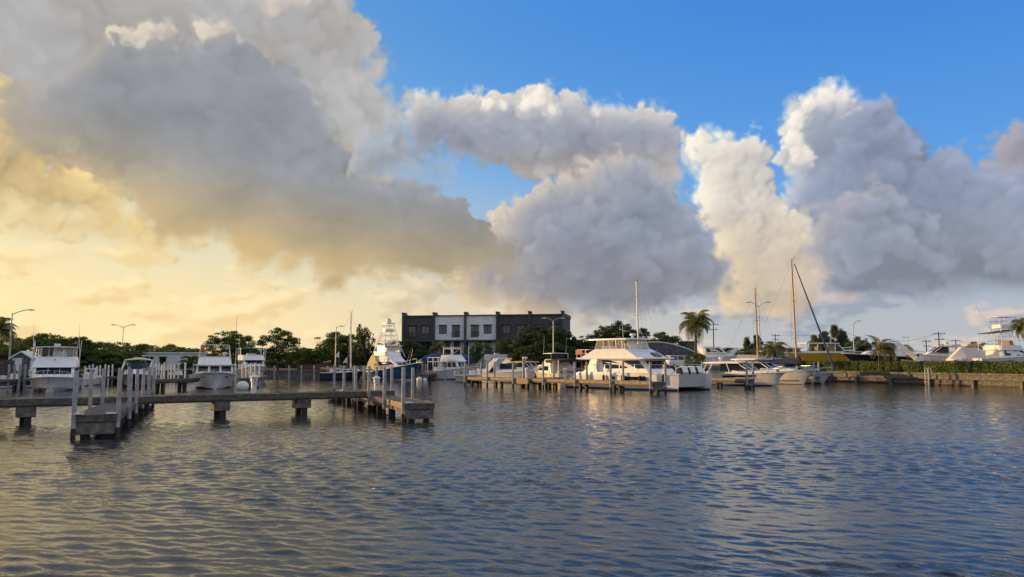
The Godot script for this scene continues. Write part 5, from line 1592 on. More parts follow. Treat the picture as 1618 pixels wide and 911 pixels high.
	# flybridge deck: a long overhanging slab, coaming, sloping front
	block(o, "flybridge_deck", M.gelcoat, [[-6.2, 2.6, 2.75, 2.93, 0.4, 2.3], [-6.6, 3.4, 2.95, 3.05, 0.5, 2.4], [-6.5, 3.2, 2.9, 3.16, 0.5, 2.35]])
	var co := block(o, "flybridge_coaming", M.gelcoat, [[-5.8, 2.3, 2.8, 3.14, 0.35, 2.25], [-4.9, 1.4, 2.6, 3.62, 0.35, 2.15], [-4.1, 0.4, 2.35, 4.05, 0.35, 2.0]])
	var dk := Shape.new()
	dk.hexa([Vector3(1.45, 3.58, -1.3), Vector3(1.45, 3.58, -0.3), Vector3(2.1, 3.24, -0.3), Vector3(2.1, 3.24, -1.3), Vector3(1.52, 3.68, -1.3), Vector3(1.52, 3.68, -0.3), Vector3(2.2, 3.34, -0.3), Vector3(2.2, 3.34, -1.3)])
	part("skylight", dk, M.window_blue, o, 20.0)
	canopy(o, "flybridge_hardtop", M.gelcoat, -5.2, 0.2, 2.0, 5.12, 0.08, 0.14)
	var e := [ring8(-4.3, 0.3, 2.1, 4.05, 0.3, 1.8), ring8(-4.1, -0.1, 1.85, 5.08, 0.3, 1.6)]
	for side in ["port", "starboard"]:
		for u in [[0.02, 0.30], [0.34, 0.62], [0.66, 0.98]]:
			pane(o, e[0], e[1], side, u[0], u[1], 0.04, 0.96, M.clear_vinyl, "clear_curtain")
	for u in [[0.02, 0.48], [0.52, 0.98]]:
		pane(o, e[0], e[1], "front", u[0], u[1], 0.04, 0.96, M.clear_vinyl, "clear_curtain")
	var lines := []
	for k in 8:
		lines.append([e[0][k], e[1][k]])
	for s in [-1.0, 1.0]:
		for x in [-2.2, -0.4]:
			lines.append([Vector3(x - 0.6, 3.9, 2.0 * s), Vector3(x - 0.95, 5.1, 1.78 * s)])
			lines.append([Vector3(x + 0.2, 3.9, 1.95 * s), Vector3(x - 0.15, 5.1, 1.74 * s)])
	for p in lines: bars(o, "hardtop_post", [p], 0.05, M.gelcoat)
	block(o, "helm_station", M.deck_white, [[-1.2, 0.1, 0.9, 3.9, 0.1], [-1.1, -0.2, 0.8, 4.55, 0.1]])
	block(o, "settee", M.canvas_tan, [[-3.6, -1.4, 1.7, 3.9, 0.1], [-3.6, -1.5, 1.7, 4.4, 0.1]])
	var rail := []
	for y in [3.6, 4.0]:
		rail.append([Vector3(-4.4, y, 2.7), Vector3(-6.3, y, 2.55), Vector3(-6.3, y, -2.55), Vector3(-4.4, y, -2.7)])
	for q in [[-4.9, 2.68], [-5.6, 2.62], [-6.3, 2.55], [-6.3, 1.2], [-6.3, 0.0], [-6.3, -1.2], [-6.3, -2.55]]:
		rail.append([Vector3(q[0], 3.14, q[1]), Vector3(q[0], 4.0, q[1])])
	bars(o, "stern_rail", rail, 0.025, M.rail_white)
	var tw := Shape.new()
	tw.box(Vector3(-5.9, 3.72, 2.62), Vector3(1.1, 0.50, 0.05), Basis(Vector3.UP, -0.06), 0.02)
	part("red_towel", tw, M.red, o, 20.0)
	# side deck rail, cockpit, foredeck cushions and tramp rails
	var dr := []
	for s in [-1.0, 1.0]:
		var top := []
		for x in [-3.6, -1.6, 0.4, 2.4, 4.4, 6.0]:
			dr.append([Vector3(x, 1.66, 3.15 * s), Vector3(x, 2.45, 3.12 * s)])
			top.append(Vector3(x, 2.45, 3.12 * s))
		top.append(Vector3(7.0, 2.35, 2.5 * s))
		dr.append(top)
		dr.append([Vector3(7.0, 1.6, 2.5 * s), Vector3(7.0, 2.35, 2.5 * s)])
	bars(o, "deck_rail", dr, 0.022, M.steel, 5)
	block(o, "cockpit_sofa", M.seat_tan, [[-5.9, -5.1, 2.0, 1.6, 0.1], [-5.9, -5.2, 2.0, 2.3, 0.1]])
	for q in [[-1.5, "sun_pad"], [-0.35, "sun_pad"], [0.8, "sun_pad"]]:
		var pd := Shape.new()
		pd.box(Vector3(6.35, 1.86, q[0]), Vector3(0.9, 0.75, 0.85), Basis(Vector3.BACK, 0.35), 0.08)
		part(q[1], pd, M.gelcoat, o, 20.0)
	for z in [-0.95, 0.22, 1.42]:
		var bk := Shape.new()
		bk.box(Vector3(6.5, 1.80, z), Vector3(0.7, 0.72, 0.20), Basis(Vector3.BACK, 0.35), 0.06)
		part("black_fender_bag", bk, M.canvas_black, o, 20.0)
	antenna(o, Vector3(-1.0, 5.2, 1.0), Vector3(-1.1, 6.8, 1.0), 0.02)
	radar(o, Vector3(-0.6, 5.42, 0.0), 0.32)
	var f := ahead(t); var st := Vector3(sin(t), 0, cos(t))
	var k := 0
	for x in [-3.6, -1.3, 1.2, 3.4, 5.9]:
		var u: float = (x + 7.3) / 14.6
		fender(o.position + f * x + st * (2.45 + 1.10 * pow(maxf(0.0, 1.0 - pow(u, 4.5)), 0.8) + 0.12) + Vector3(0, 1.05, 0), 0.13, 0.72 if k < 4 else 1.0, M.canvas_black, "black fender on the catamaran's dock side, %s from its stern" % NTH[k], "black fenders of the catamaran", 0.45)
		k += 1

func sailing_yacht(called: String, label: String, where: Vector3, turn: float, long: float, mast: float, mast_at: float, mm: Material, hm: Material, cover: Material, furled: Material) -> Node3D:
	var o := thing(called, label, "sailboat", where, turn)
	var d := {"long": long, "beam": long * 0.28, "fore": 1.45, "aft": 1.05, "rake": 2.1, "draft": 0.6, "transom": 0.62, "flare": 0.1, "full": 2.2, "hump": -0.1}
	var r := hull(o, d, hm, {"boot": M.boot_dark, "boot_top": 0.10})
	band(o, r, "sheer_stripe", M.hull_navy, -0.28, -0.23, 2, 17, 0.012, true)
	var h := block(o, "coachroof", M.gelcoat, [[-2.2, mast_at + 1.6, 1.05, 1.1, 0.3, 0.6], [-2.2, mast_at + 1.2, 0.92, 1.62, 0.3, 0.5]])
	for side in ["port", "starboard"]:
		for u in [[0.12, 0.34], [0.42, 0.62], [0.70, 0.84]]:
			pane(o, h[0], h[1], side, u[0], u[1], 0.35, 0.75, M.window_dark, "port_light")
	var m := Shape.new()
	m.lathe([[0.12, 1.5], [0.12, mast * 0.5], [0.10, mast * 0.9], [0.075, mast]], Vector3(mast_at, 0, 0), 10)
	var ms := part("mast", m, mm, o, 50.0)
	ms.rotation.z = 0.018
	var lines := []
	for q in [[0.36, 0.85], [0.66, 0.65]]:
		lines.append([Vector3(mast_at - 0.15, mast * q[0], -q[1]), Vector3(mast_at, mast * q[0] + 0.05, 0), Vector3(mast_at - 0.15, mast * q[0], q[1])])
	bars(o, "spreaders", lines, 0.03, mm)
	var wires := []
	for s in [-1.0, 1.0]:
		wires.append([Vector3(mast_at - 0.25, 1.2, long * 0.13 * s), Vector3(mast_at - 0.15, mast * 0.36, 0.85 * s), Vector3(mast_at - 0.15, mast * 0.66, 0.65 * s), Vector3(mast_at, mast * 0.97, 0)])
		wires.append([Vector3(mast_at - 0.5, 1.2, long * 0.13 * s), Vector3(mast_at, mast * 0.36, 0)])
	wires.append([Vector3(-long * 0.5, 1.05, 0), Vector3(mast_at, mast, 0)])
	wires.append([Vector3(long * 0.5 - 0.1, 1.45, 0), Vector3(mast_at, mast, 0)])
	bars(o, "rigging", wires, 0.010, M.wire, 4)
	bars(o, "masthead", [[Vector3(mast_at, mast, 0), Vector3(mast_at - 0.35, mast + 0.25, 0)], [Vector3(mast_at, mast, 0), Vector3(mast_at + 0.2, mast + 0.55, 0)], [Vector3(mast_at - 0.2, mast + 0.1, -0.3), Vector3(mast_at - 0.2, mast + 0.1, 0.3)]], 0.02, M.wire, 5)
	if furled:
		var a := Vector3(long * 0.5 - 0.25, 1.75, 0); var b := Vector3(mast_at + 0.12, mast * 0.965, 0)
		var rings := []
		for k in 15:
			var u := k / 14.0
			var w := 0.05 + 0.10 * pow(1.0 - u, 0.7) * (1.0 + 0.12 * sin(k * 2.7))
			var ring := PackedVector3Array()
			for i in 8:
				ring.append(a.lerp(b, u) + Vector3(cos(TAU * i / 8.0) * w, 0.0, sin(TAU * i / 8.0) * w))
			rings.append(ring)
		var g := Shape.new(); g.loft(rings)
		part("furled_headsail", g, furled, o, 50.0)
	if cover:
		var bm := Shape.new()
		bm.tube(Vector3(mast_at - 0.1, 2.45, 0), Vector3(mast_at - 5.6, 2.5, 0), 0.08, 0.07, 8)
		part("boom", bm, mm, o)
		var rings := []
		for k in 13:
			var u := k / 12.0
			var x := mast_at + 0.35 - 6.0 * u
			var tall := lerpf(0.95, 0.42, pow(u, 0.6)) + 0.05 * sin(k * 2.2)
			var w := lerpf(0.26, 0.17, u)
			var ring := PackedVector3Array()
			for p in [[-0.6, -0.15], [-1.0, 0.05], [-0.75, 0.55], [-0.2, 0.98], [0.2, 1.0], [0.75, 0.55], [1.0, 0.05], [0.6, -0.15]]:
				ring.append(Vector3(x, 2.48 + p[1] * tall, p[0] * w))
			rings.append(ring)
		var c := Shape.new(); c.loft(rings)
		part("sail_cover", c, cover, o, 40.0)
		var fr := Shape.new()
		fr.loft([PackedVector3Array([Vector3(mast_at + 0.36, 2.3, -0.24), Vector3(mast_at + 0.36, 3.5, -0.12), Vector3(mast_at + 0.36, 3.5, 0.12), Vector3(mast_at + 0.36, 2.3, 0.24)]), PackedVector3Array([Vector3(mast_at + 0.95, 1.55, -0.3), Vector3(mast_at + 0.7, 2.6, -0.1), Vector3(mast_at + 0.7, 2.6, 0.1), Vector3(mast_at + 0.95, 1.55, 0.3)])])
		part("mast_boot_cover", fr, M.canvas_black, o, 30.0)
	bow_rail(o, r, 3, 17, 0.62, M.steel, 0.95)
	return o

func express_cruiser() -> void:
	var o := thing("express_cruiser", "white express cruiser with hardtop and black side slits, right of the catamaran", "boat", at(1168, 91.0), BERTH)
	var d := {"long": 12.0, "beam": 3.9, "fore": 1.55, "aft": 1.25, "rake": 1.5, "draft": 0.5, "transom": 0.95, "flare": 0.30, "full": 2.4}
	var r := hull(o, d, M.hull_white, {"boot": M.boot_dark, "boot_top": 0.12})
	band(o, r, "side_slit", M.window_dark, -0.42, -0.20, 6, 12, 0.014, true)
	band(o, r, "side_slit", M.window_dark, -0.78, -0.62, 1, 7, 0.014, true)
	block(o, "foredeck_coach", M.gelcoat, [[-0.5, 4.8, 1.5, 1.25, 0.35, 0.6], [-0.5, 3.9, 1.3, 1.72, 0.35, 0.5]])
	var w := block(o, "windscreen", M.window_blue, [[-2.0, 2.4, 1.5, 1.62, 0.4, 1.0], [-2.0, 0.6, 1.38, 2.62, 0.35, 0.95]])
	var fr := []
	for k in [1, 2, 3, 4]:
		fr.append([w[0][k], w[1][k]])
	fr.append([w[1][0], w[1][1], w[1][2], w[1][3], w[1][4], w[1][5]])
	for s in [-1.0, 1.0]:
		fr.append([Vector3(-0.4, 1.62, 1.45 * s), Vector3(-0.9, 2.62, 1.36 * s)])
	bars(o, "windscreen_frame", fr, 0.05, M.gelcoat)
	canopy(o, "hardtop", M.gelcoat, -4.2, 0.9, 1.62, 2.66, 0.14, 0.14)
	var ps := []
	for s in [-1.0, 1.0]:
		ps.append([Vector3(-4.2, 1.25, 1.6 * s), Vector3(-3.4, 2.66, 1.5 * s)])
		ps.append([Vector3(-3.4, 1.25, 1.6 * s), Vector3(-2.6, 2.66, 1.5 * s)])
	for p in ps: bars(o, "hardtop_post", [p], 0.09, M.gelcoat)
	block(o, "cockpit_seat", M.deck_white, [[-5.2, -3.2, 1.4, 1.1, 0.1], [-5.2, -3.2, 1.4, 1.6, 0.1]])
	bow_rail(o, r, 9, 17, 0.45, M.steel)
	radar(o, Vector3(-2.4, 3.05, 0.3), 0.28)
	antenna(o, Vector3(-2.8, 2.8, 1.2), Vector3(-3.2, 4.6, 1.2), 0.015)

func motor_cruiser() -> void:
	var o := thing("motor_cruiser", "white motor cruiser with a long bare foredeck, left of the blue-covered sailboat", "boat", at(1212, 98), BERTH)
	var d := {"long": 13.5, "beam": 4.1, "fore": 1.75, "aft": 1.3, "rake": 2.1, "draft": 0.5, "transom": 0.95, "flare": 0.34, "full": 2.2}
	var r := hull(o, d, M.hull_white, {"boot": M.boot_dark, "boot_top": 0.05})
	band(o, r, "hull_line", M.hull_navy, 0.42, 0.50, 2, 15)
	band(o, r, "hull_line", M.hull_navy, 0.30, 0.34, 2, 15)
	block(o, "foredeck_coach", M.gelcoat, [[-0.5, 4.6, 1.5, 1.4, 0.35, 0.6], [-0.5, 3.7, 1.3, 1.9, 0.35, 0.5]])
	var w := block(o, "windscreen", M.window_dark, [[-2.6, 1.4, 1.55, 1.75, 0.4, 1.1], [-2.6, 0.0, 1.42, 2.6, 0.35, 1.0]])
	bars(o, "windscreen_frame", [[w[0][1], w[1][1]], [w[0][2], w[1][2]], [w[0][3], w[1][3]], [w[0][4], w[1][4]], [w[1][0], w[1][1], w[1][2], w[1][3], w[1][4], w[1][5]]], 0.05, M.gelcoat)
	canopy(o, "arch_top", M.gelcoat, -4.4, -0.8, 1.6, 3.05, 0.16, 0.12)
	canopy(o, "dark_awning", M.canvas_navy, -2.4, 0.3, 1.5, 2.86, 0.06, 0.10)
	var ps := []
	for s in [-1.0, 1.0]:
		ps.append([Vector3(-4.6, 1.4, 1.65 * s), Vector3(-3.4, 3.05, 1.45 * s)])
	for p in ps: bars(o, "arch_post", [p], 0.13, M.gelcoat)
	bow_rail(o, r, 8, 17, 0.5, M.steel)
	block(o, "deck_hatch", M.window_dark, [[3.6, 4.2, 0.3, 1.64, 0.05], [3.6, 4.2, 0.3, 1.76, 0.05]])

func stands(o: Node3D, long: float, lift: float) -> void:
	for x in [-0.3, 0.05, 0.3]:
		var s := Shape.new()
		s.box(Vector3(long * x, -0.5 - lift * 0.5, 0), Vector3(0.4, lift + 0.5, 0.4))
		part("keel_block", s, M.bark, o, 20.0)
	for x in [-0.32, 0.15]:
		for z in [-1.0, 1.0]:
			var s := Shape.new()
			s.tube(Vector3(long * x, -lift - 0.7, 1.8 * z), Vector3(long * x, 0.2, 1.2 * z), 0.05, 0.05, 6)
			part("jack_stand", s, M.galvanised, o)

func yard_cruiser(called: String, label: String, category: String, where: Vector3, turn: float, long: float, hm: Material, lower: Material, style: int) -> Node3D:
	var o := thing(called, label, category, where, turn)
	var d := {"long": long, "beam": long * 0.31, "fore": 1.7, "aft": 1.25, "rake": 1.9, "draft": 0.6, "transom": 0.92, "flare": 0.3, "full": 2.3}
	var r := hull(o, d, hm, {"boot": lower, "boot_top": 0.5 if where.y > LAND else 0.1})
	var h := block(o, "cabin", M.gelcoat, [[-long * 0.28, long * 0.28, 1.35, 1.35, 0.3, 0.7], [-long * 0.28, long * 0.16, 1.2, 2.0, 0.3, 0.65]])
	if style == 0:      # swept sport yacht with a tall arch
		var w := block(o, "windscreen", M.window_blue, [[-long * 0.2, long * 0.16, 1.3, 1.8, 0.4, 0.8], [-long * 0.2, long * 0.0, 1.15, 2.5, 0.35, 0.7]])
		for s in [-1.0, 1.0]:
			var a := Shape.new()
			a.prism(PackedVector2Array([Vector2(-long * 0.44, 1.3), Vector2(-long * 0.34, 1.4), Vector2(-long * 0.22, 2.6), Vector2(-long * 0.15, 3.1), Vector2(-long * 0.24, 3.2), Vector2(-long * 0.33, 2.6)]), Transform3D(Basis(), Vector3(0, 0, 1.5 * s)), 0.14)
			part("arch_side", a, M.gelcoat, o, 20.0)
		canopy(o, "arch_top", M.gelcoat, -long * 0.26, -long * 0.14, 1.5, 3.16, 0.08, 0.1)
		bow_rail(o, r, 8, 17, 0.45, M.steel)
	elif style == 1:    # sedan with framed windows and a hardtop
		var w := block(o, "saloon", M.gelcoat, [[-long * 0.3, long * 0.14, 1.35, 1.9, 0.3, 1.0], [-long * 0.3, long * 0.02, 1.25, 2.75, 0.3, 0.95]])
		for side in ["port", "starboard"]:
			for u in [[0.06, 0.34], [0.38, 0.64], [0.68, 0.96]]:
				pane(o, w[0], w[1], side, u[0], u[1], 0.2, 0.85, M.window_blue)
		for u in [[0.03, 0.48], [0.52, 0.97]]:
			pane(o, w[0], w[1], "front", u[0], u[1], 0.15, 0.88, M.window_blue, "windscreen")
		block(o, "saloon_roof", M.gelcoat, [[-long * 0.33, long * 0.04, 1.4, 2.75, 0.3, 1.05], [-long * 0.33, long * 0.04, 1.35, 2.87, 0.3, 1.0]])
		bow_rail(o, r, 8, 17, 0.5, M.steel)
	elif style == 2:    # hardtop express
		var w := block(o, "windscreen", M.window_blue, [[-long * 0.12, long * 0.16, 1.3, 1.8, 0.4, 0.9], [-long * 0.12, long * 0.02, 1.2, 2.65, 0.35, 0.85]])
		bars(o, "windscreen_frame", [[w[0][1], w[1][1]], [w[0][2], w[1][2]], [w[0][3], w[1][3]], [w[0][4], w[1][4]], [w[1][1], w[1][2], w[1][3], w[1][4]]], 0.05, M.gelcoat)
		canopy(o, "hardtop", M.canvas_cream, -long * 0.34, long * 0.05, 1.4, 2.72, 0.1, 0.12)
		var ps := []
		for s in [-1.0, 1.0]:
			ps += [[Vector3(-long * 0.34, 1.3, 1.4 * s), Vector3(-long * 0.3, 2.72, 1.3 * s)], [Vector3(-long * 0.2, 1.3, 1.4 * s), Vector3(-long * 0.14, 2.72, 1.25 * s)]]
		for p in ps: bars(o, "hardtop_post", [p], 0.06, M.gelcoat)
		radar(o, Vector3(-long * 0.12, 3.1, 0), 0.35)
		bow_rail(o, r, 8, 17, 0.5, M.steel)
	if where.y > LAND:
		stands(o, long, where.y - LAND)
	return o

func yellow_work_boat() -> void:
	var o := thing("work_boat", "yellow-hulled work boat with a white open wheelhouse ashore behind the hedge", "boat", at(1297, 119, LAND + 1.25), 0.10)
	var d := {"long": 11.0, "beam": 3.4, "fore": 1.75, "aft": 1.60, "rake": 0.9, "draft": 0.7, "transom": 0.95, "flare": 0.15, "full": 3.2}
	var r := hull(o, d, M.hull_yellow, {"boot": M.hull_cream, "boot_top": 0.55})
	block(o, "wheelhouse_base", M.gelcoat, [[-2.6, 3.0, 1.4, 1.6, 0.1], [-2.6, 3.0, 1.4, 1.9, 0.1]])
	canopy(o, "wheelhouse_roof", M.gelcoat, -2.9, 2.3, 1.55, 3.15, 0.05, 0.14)
	var ps := []
	for s in [-1.0, 1.0]:
		for x in [-2.6, -1.2, 0.3, 1.6]:
			ps.append([Vector3(x, 1.9, 1.38 * s), Vector3(x, 3.15, 1.38 * s)])
	bars(o, "wheelhouse_posts", ps, 0.07, M.gelcoat)
	var w := block(o, "front_window", M.window_blue, [[1.7, 3.2, 1.3, 1.9, 0.1], [1.7, 2.1, 1.25, 3.05, 0.1]])
	bars(o, "window_frame", [[w[0][1], w[1][1]], [w[0][2], w[1][2]], [w[0][3], w[1][3]], [w[0][4], w[1][4]]], 0.07, M.rail_white)
	bars(o, "bow_rail", [[Vector3(3.0, 2.4, 1.2), Vector3(5.2, 2.55, 0.5), Vector3(5.2, 2.55, -0.5), Vector3(3.0, 2.4, -1.2)], [Vector3(3.0, 2.05, 1.2), Vector3(5.2, 2.2, 0.5)], [Vector3(3.0, 1.6, 1.2), Vector3(3.0, 2.4, 1.2)], [Vector3(4.2, 1.6, 0.9), Vector3(4.2, 2.5, 0.85)], [Vector3(5.2, 1.6, 0.5), Vector3(5.2, 2.55, 0.5)]], 0.04, M.rail_white)
	block(o, "wheel_box", M.seat_tan, [[-0.8, 0.0, 0.6, 1.9, 0.1], [-0.8, 0.0, 0.5, 2.6, 0.1]])
	stands(o, 11.0, 1.25)
	var c := thing("cabin_boat", "cream cabin boat ashore at the stern of the yellow work boat", "boat", at(1248, 121, LAND + 0.8), 0.15)
	var d2 := {"long": 6.0, "beam": 2.6, "fore": 2.0, "aft": 1.9, "rake": 0.8, "draft": 0.5, "transom": 0.95, "flare": 0.2, "full": 3.0}
	hull(c, d2, M.hull_cream, {"boot": M.boot_dark, "boot_top": 0.2})
	var h := block(c, "cabin", M.hull_cream, [[-2.6, 1.4, 1.1, 1.9, 0.1], [-2.6, 1.2, 1.05, 2.9, 0.1]])
	for side in ["port", "starboard"]:
		for u in [[0.08, 0.36], [0.42, 0.66], [0.72, 0.94]]:
			pane(c, h[0], h[1], side, u[0], u[1], 0.35, 0.85, M.window_dark)
	canopy(c, "roof", M.canvas_cream, -2.9, 1.7, 1.25, 2.9, 0.06, 0.1)
	stands(c, 6.0, 0.8)

func tower_boat_ashore() -> void:
	var o := thing("sportfisher", "white sportfishing boat with a black awning and lookout frame ashore at the far right", "sportfishing boat", at(1594, 96, LAND + 0.7), 0.12)
	o.scale = Vector3(0.95, 0.93, 0.95)
	var d := {"long": 10.5, "beam": 3.8, "fore": 2.0, "aft": 1.35, "rake": 1.5, "draft": 0.6, "transom": 0.95, "flare": 0.3, "full": 2.3}
	var r := hull(o, d, M.hull_white, {"boot": M.boot_dark, "boot_top": 0.1})
	var h := block(o, "deckhouse", M.gelcoat, [[-2.2, 2.6, 1.6, 1.3, 0.15, 1.1], [-2.2, 2.2, 1.55, 1.7, 0.15, 1.05], [-2.2, 1.3, 1.5, 2.45, 0.15, 1.0]])
	for side in ["port", "starboard"]:
		for u in [[0.06, 0.30], [0.52, 0.66]]:
			pane(o, h[1], h[2], side, u[0], u[1], 0.05, 0.95, M.window_dark)
		pane(o, h[1], h[2], side, 0.74, 0.985, 0.05, 0.88, M.window_dark, "window", 0.05)
	block(o, "flybridge", M.gelcoat, [[-2.5, 1.4, 1.65, 2.45, 0.2, 1.2], [-2.4, 1.0, 1.55, 3.1, 0.2, 1.1]])
	block(o, "flybridge_seat", M.seat_tan, [[-0.6, 0.2, 1.0, 3.1, 0.1], [-0.6, 0.1, 0.9, 3.7, 0.1]])
	var aw := Shape.new()
	aw.hexa([Vector3(-3.2, 4.60, -1.5), Vector3(-3.2, 4.60, 1.5), Vector3(0.6, 5.15, 1.2), Vector3(0.6, 5.15, -1.2), Vector3(-3.2, 4.67, -1.5), Vector3(-3.2, 4.67, 1.5), Vector3(0.6, 5.22, 1.2), Vector3(0.6, 5.22, -1.2)])
	part("black_awning", aw, M.canvas_black, o, 20.0)
	block(o, "upper_station", M.gelcoat, [[-1.6, 0.3, 0.85, 5.35, 0.1], [-1.6, 0.3, 0.85, 5.85, 0.1]])
	canopy(o, "tower_roof", M.gelcoat, -2.0, 0.6, 1.0, 6.85, 0.05, 0.07)
	var l := []
	for s in [-1.0, 1.0]:
		l += [[Vector3(-2.2, 2.5, 1.55 * s), Vector3(-1.7, 5.3, 0.95 * s), Vector3(-1.8, 6.85, 0.9 * s)], [Vector3(2.4, 1.6, 1.5 * s), Vector3(1.4, 4.2, 1.1 * s), Vector3(0.4, 5.4, 0.9 * s), Vector3(0.45, 6.85, 0.9 * s)], [Vector3(-3.1, 2.4, 1.5 * s), Vector3(-3.1, 4.6, 1.45 * s)], [Vector3(-0.4, 3.1, 1.4 * s), Vector3(-0.4, 5.0, 1.2 * s)], [Vector3(1.6, 3.1, 1.3 * s), Vector3(0.8, 4.8, 1.1 * s), Vector3(-1.0, 4.9, 1.2 * s)], [Vector3(-1.7, 6.3, 0.92 * s), Vector3(0.45, 6.3, 0.9 * s)]]
	for y in [4.1, 5.3, 6.3]:
		l.append([Vector3(0.6, y, -1.0), Vector3(0.6, y, 1.0)])
	bars(o, "tower_frame", l, 0.04, M.rail_white)
	antenna(o, Vector3(-2.6, 3.0, 1.7), Vector3(-6.8, 9.6, 2.2), 0.025, M.rail_white, "outrigger")
	bow_rail(o, r, 9, 17, 0.5, M.steel)
	stands(o, 10.5, 0.7)

func build_fleet() -> void:
	tall_fishing_yacht()
	cabin_cruiser()
	teal_topped_boat()
	arch_cruiser()
	var f := thing("mooring_float", "big pale green float beside the three-windowed cruiser's hull", "float", at(385, 76, 0.35))
	var s := Shape.new(); s.ball(Vector3.ZERO, Vector3(0.62, 0.52, 0.52), 16, 10)
	part("body", s, M.buoy_white, f, 60.0)
	small_open_boat("outboard_boat", "small white outboard boat stern to beyond the left pier", at(146, 91), PI * 0.5, 5.2, M.hull_white, 2, null)
	small_open_boat("outboard_boat", "small white runabout among the white posts left of the cabin cruiser", at(286, 104), 0.15, 5.6, M.hull_white, 1, null)
	small_open_boat("outboard_boat", "small white skiff at the dark dock at the left edge", at(30, 82), 0.5, 4.6, M.hull_white, 1, null)
	tower_sportfisher()
	white_fishing_boat()
	var sl := sailing_yacht("sailing_sloop", "small dark-hulled sloop with a tall mast left of the lookout tower", at(546, 119), -0.12, 7.6, 10.2, 0.9, M.mast_white, M.hull_navy, null, null)
	small_open_boat("skiff", "grey-hulled skiff beyond the left end of the sunlit dock", at(764, 104), -0.3, 6.0, M.hull_grey, 1, null).scale = Vector3.ONE * 1.2
	yard_cruiser("walkaround_boat", "sunlit white cabin boat with a swept arch behind the middle of the sunlit dock", "boat", at(812, 100.5), BERTH + 0.3, 8.6, M.hull_white, M.boot_dark, 0)
	yard_cruiser("walkaround_boat", "sunlit white cabin boat with a cream hardtop beside the black-topped cruiser", "boat", at(838, 101), BERTH + 0.12, 8.0, M.hull_white, M.boot_dark, 2)
	black_topped_cruiser()
	sailing_yacht("sailing_yacht", "white sailing yacht hidden behind the catamaran, its pale mast rising above it", at(1004, 99), BERTH, 11.0, 13.0, 0.6, M.mast_white, M.hull_white, null, null)
	power_catamaran()
	express_cruiser()
	motor_cruiser()
	sailing_yacht("sailing_yacht", "white sailing yacht with navy sail cover, tan mast and a furled blue headsail", at(1243, 101), BERTH, 13.4, 15.9, 1.4, M.mast_wood, M.hull_white, M.canvas_navy, M.canvas_blue)
	sailing_yacht("sailing_yacht", "white sailing yacht mostly hidden behind the cruisers, its tan mast beside the twin-armed lamp", at(1186, 107), BERTH, 11.0, 12.6, 1.2, M.mast_wood, M.hull_white, null, null)
	var dg := thing("dinghy", "small teal dinghy upside down on the foredeck of the blue-covered sailboat", "dinghy", at(1279, 98.5, 1.62), BERTH)
	var g := Shape.new()
	g.loft([PackedVector3Array([Vector3(-1.0, 0, -0.5), Vector3(-1.0, 0.30, -0.3), Vector3(-1.0, 0.38, 0.0), Vector3(-1.0, 0.30, 0.3), Vector3(-1.0, 0, 0.5)]), PackedVector3Array([Vector3(0.2, 0, -0.55), Vector3(0.2, 0.34, -0.32), Vector3(0.2, 0.42, 0.0), Vector3(0.2, 0.34, 0.32), Vector3(0.2, 0, 0.55)]), PackedVector3Array([Vector3(1.1, 0, -0.08), Vector3(1.1, 0.16, -0.05), Vector3(1.1, 0.2, 0.0), Vector3(1.1, 0.16, 0.05), Vector3(1.1, 0, 0.08)])])
	part("shell", g, M.canvas_teal, dg, 40.0)
	# boats ashore behind the hedge
	yard_cruiser("sedan_cruiser", "white sedan cruiser ashore right of the coconut palm", "boat", at(1133, 117, LAND + 0.9), 0.15, 9.0, M.hull_white, M.hull_white, 1)
	yard_cruiser("express_cruiser", "low white cruiser ashore just left of the two bare masts", "boat", at(1180, 119, LAND + 0.5), -0.2, 7.5, M.hull_white, M.hull_grey, 0)
	yard_cruiser("express_cruiser", "small white cruiser ashore just right of the two bare masts", "boat", at(1222, 116, LAND + 0.4), 0.3, 6.5, M.hull_white, M.hull_white, 2)
	yellow_work_boat()
	yard_cruiser("sport_yacht", "dark navy sport yacht ashore with a white arch, bow to the left", "yacht", at(1387, 110, LAND + 1.05), PI - 0.12, 10.0, M.hull_navy, M.hull_white, 0)
	yard_cruiser("express_cruiser", "white cruiser with a cream hardtop ashore beyond the ladder, bow to the left", "boat", at(1483, 106, LAND + 0.95), PI - 0.15, 8.6, M.hull_white, M.hull_grey, 2)
	small_open_boat("tender", "little white tender ashore between the navy yacht and the cream-topped cruiser", at(1448, 104, LAND + 0.75), PI - 0.3, 3.8, M.hull_white, 0, null)
	var cv := thing("covered_boat", "boat under a pointed white winter cover ashore near the right edge", "boat", at(1531, 101, LAND + 0.5), 0.1)
	var w := Shape.new()
	var rings := []
	for q in [[-2.7, 0.9, 1.5, 0.15], [-1.2, 1.3, 2.9, 0.3], [0.4, 1.45, 3.25, 0.25], [2.0, 1.4, 2.5, 0.1], [3.2, 0.9, 1.7, 0.05]]:
		rings.append(PackedVector3Array([Vector3(q[0], 0.5, -q[1]), Vector3(q[0], 1.3, -q[1] * 0.97), Vector3(q[0], q[2], -q[3]), Vector3(q[0], q[2], q[3]), Vector3(q[0], 1.3, q[1] * 0.97), Vector3(q[0], 0.5, q[1])]))
	w.loft(rings)
	part("winter_cover", w, M.wrap_white, cv, 25.0)
	block(cv, "keel", M.hull_white, [[-2.4, 2.8, 0.8, -0.4, 0.3, 0.3], [-2.6, 3.0, 1.0, 0.55, 0.3, 0.5]])
	block(cv, "top_box", M.canvas_cream, [[-0.6, 1.4, 0.6, 3.1, 0.1], [-0.6, 1.4, 0.6, 3.35, 0.1]])
	stands(cv, 5.5, 0.5)
	tower_boat_ashore()

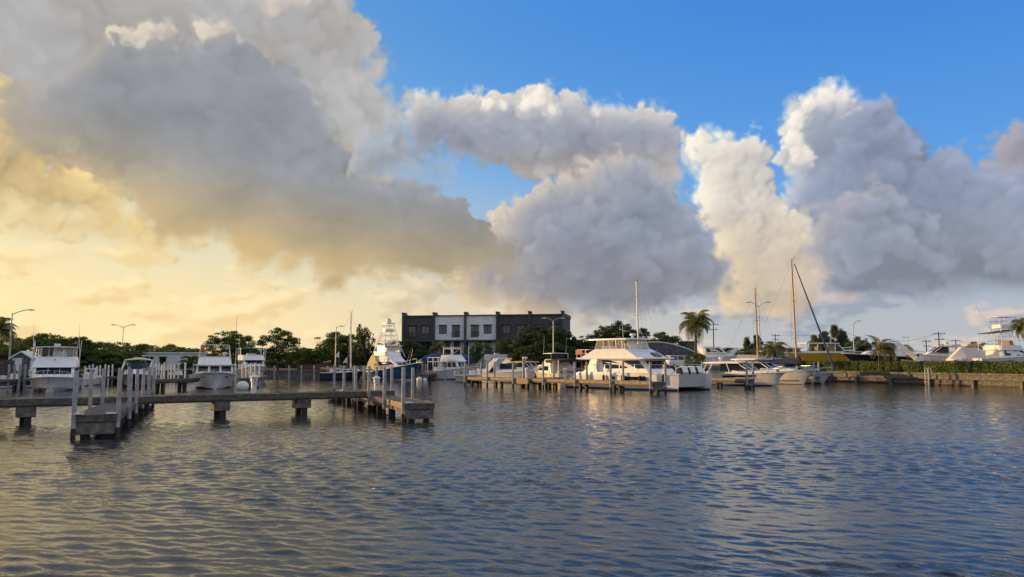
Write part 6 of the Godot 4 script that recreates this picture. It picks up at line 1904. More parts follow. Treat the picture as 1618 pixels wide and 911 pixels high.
func mooring_line(label: String, a: Vector3, b: Vector3, sag: float) -> void:
	var o := thing("mooring_line", label, "rope", a, 0.0, "mooring lines")
	var s := Shape.new()
	var pts := []
	for i in 9:
		var t := i / 8.0
		pts.append((b - a) * t + Vector3(0, -sag * 4.0 * t * (1.0 - t), 0))
	s.path(pts, 0.022, 5)
	part("rope", s, M.canvas_navy, o, 50.0)

func build_lines() -> void:
	mooring_line("dark mooring line from the catamaran's bow to the dock's end piling", Vector3(15.2, 1.75, -73.6), Vector3(13.4, 1.1, -70.0), 0.25)
	mooring_line("dark mooring line crossing from the catamaran's middle to the dock", Vector3(10.9, 1.75, -78.6), Vector3(9.2, 1.0, -74.6), 0.2)
	mooring_line("dark mooring line at the catamaran's stern", Vector3(6.6, 1.5, -84.0), Vector3(4.4, 1.0, -80.4), 0.2)
	mooring_line("mooring line from the three-windowed cruiser's bow to the far dock", at(318, 80, 1.5), at(306, 78.5, 1.1), 0.12)
	mooring_line("mooring line from the tall fishing yacht's bow to the bank dock", at(52, 73, 1.3), at(40, 78, 1.1), 0.2)
# ---------------------------------------------------------------- trees, palms
var crowns := {}

func crown_mesh(kind: String, seed_: int) -> ArrayMesh:
	# a unit crown: about 1 high and 1 wide, from the height 0; hundreds of leaf sprays on a heap of uneven clumps
	var key := kind + str(seed_)
	if crowns.has(key):
		return crowns[key]
	var dice := RandomNumberGenerator.new(); dice.seed = seed_ * 31 + 7
	var s := Shape.new()
	var tones := {"broad": [Color(0.092, 0.142, 0.030), Color(0.061, 0.105, 0.024), Color(0.128, 0.176, 0.038), Color(0.046, 0.078, 0.022)],
		"dark": [Color(0.057, 0.088, 0.034), Color(0.040, 0.068, 0.027), Color(0.081, 0.111, 0.040)],
		"bush": [Color(0.101, 0.155, 0.034), Color(0.068, 0.115, 0.027), Color(0.149, 0.196, 0.047)],
		"wispy": [Color(0.081, 0.108, 0.061), Color(0.061, 0.084, 0.046), Color(0.108, 0.132, 0.068)]}[kind] as Array
	var clumps := []
	if kind == "wispy":
		for k in 90:
			var y := dice.randf_range(0.10, 1.0)
			var a := dice.randf() * TAU
			var d := dice.randf_range(0.0, 0.46) * pow(1.08 - y, 0.7)
			clumps.append([Vector3(cos(a) * d, y, sin(a) * d), dice.randf_range(0.05, 0.11)])
	else:
		for k in 64:
			var a := dice.randf() * TAU
			var t := pow(dice.randf(), 0.85)
			var y := 0.10 + 0.80 * t
			var wide := 0.47 * sqrt(maxf(0.06, 1.0 - pow((y - 0.36) / 0.64, 2.0))) * (1.0 + 0.16 * sin(a * 3.0 + seed_))
			var d := wide * sqrt(dice.randf()) * dice.randf_range(0.8, 1.08)
			clumps.append([Vector3(cos(a) * d, y * (1.0 + 0.08 * sin(a * 2.0 + seed_ * 1.7)), sin(a) * d), dice.randf_range(0.06, 0.15) * (1.12 - 0.4 * t)])
	for c in clumps:
		var n := int(190.0 * pow(c[1] / 0.12, 1.7)) if kind != "wispy" else 130
		var dull := dice.randf_range(0.72, 1.2)
		for k in n:
			var v := Vector3(dice.randfn(), dice.randfn() * 0.8 + 0.12, dice.randfn()).normalized()
			var p: Vector3 = c[0] + v * c[1] * pow(dice.randf(), 0.42) * Vector3(1.2, 0.85, 1.2)
			if p.y < 0.02:
				continue
			if kind == "wispy":
				var q := p + Vector3(dice.randfn(0.03, 0.02), -dice.randf_range(0.01, 0.05), dice.randfn(0.0, 0.02))
				s.tint = (tones[dice.randi() % tones.size()] as Color) * dull
				s.tri(p, p + Vector3(0.008, 0.005, 0.006), q + Vector3(0.02, -0.02, 0), p - v)
			else:
				var nn := (v + Vector3(dice.randfn(0, 0.5), dice.randfn(0.25, 0.5), dice.randfn(0, 0.5))).normalized()
				var r := dice.randf_range(0.012, 0.026)
				var u := nn.cross(Vector3(dice.randf_range(-1, 1), dice.randf_range(-1, 1), dice.randf_range(-1, 1))).normalized()
				var w := nn.cross(u)
				s.tint = (tones[dice.randi() % tones.size()] as Color) * dull * dice.randf_range(0.8, 1.2)
				s.quad(p - u * r, p + w * r * 0.6, p + u * r, p - w * r * 0.6, p - nn)
	crowns[key] = s.mesh(0.0)
	return crowns[key]

var trunks := {}
func trunk_mesh(seed_: int, many: bool) -> ArrayMesh:
	# of unit height, limbs into the crown
	var key := seed_ * 2 + int(many)
	if trunks.has(key):
		return trunks[key]
	var dice := RandomNumberGenerator.new(); dice.seed = seed_ * 17 + 3
	var s := Shape.new()
	for k in (4 if many else 1):
		var foot := Vector3(dice.randf_range(-0.07, 0.07), -0.03, dice.randf_range(-0.07, 0.07)) if many else Vector3(0, -0.03, 0)
		var fork := foot + Vector3(dice.randf_range(-0.06, 0.06), dice.randf_range(0.25, 0.38), dice.randf_range(-0.06, 0.06))
		s.tube(foot, fork, 0.030 if not many else 0.016, 0.020 if not many else 0.011, 7)
		for b in 4:
			var a := dice.randf() * TAU
			var mid := fork + Vector3(cos(a) * dice.randf_range(0.08, 0.2), dice.randf_range(0.12, 0.28), sin(a) * dice.randf_range(0.08, 0.2))
			s.tube(fork, mid, 0.014, 0.008, 6)
			for e in 2:
				s.tube(mid, mid + Vector3(dice.randf_range(-0.14, 0.14), dice.randf_range(0.08, 0.22), dice.randf_range(-0.14, 0.14)), 0.007, 0.003, 5)
	trunks[key] = s.mesh(60.0)
	return trunks[key]

func tree(called: String, kind: String, label: String, where: Vector3, tall: float, wide: float, seed_: int, group: String, foot := 0.12) -> void:
	# foot: share of the height below the crown
	var o := thing(called, label, "tree" if not called.contains("shrub") and not called.contains("bush") else "shrub", where, seed_ * 1.3, group)
	var low := tall * foot
	put("trunk", trunk_mesh(seed_ % 3, called.contains("mangrove") or called.contains("shrub")), M.bark, o, Transform3D(Basis().scaled(Vector3(tall * 0.8, tall * 0.92, tall * 0.8)), Vector3.ZERO))
	put("crown", crown_mesh(kind, seed_ % 4), M.leaf, o, Transform3D(Basis().scaled(Vector3(wide, tall - low, wide)), Vector3(0, low, 0)))

var frond_meshes := []
func fronds() -> void:
	for v in 3:
		var dice := RandomNumberGenerator.new(); dice.seed = 90 + v
		var s := Shape.new()
		var spine := []
		var n := 12
		for k in n + 1:
			var t := float(k) / n
			# along x, rising and then drooping; unit length
			spine.append(Vector3(t * (1.0 - 0.18 * t * t), 0.20 * sin(t * 2.2) - [0.42, 0.75, 0.25][v] * t * t * t, 0.0))
		for k in n:
			s.tint = Color(0.17, 0.15, 0.05)
			s.tube(spine[k], spine[k + 1], 0.013 * (1.0 - 0.8 * k / n), 0.013 * (1.0 - 0.8 * (k + 1) / n), 5, false)
		for e in [-1.0, 1.0]:
			for k in 34:
				var t := 0.10 + 0.9 * k / 34.0
				var i := mini(int(t * n), n - 1)
				var p: Vector3 = (spine[i] as Vector3).lerp(spine[i + 1], t * n - i)
				var along: Vector3 = ((spine[i + 1] - spine[i]) as Vector3).normalized()
				var long := 0.30 * (0.45 + 0.75 * sin(PI * (0.12 + 0.80 * t))) * dice.randf_range(0.85, 1.1)
				var d := (along * 0.55 + Vector3(0, -0.28 - 0.35 * dice.randf(), e * 0.8)).normalized()
				var mid := p + d * long * 0.55
				var tip := mid + (d + Vector3(0, -0.7, 0)).normalized() * long * 0.5
				var w := along * 0.015
				var c := [Color(0.105, 0.14, 0.032), Color(0.14, 0.17, 0.04), Color(0.21, 0.20, 0.06)][dice.randi() % 3] as Color
				s.tint = c * dice.randf_range(0.8, 1.15)
				s.quad(p - w * 0.5, p + w * 0.5, mid + w, mid - w, p + Vector3(0, -1, 0))
				s.tri(mid - w, mid + w, tip, mid + Vector3(0, -1, 0))
		frond_meshes.append(s.mesh(0.0))

func palm(label: String, where: Vector3, tall: float, reach: float, seed_: int, count := 17, blown := Vector3.ZERO, lean := 0.05, group := "") -> void:
	if frond_meshes.is_empty():
		fronds()
	var dice := RandomNumberGenerator.new(); dice.seed = seed_
	var o := thing("palm_tree", label, "palm tree", where, 0.0, group)
	var s := Shape.new()
	var head := Vector3(lean * tall, tall, 0)
	var n := 14
	var rings := []
	for k in n * 2 + 1:
		var t := k / (2.0 * n)
		var c := Vector3(lean * tall * t * t, tall * t - 0.1 * float(k == 0), 0)
		var r := (0.17 - 0.07 * t + 0.12 * pow(1.0 - t, 8.0)) * (1.0 + 0.07 * float(k % 2)) * clampf(tall / 5.0, 0.6, 1.2)
		var ring := PackedVector3Array()
		for i in 9:
			ring.append(c + Vector3(cos(TAU * i / 9.0) * r, 0, sin(TAU * i / 9.0) * r))
		rings.append(ring)
	s.loft(rings)
	part("trunk", s, M.palm_bark, o, 50.0)
	for k in count:
		var yaw := k * 2.39996 + dice.randf_range(-0.2, 0.2)
		var lift := lerpf(1.05, -0.75, (k + 0.5) / count) + dice.randf_range(-0.1, 0.1)
		var dir := Vector3(cos(yaw) * cos(lift), sin(lift), sin(yaw) * cos(lift))
		dir = (dir + blown).normalized()
		var side := dir.cross(Vector3.UP).normalized()
		var up := side.cross(dir)
		var r := reach * dice.randf_range(0.82, 1.08)
		put("frond", frond_meshes[dice.randi() % 3], M.frond, o, Transform3D(Basis(dir * r, up * r, side * r), head))
	var c := Shape.new()
	for k in 7:
		var a := TAU * k / 7.0
		c.ball(head + Vector3(cos(a) * 0.2, -0.22 - 0.08 * (k % 2), sin(a) * 0.2), Vector3(0.13, 0.16, 0.13), 8, 6)
	part("coconuts", c, M.seat_tan, o, 60.0)

func build_plants() -> void:
	var L := "dense trees along the left bank"
	# bearing, distance, height, width, kind
	var k := 0
	var row := [[-30, 118, 6.6, 9, 0], [28, 116, 7.2, 10, 0], [62, 112, 7.4, 9.5, 0], [100, 118, 7.6, 9, 0], [118, 112, 7.0, 7.5, 0], [148, 122, 6.2, 10, 1], [178, 128, 6.0, 11, 0], [212, 134, 6.6, 9, 0], [165, 112, 4.6, 7, 1], [200, 116, 4.2, 6.5, 1], [245, 150, 6.2, 10, 1], [272, 158, 6.9, 9, 1], [296, 138, 5.4, 9.5, 0], [322, 150, 5.6, 7, 1]]
	for r in row:
		tree("mangrove_tree", ["broad", "bush"][r[4]], "dense green bank tree, %s along the left shore counting from the left edge" % NTH[k], at(r[0], r[1], LAND - 0.2), r[2] * 0.78, r[3], k + 1, L, 0.08)
		k += 1
	tree("leafy_tree", "broad", "loose-crowned tree behind the three-windowed cabin cruiser", at(358, 140, LAND), 7.2, 8.4, 5, "trees behind the far quay", 0.2)
	tree("leafy_tree", "broad", "slim loose tree between the two white cruisers on the left", at(383, 150, LAND), 6.4, 6.4, 6, "trees behind the far quay", 0.2)
	tree("leafy_tree", "broad", "big round loose-crowned tree standing alone right of the teal-topped boat", at(440, 138, LAND), 7.5, 8.2, 7, "trees behind the far quay", 0.14)
	tree("small_shrub", "bush", "low shrub at the right foot of the big round tree", at(470, 150, LAND), 4.4, 6.0, 2, "trees behind the far quay", 0.1)
	tree("small_shrub", "broad", "low shrub between the big round tree and the curved lamp post", at(488, 142, LAND), 3.9, 6.0, 3, "trees behind the far quay", 0.1)
	tree("leafy_tree", "broad", "dark spreading tree behind the curved lamp post", at(527, 145, LAND), 7.2, 8.8, 9, "trees behind the far quay", 0.14)
	tree("leafy_tree", "broad", "dark tree left of the tall fishing tower", at(553, 150, LAND), 6.9, 7.0, 10, "trees behind the far quay", 0.14)
	tree("cypress_tree", "dark", "narrow brownish tree just left of the tall fishing tower", at(569, 139, LAND), 8.2, 2.8, 11, "trees behind the far quay", 0.1)
	tree("cypress_tree", "dark", "narrow dark tree just behind the tall fishing tower", at(581, 142, LAND), 7.9, 2.6, 12, "trees behind the far quay", 0.1)
	for q in [[612, 5.2, 7.0, 1, "first"], [632, 5.6, 8.0, 2, "second"], [652, 4.8, 7.0, 3, "third"]]:
		tree("dark_shrub", "dark", "dark shrub before the left end of the townhouse block, %s from the left" % q[4], at(q[0], 141, LAND), q[1], q[2], q[3], "dark shrubs before the townhouses", 0.08)
	tree("dark_shrub", "dark", "dark shrub before the townhouses between the small palm and the blue canopy", at(668, 137, LAND), 3.6, 5.0, 5, "dark shrubs before the townhouses", 0.08)
	palm("small palm before the pale townhouse bays", at(690, 136, LAND), 3.9, 2.2, 3, 15)
	tree("young_tree", "bush", "small light green tree before the second pale townhouse bay", at(758, 135, LAND), 4.9, 5.0, 4, "", 0.2)
	tree("small_shrub", "bush", "low bush at the foot of the pale townhouse bays", at(742, 133, LAND), 2.9, 3.5, 1, "", 0.1)
	tree("small_shrub", "bush", "leafy bush before the right half of the long white cabin", at(299, 128, LAND), 2.6, 4.2, 2, "", 0.06)
	k = 0
	for q in [[800, 130, 5.4, 5.5], [822, 128, 5.0, 6.0], [842, 127, 7.6, 7.5], [866, 126, 7.2, 7.0], [888, 126, 6.8, 6.5], [905, 128, 5.4, 5.0], [875, 122, 4.6, 7.0], [835, 122, 4.2, 6.0]]:
		tree("dark_tree", "dark", "dark tree before the right townhouse bays, %s of the clump" % NTH[k], at(q[0], q[1], LAND), q[2], q[3], k + 3, "dark clump before the townhouses", 0.08)
		k += 1
	k = 0
	for q in [[934, 128, 6.2, 6.4], [955, 126, 7.6, 6.6], [978, 124, 8.0, 7.0], [1004, 124, 7.4, 6.0], [1042, 130, 6.6, 6.2], [1062, 132, 6.0, 6.0], [1026, 134, 5.4, 5.5]]:
		tree("dark_tree", "dark", "dark tree behind the catamaran's flybridge, %s of its row" % NTH[k], at(q[0], q[1], LAND), q[2], q[3], k + 5, "dark trees behind the catamaran", 0.1)
		k += 1
	palm("tall coconut palm with sunlit drooping fronds right of the catamaran", at(1099, 96, LAND), 6.3, 2.7, 21, 24, Vector3(0.0, -0.05, 0.0), 0.02)
	tree("palm_shrub", "bush", "leafy bush at the foot of the tall coconut palm", at(1098, 95, LAND), 2.6, 3.4, 2, "", 0.08)
	palm("short palm behind the two bare masts", at(1221, 108, LAND), 3.2, 2.5, 22, 18)
	palm("low palm left of the two bare masts", at(1187, 118, LAND), 2.2, 2.6, 27, 16)
	tree("small_shrub", "bush", "green shrub left of the two bare masts", at(1172, 122, LAND), 3.4, 5.5, 3, "", 0.08)
	palm("windblown young palm before the dark motor yacht", at(1388, 99, LAND), 3.0, 2.5, 23, 17, Vector3(0.75, 0.12, 0.0), 0.03)
	palm("bushy palm at the right edge of the view", at(1622, 78, LAND), 5.3, 1.75, 24, 26, Vector3(0.0, -0.25, 0.0), 0.02)
	palm("far palm behind the pointed white boat cover", at(1541, 130, LAND), 3.4, 2.4, 25, 16)
	palm("farther small palm left of the pointed white boat cover", at(1513, 150, LAND), 3.0, 1.7, 26, 14)
	palm("dark palm behind the stern of the dark motor yacht", at(1424, 120, LAND), 2.9, 2.4, 28, 14, Vector3(0.5, 0, 0))
	k = 0
	for q in [[1288, 150, 6.4, 5.0, 0], [1303, 148, 7.0, 5.5, 0], [1318, 152, 8.6, 5.0, 0], [1331, 148, 7.4, 4.6, 0], [1341, 154, 6.0, 4.0, 0], [1355, 140, 6.0, 5.5, 1], [1371, 138, 5.4, 5.0, 1], [1180, 165, 6.6, 4.0, 0], [1196, 168, 7.0, 5.0, 0]]:
		tree("casuarina_tree" if q[4] == 0 else "leafy_tree", "wispy" if q[4] == 0 else "broad", "%s tree behind the yachts on the hard, %s counted from the yellow hull" % ["feathery" if q[4] == 0 else "rounded", NTH[k]], at(q[0], q[1], LAND), q[2], q[3], k + 2, "trees behind the boatyard", 0.1)
		k += 1
	palm("palm cut by the left edge of the view", at(-10, 92, LAND), 5.2, 3.0, 31, 20)
	tree("small_shrub", "bush", "yellow-green shrub below the palm at the left edge", at(24, 100, LAND), 4.0, 4.6, 1, "", 0.08)
	# tall bank trees outside the view to the left; their shade falls on the left pier and the left boats
	k = 0
	for q in [[-74, -42, 10.0, 10], [-78, -50, 10.5, 10], [-92, -68, 11.0, 11], [-86, -76, 11.0, 11], [-84, -85, 10.5, 11], [-88, -94, 10.5, 12], [-95, -104, 9.0, 12], [-70, -33, 9.5, 9]]:
		tree("bank_tree", "broad", "tall bank tree left of the view, %s of its row" % NTH[k], Vector3(q[0], LAND, q[1]), q[2], q[3], k + 2, "tall trees on the left bank", 0.1)
		k += 1
	# scrub that closes the far ground
	k = 0
	for q in [[470, 190], [515, 200], [560, 195], [600, 190], [905, 190], [1000, 200], [1090, 195], [1150, 210], [1230, 215], [1290, 220], [1370, 230], [1440, 260], [1500, 280], [1560, 290], [1620, 260], [330, 200], [380, 195], [430, 205], [60, 165], [-10, 160]]:
		tree("scrub_tree", "broad", "far low scrub tree on the horizon, %s from the left end of its line" % NTH[k], at(q[0], q[1], LAND - 0.3), 4.6 + 0.9 * sin(k * 2.0), 17.0, k, "far scrub on the horizon", 0.0)
		k += 1
# ---------------------------------------------------------------- buildings, lamps, poles and the rest ashore
func facade_window(o: Node3D, where: Vector3, w: float, h: float, door: bool) -> void:
	# frame, two panes, a lintel hood; where: middle of the sill, on the wall's face (+z is outwards)
	var f := Shape.new()
	for q in [[-w * 0.5, 0.05, h], [w * 0.5, 0.05, h], [0.0, 0.05, h]]:
		f.box(where + Vector3(q[0], h * 0.5, 0.03), Vector3(0.07, h, 0.08))
	for y in [0.035, h - 0.035]:
		f.box(where + Vector3(0, y, 0.035), Vector3(w + 0.07, 0.07, 0.08))
	var win := part("window", f, M.frame_black, o, 20.0)
	for s in [-1.0, 1.0]:
		var g := Shape.new()
		g.box(where + Vector3(s * w * 0.25, h * 0.5, 0.012), Vector3(w * 0.5 - 0.06, h - 0.08, 0.02))
		part("pane", g, M.glass_facade, win, 20.0)
	var l := Shape.new()
	l.box(where + Vector3(0, h + 0.10, 0.16), Vector3(w + 0.24, 0.20, 0.32), Basis(), 0.02)
	part("lintel_hood", l, M.frame_black, win, 20.0)
	if door:
		var r := Shape.new()
		for k in 9:
			r.box(where + Vector3(lerpf(-w * 0.5 - 0.12, w * 0.5 + 0.12, k / 8.0), 0.48, 0.30), Vector3(0.03, 0.95, 0.03))
		for y in [0.03, 0.95]:
			r.box(where + Vector3(0, y, 0.30), Vector3(w + 0.3, 0.05, 0.05))
		for e in [-1.0, 1.0]:
			r.box(where + Vector3(e * (w * 0.5 + 0.12), 0.95, 0.16), Vector3(0.04, 0.05, 0.28))
		part("balcony_rail", r, M.frame_black, o, 20.0)

func townhouses() -> void:
	var a := at(637, 150, LAND); var b := at(889, 144, LAND)
	var o := thing("townhouse_block", "three-storey townhouse block of five bays, dark grey with two pale bays", "building", (a + b) * 0.5, -atan2(b.z - a.z, b.x - a.x))
	var long := (b - a).length()
	var bay := long / 5.0
	var tall := 10.55
	var core := Shape.new()
	core.box(Vector3(0, tall * 0.5 - 0.1, -6.6), Vector3(long, tall - 0.25, 10.8))
	part("side_wall", core, M.render_dark, o, 20.0)
	for k in 5:
		var x := -long * 0.5 + bay * (k + 0.5)
		var pale := k == 1 or k == 2
		var m: Material = M.render_pale if pale else M.render_dark
		var s := Shape.new()
		s.box(Vector3(x, 7.95, -0.65), Vector3(bay - 0.37, 4.55, 1.3))
		part("upper_wall", s, m, o, 20.0)
		var c := Shape.new()
		c.box(Vector3(x, 10.32, -0.55), Vector3(bay - 0.37, 0.20, 1.6))
		part("parapet", c, M.render_dark, o, 20.0)
		var l := Shape.new()
		l.box(Vector3(x, 5.52, -0.45), Vector3(bay - 0.37, 0.30, 1.7))
		part("floor_ledge", l, M.render_dark, o, 20.0)
		# middle floor, set back behind a balcony
		for q in [[-0.33, 0.24], [0.04, 0.10], [0.38, 0.14]]:
			var mw := Shape.new()
			mw.box(Vector3(x + bay * q[0], 4.2, -1.0), Vector3(bay * q[1], 2.3, 0.5))
			part("middle_wall", mw, m, o, 20.0)
		for e in [-0.11, 0.20]:
			facade_window(o, Vector3(x + bay * e, 3.1, -1.14), 1.25, 2.05, false)
		var r := Shape.new()
		for q in 15:
			r.box(Vector3(x + lerpf(-bay * 0.44, bay * 0.44, q / 14.0), 3.55, -0.15), Vector3(0.03, 0.95, 0.03))
		for y in [3.1, 4.02]:
			r.box(Vector3(x, y, -0.15), Vector3(bay * 0.9, 0.05, 0.05))
		part("balcony_rail", r, M.frame_black, o, 20.0)
		var f := Shape.new()
		f.box(Vector3(x, 2.92, -0.5), Vector3(bay - 0.37, 0.24, 1.4))
		part("balcony_floor", f, M.render_dark, o, 20.0)
		var g := Shape.new()
		g.box(Vector3(x, 1.35, -0.7), Vector3(bay - 0.37, 2.7, 0.9))
		part("ground_wall", g, m, o, 20.0)
		var gd := Shape.new()
		gd.box(Vector3(x, 1.05, -0.22), Vector3(2.6, 2.1, 0.08))
		part("garage_door", gd, M.siding_grey, o, 20.0)
		var door_first: bool = k == 0 or k == 2 or k == 4
		var first := [0.29, 0.28, 0.30, 0.29, 0.29][k] as float
		var second := [0.72, 0.70, 0.70, 0.73, 0.72][k] as float
		facade_window(o, Vector3(-long * 0.5 + bay * (k + first), 6.25 if door_first else 6.85, 0.0), 1.4, 2.1 if door_first else 1.5, door_first)
		facade_window(o, Vector3(-long * 0.5 + bay * (k + second), 6.25 if k == 1 else 6.85, 0.0), 1.4, 2.1 if k == 1 else 1.5, k == 1)
	for k in 6:
		var x := -long * 0.5 + bay * k
		var p := Shape.new()
		p.box(Vector3(x, tall * 0.5 + 0.12, -0.5), Vector3(0.38, tall + 0.1, 1.9))
		p.box(Vector3(x, tall + 0.30, -0.5), Vector3(0.56, 0.26, 2.06), Basis(), 0.03)
		p.box(Vector3(x, tall - 0.25, -6.8), Vector3(0.30, 0.7, 10.6))
		part("pilaster", p, M.render_dark, o, 20.0)

func lamp_post(label: String, where: Vector3, tall: float, arms: Array, base := 0.10) -> void:
	# arms: [reach along x, rise]; each ends in a flat cobra head
	var o := thing("street_lamp", label, "street lamp", where, 0.0, "street lamps around the marina")
	var p := Shape.new()
	p.lathe([[base * 1.8, 0.0], [base * 1.7, 0.25], [base, 0.32], [base * 0.6, tall]], Vector3.ZERO, 10)
	part("post", p, M.galvanised, o, 50.0)
	for a in arms:
		var s := Shape.new()
		var pts := []
		for k in 7:
			var t := k / 6.0
			pts.append(Vector3(a[0] * t, tall - 0.15 + a[1] * (1.0 - pow(1.0 - t, 1.6)), 0))
		s.path(pts, 0.045, 6)
		var arm := part("arm", s, M.galvanised, o, 50.0)
		var h := Shape.new()
		var e: Vector3 = pts[-1]
		var d: float = signf(a[0])
		h.loft([PackedVector3Array([e + Vector3(-0.05 * d, -0.05, -0.06), e + Vector3(-0.05 * d, 0.06, -0.05), e + Vector3(-0.05 * d, 0.06, 0.05), e + Vector3(-0.05 * d, -0.05, 0.06)]), PackedVector3Array([e + Vector3(0.35 * d, -0.08, -0.16), e + Vector3(0.35 * d, 0.08, -0.10), e + Vector3(0.35 * d, 0.08, 0.10), e + Vector3(0.35 * d, -0.08, 0.16)]), PackedVector3Array([e + Vector3(0.72 * d, -0.05, -0.08), e + Vector3(0.72 * d, 0.03, -0.05), e + Vector3(0.72 * d, 0.03, 0.05), e + Vector3(0.72 * d, -0.05, 0.08)])])
		part("lamp_head", h, M.galvanised, arm, 40.0)

func utility_pole(label: String, where: Vector3, tall: float, turn: float, transformer: bool) -> void:
	var o := thing("utility_pole", label, "utility pole", where, turn, "utility poles beyond the boatyard")
	var p := Shape.new()
	p.lathe([[0.13, 0.0], [0.085, tall]], Vector3.ZERO, 8)
	part("pole", p, M.wood_pole, o, 50.0)
	for y in [0.35, 1.3]:
		var c := Shape.new()
		c.box(Vector3(0, tall - y, 0.12), Vector3(2.0 - 0.4 * float(y > 1.0), 0.09, 0.08))
		var arm := part("crossarm", c, M.wood_pole, o, 20.0)
		for x in [-0.85, -0.45, 0.45, 0.85]:
			var i := Shape.new()
			i.lathe([[0.04, 0.0], [0.07, 0.06], [0.04, 0.18]], Vector3(x * (1.0 - 0.15 * float(y > 1.0)), tall - y + 0.06, 0.12), 7)
			part("insulator", i, M.engine_grey, arm)
	if transformer:
		var t := Shape.new()
		t.lathe([[0.2, -0.5], [0.27, -0.45], [0.27, 0.4], [0.2, 0.5]], Vector3(0.45, tall - 2.6, 0.05), 10)
		part("transformer", t, M.engine_grey, o, 40.0)
		var u := Shape.new()
		u.box(Vector3(0.2, tall - 2.5, 0.05), Vector3(0.3, 0.08, 0.08))
		part("bracket", u, M.galvanised, o, 20.0)

func power_line(label: String, a: Vector3, b: Vector3, sag: float) -> void:
	var o := thing("power_line", label, "power line", Vector3.ZERO, 0.0, "power lines beyond the boatyard")
	for k in 3:
		var s := Shape.new()
		var pts := []
		for i in 13:
			var t := i / 12.0
			pts.append(a.lerp(b, t) + Vector3(0.4 * (k - 1), -sag * 4.0 * t * (1.0 - t) - 0.02 * k - (0.9 if k == 2 else 0.0), 0))
		s.path(pts, 0.014, 4)
		part("wire", s, M.wire, o, 50.0)

func plain_house(called: String, label: String, where: Vector3, turn: float, size: Vector3, wall: Material, roof: Material, windows: Array, gable := 0.0, door := false) -> Node3D:
	var o := thing(called, label, "building", where, turn)
	var s := Shape.new()
	s.box(Vector3(0, size.y * 0.5, 0), size)
	part("wall", s, wall, o, 20.0)
	var r := Shape.new()
	if gable > 0.0:
		for e in [-1.0, 1.0]:
			r.hexa([Vector3(e * (size.x * 0.5 + 0.25), size.y - 0.12, size.z * 0.5 + 0.3), Vector3(e * (size.x * 0.5 + 0.25), size.y - 0.12, -size.z * 0.5 - 0.3), Vector3(0, size.y + gable, -size.z * 0.5 - 0.3), Vector3(0, size.y + gable, size.z * 0.5 + 0.3), Vector3(e * (size.x * 0.5 + 0.25), size.y + 0.02, size.z * 0.5 + 0.3), Vector3(e * (size.x * 0.5 + 0.25), size.y + 0.02, -size.z * 0.5 - 0.3), Vector3(0, size.y + gable + 0.14, -size.z * 0.5 - 0.3), Vector3(0, size.y + gable + 0.14, size.z * 0.5 + 0.3)])
	else:
		r.box(Vector3(0, size.y + 0.10, 0), Vector3(size.x + 0.5, 0.2, size.z + 0.5), Basis(), 0.03)
	part("roof", r, roof, o, 20.0)
	for w in windows:
		facade_window(o, Vector3(w[0], w[1], size.z * 0.5), w[2], w[3], false)
	if door:
		var d := Shape.new()
		d.box(Vector3(0.25 * size.x, 1.0, size.z * 0.5 + 0.02), Vector3(0.85, 2.0, 0.06), Basis(), 0.01)
		part("door", d, M.siding_grey, o, 20.0)
	return o

func board_fence(label: String, a: Vector3, b: Vector3, tall: float, m: Material, each := 0.3) -> void:
	var o := thing("board_fence", label, "fence")
	var dir := (b - a).normalized(); var long := (b - a).length()
	var turn := Basis(dir, Vector3.UP, dir.cross(Vector3.UP))
	var n := int(long / each)
	for k in n:
		var s := Shape.new()
		s.box(a + dir * (k + 0.5) * long / n + Vector3(0, tall * 0.5 + 0.02 * sin(k * 4.0), 0), Vector3(long / n - 0.02, tall, 0.03), turn)
		part("board", s, m, o, 20.0)
	var p := Shape.new()
	for k in int(long / 2.4) + 1:
		p.box(a + dir * k * 2.4 + Vector3(0, tall * 0.5, 0) + turn.z * 0.07, Vector3(0.09, tall + 0.08, 0.09), turn)
	part("posts", p, m, o, 20.0)

func mesh_fence(label: String, a: Vector3, b: Vector3, tall: float) -> void:
	var o := thing("rail_fence", label, "fence")
	var dir := (b - a).normalized(); var long := (b - a).length()
	var n := int(long / 3.0)
	for k in n + 1:
		var s := Shape.new()
		s.tube(a + dir * long * k / n, a + dir * long * k / n + Vector3(0, tall, 0), 0.04, 0.04, 6)
		part("fence_post", s, M.wood_pole, o)
	for y in [0.35, 0.65, 1.0]:
		var s := Shape.new()
		s.tube(a + Vector3(0, tall * y, 0), b + Vector3(0, tall * y, 0), 0.03, 0.03, 5)
		part("fence_rail", s, M.wood_pole, o)

func swoosh(o: Node3D, pts: Array, w: float, z: float, called: String, m: Material) -> void:
	var s := Shape.new()
	for k in pts.size() - 1:
		var t := float(k) / (pts.size() - 1); var u := float(k + 1) / (pts.size() - 1)
		var wa := w * sin(PI * clampf(t, 0.04, 0.97)); var wb := w * sin(PI * clampf(u, 0.04, 0.97))
		var a: Vector2 = pts[k]; var b: Vector2 = pts[k + 1]
		s.hexa([Vector3(a.x, a.y - wa, z), Vector3(b.x, b.y - wb, z), Vector3(b.x, b.y + wb, z), Vector3(a.x, a.y + wa, z), Vector3(a.x, a.y - wa, z + 0.012), Vector3(b.x, b.y - wb, z + 0.012), Vector3(b.x, b.y + wb, z + 0.012), Vector3(a.x, a.y + wa, z + 0.012)])
	part(called, s, m, o, 20.0)

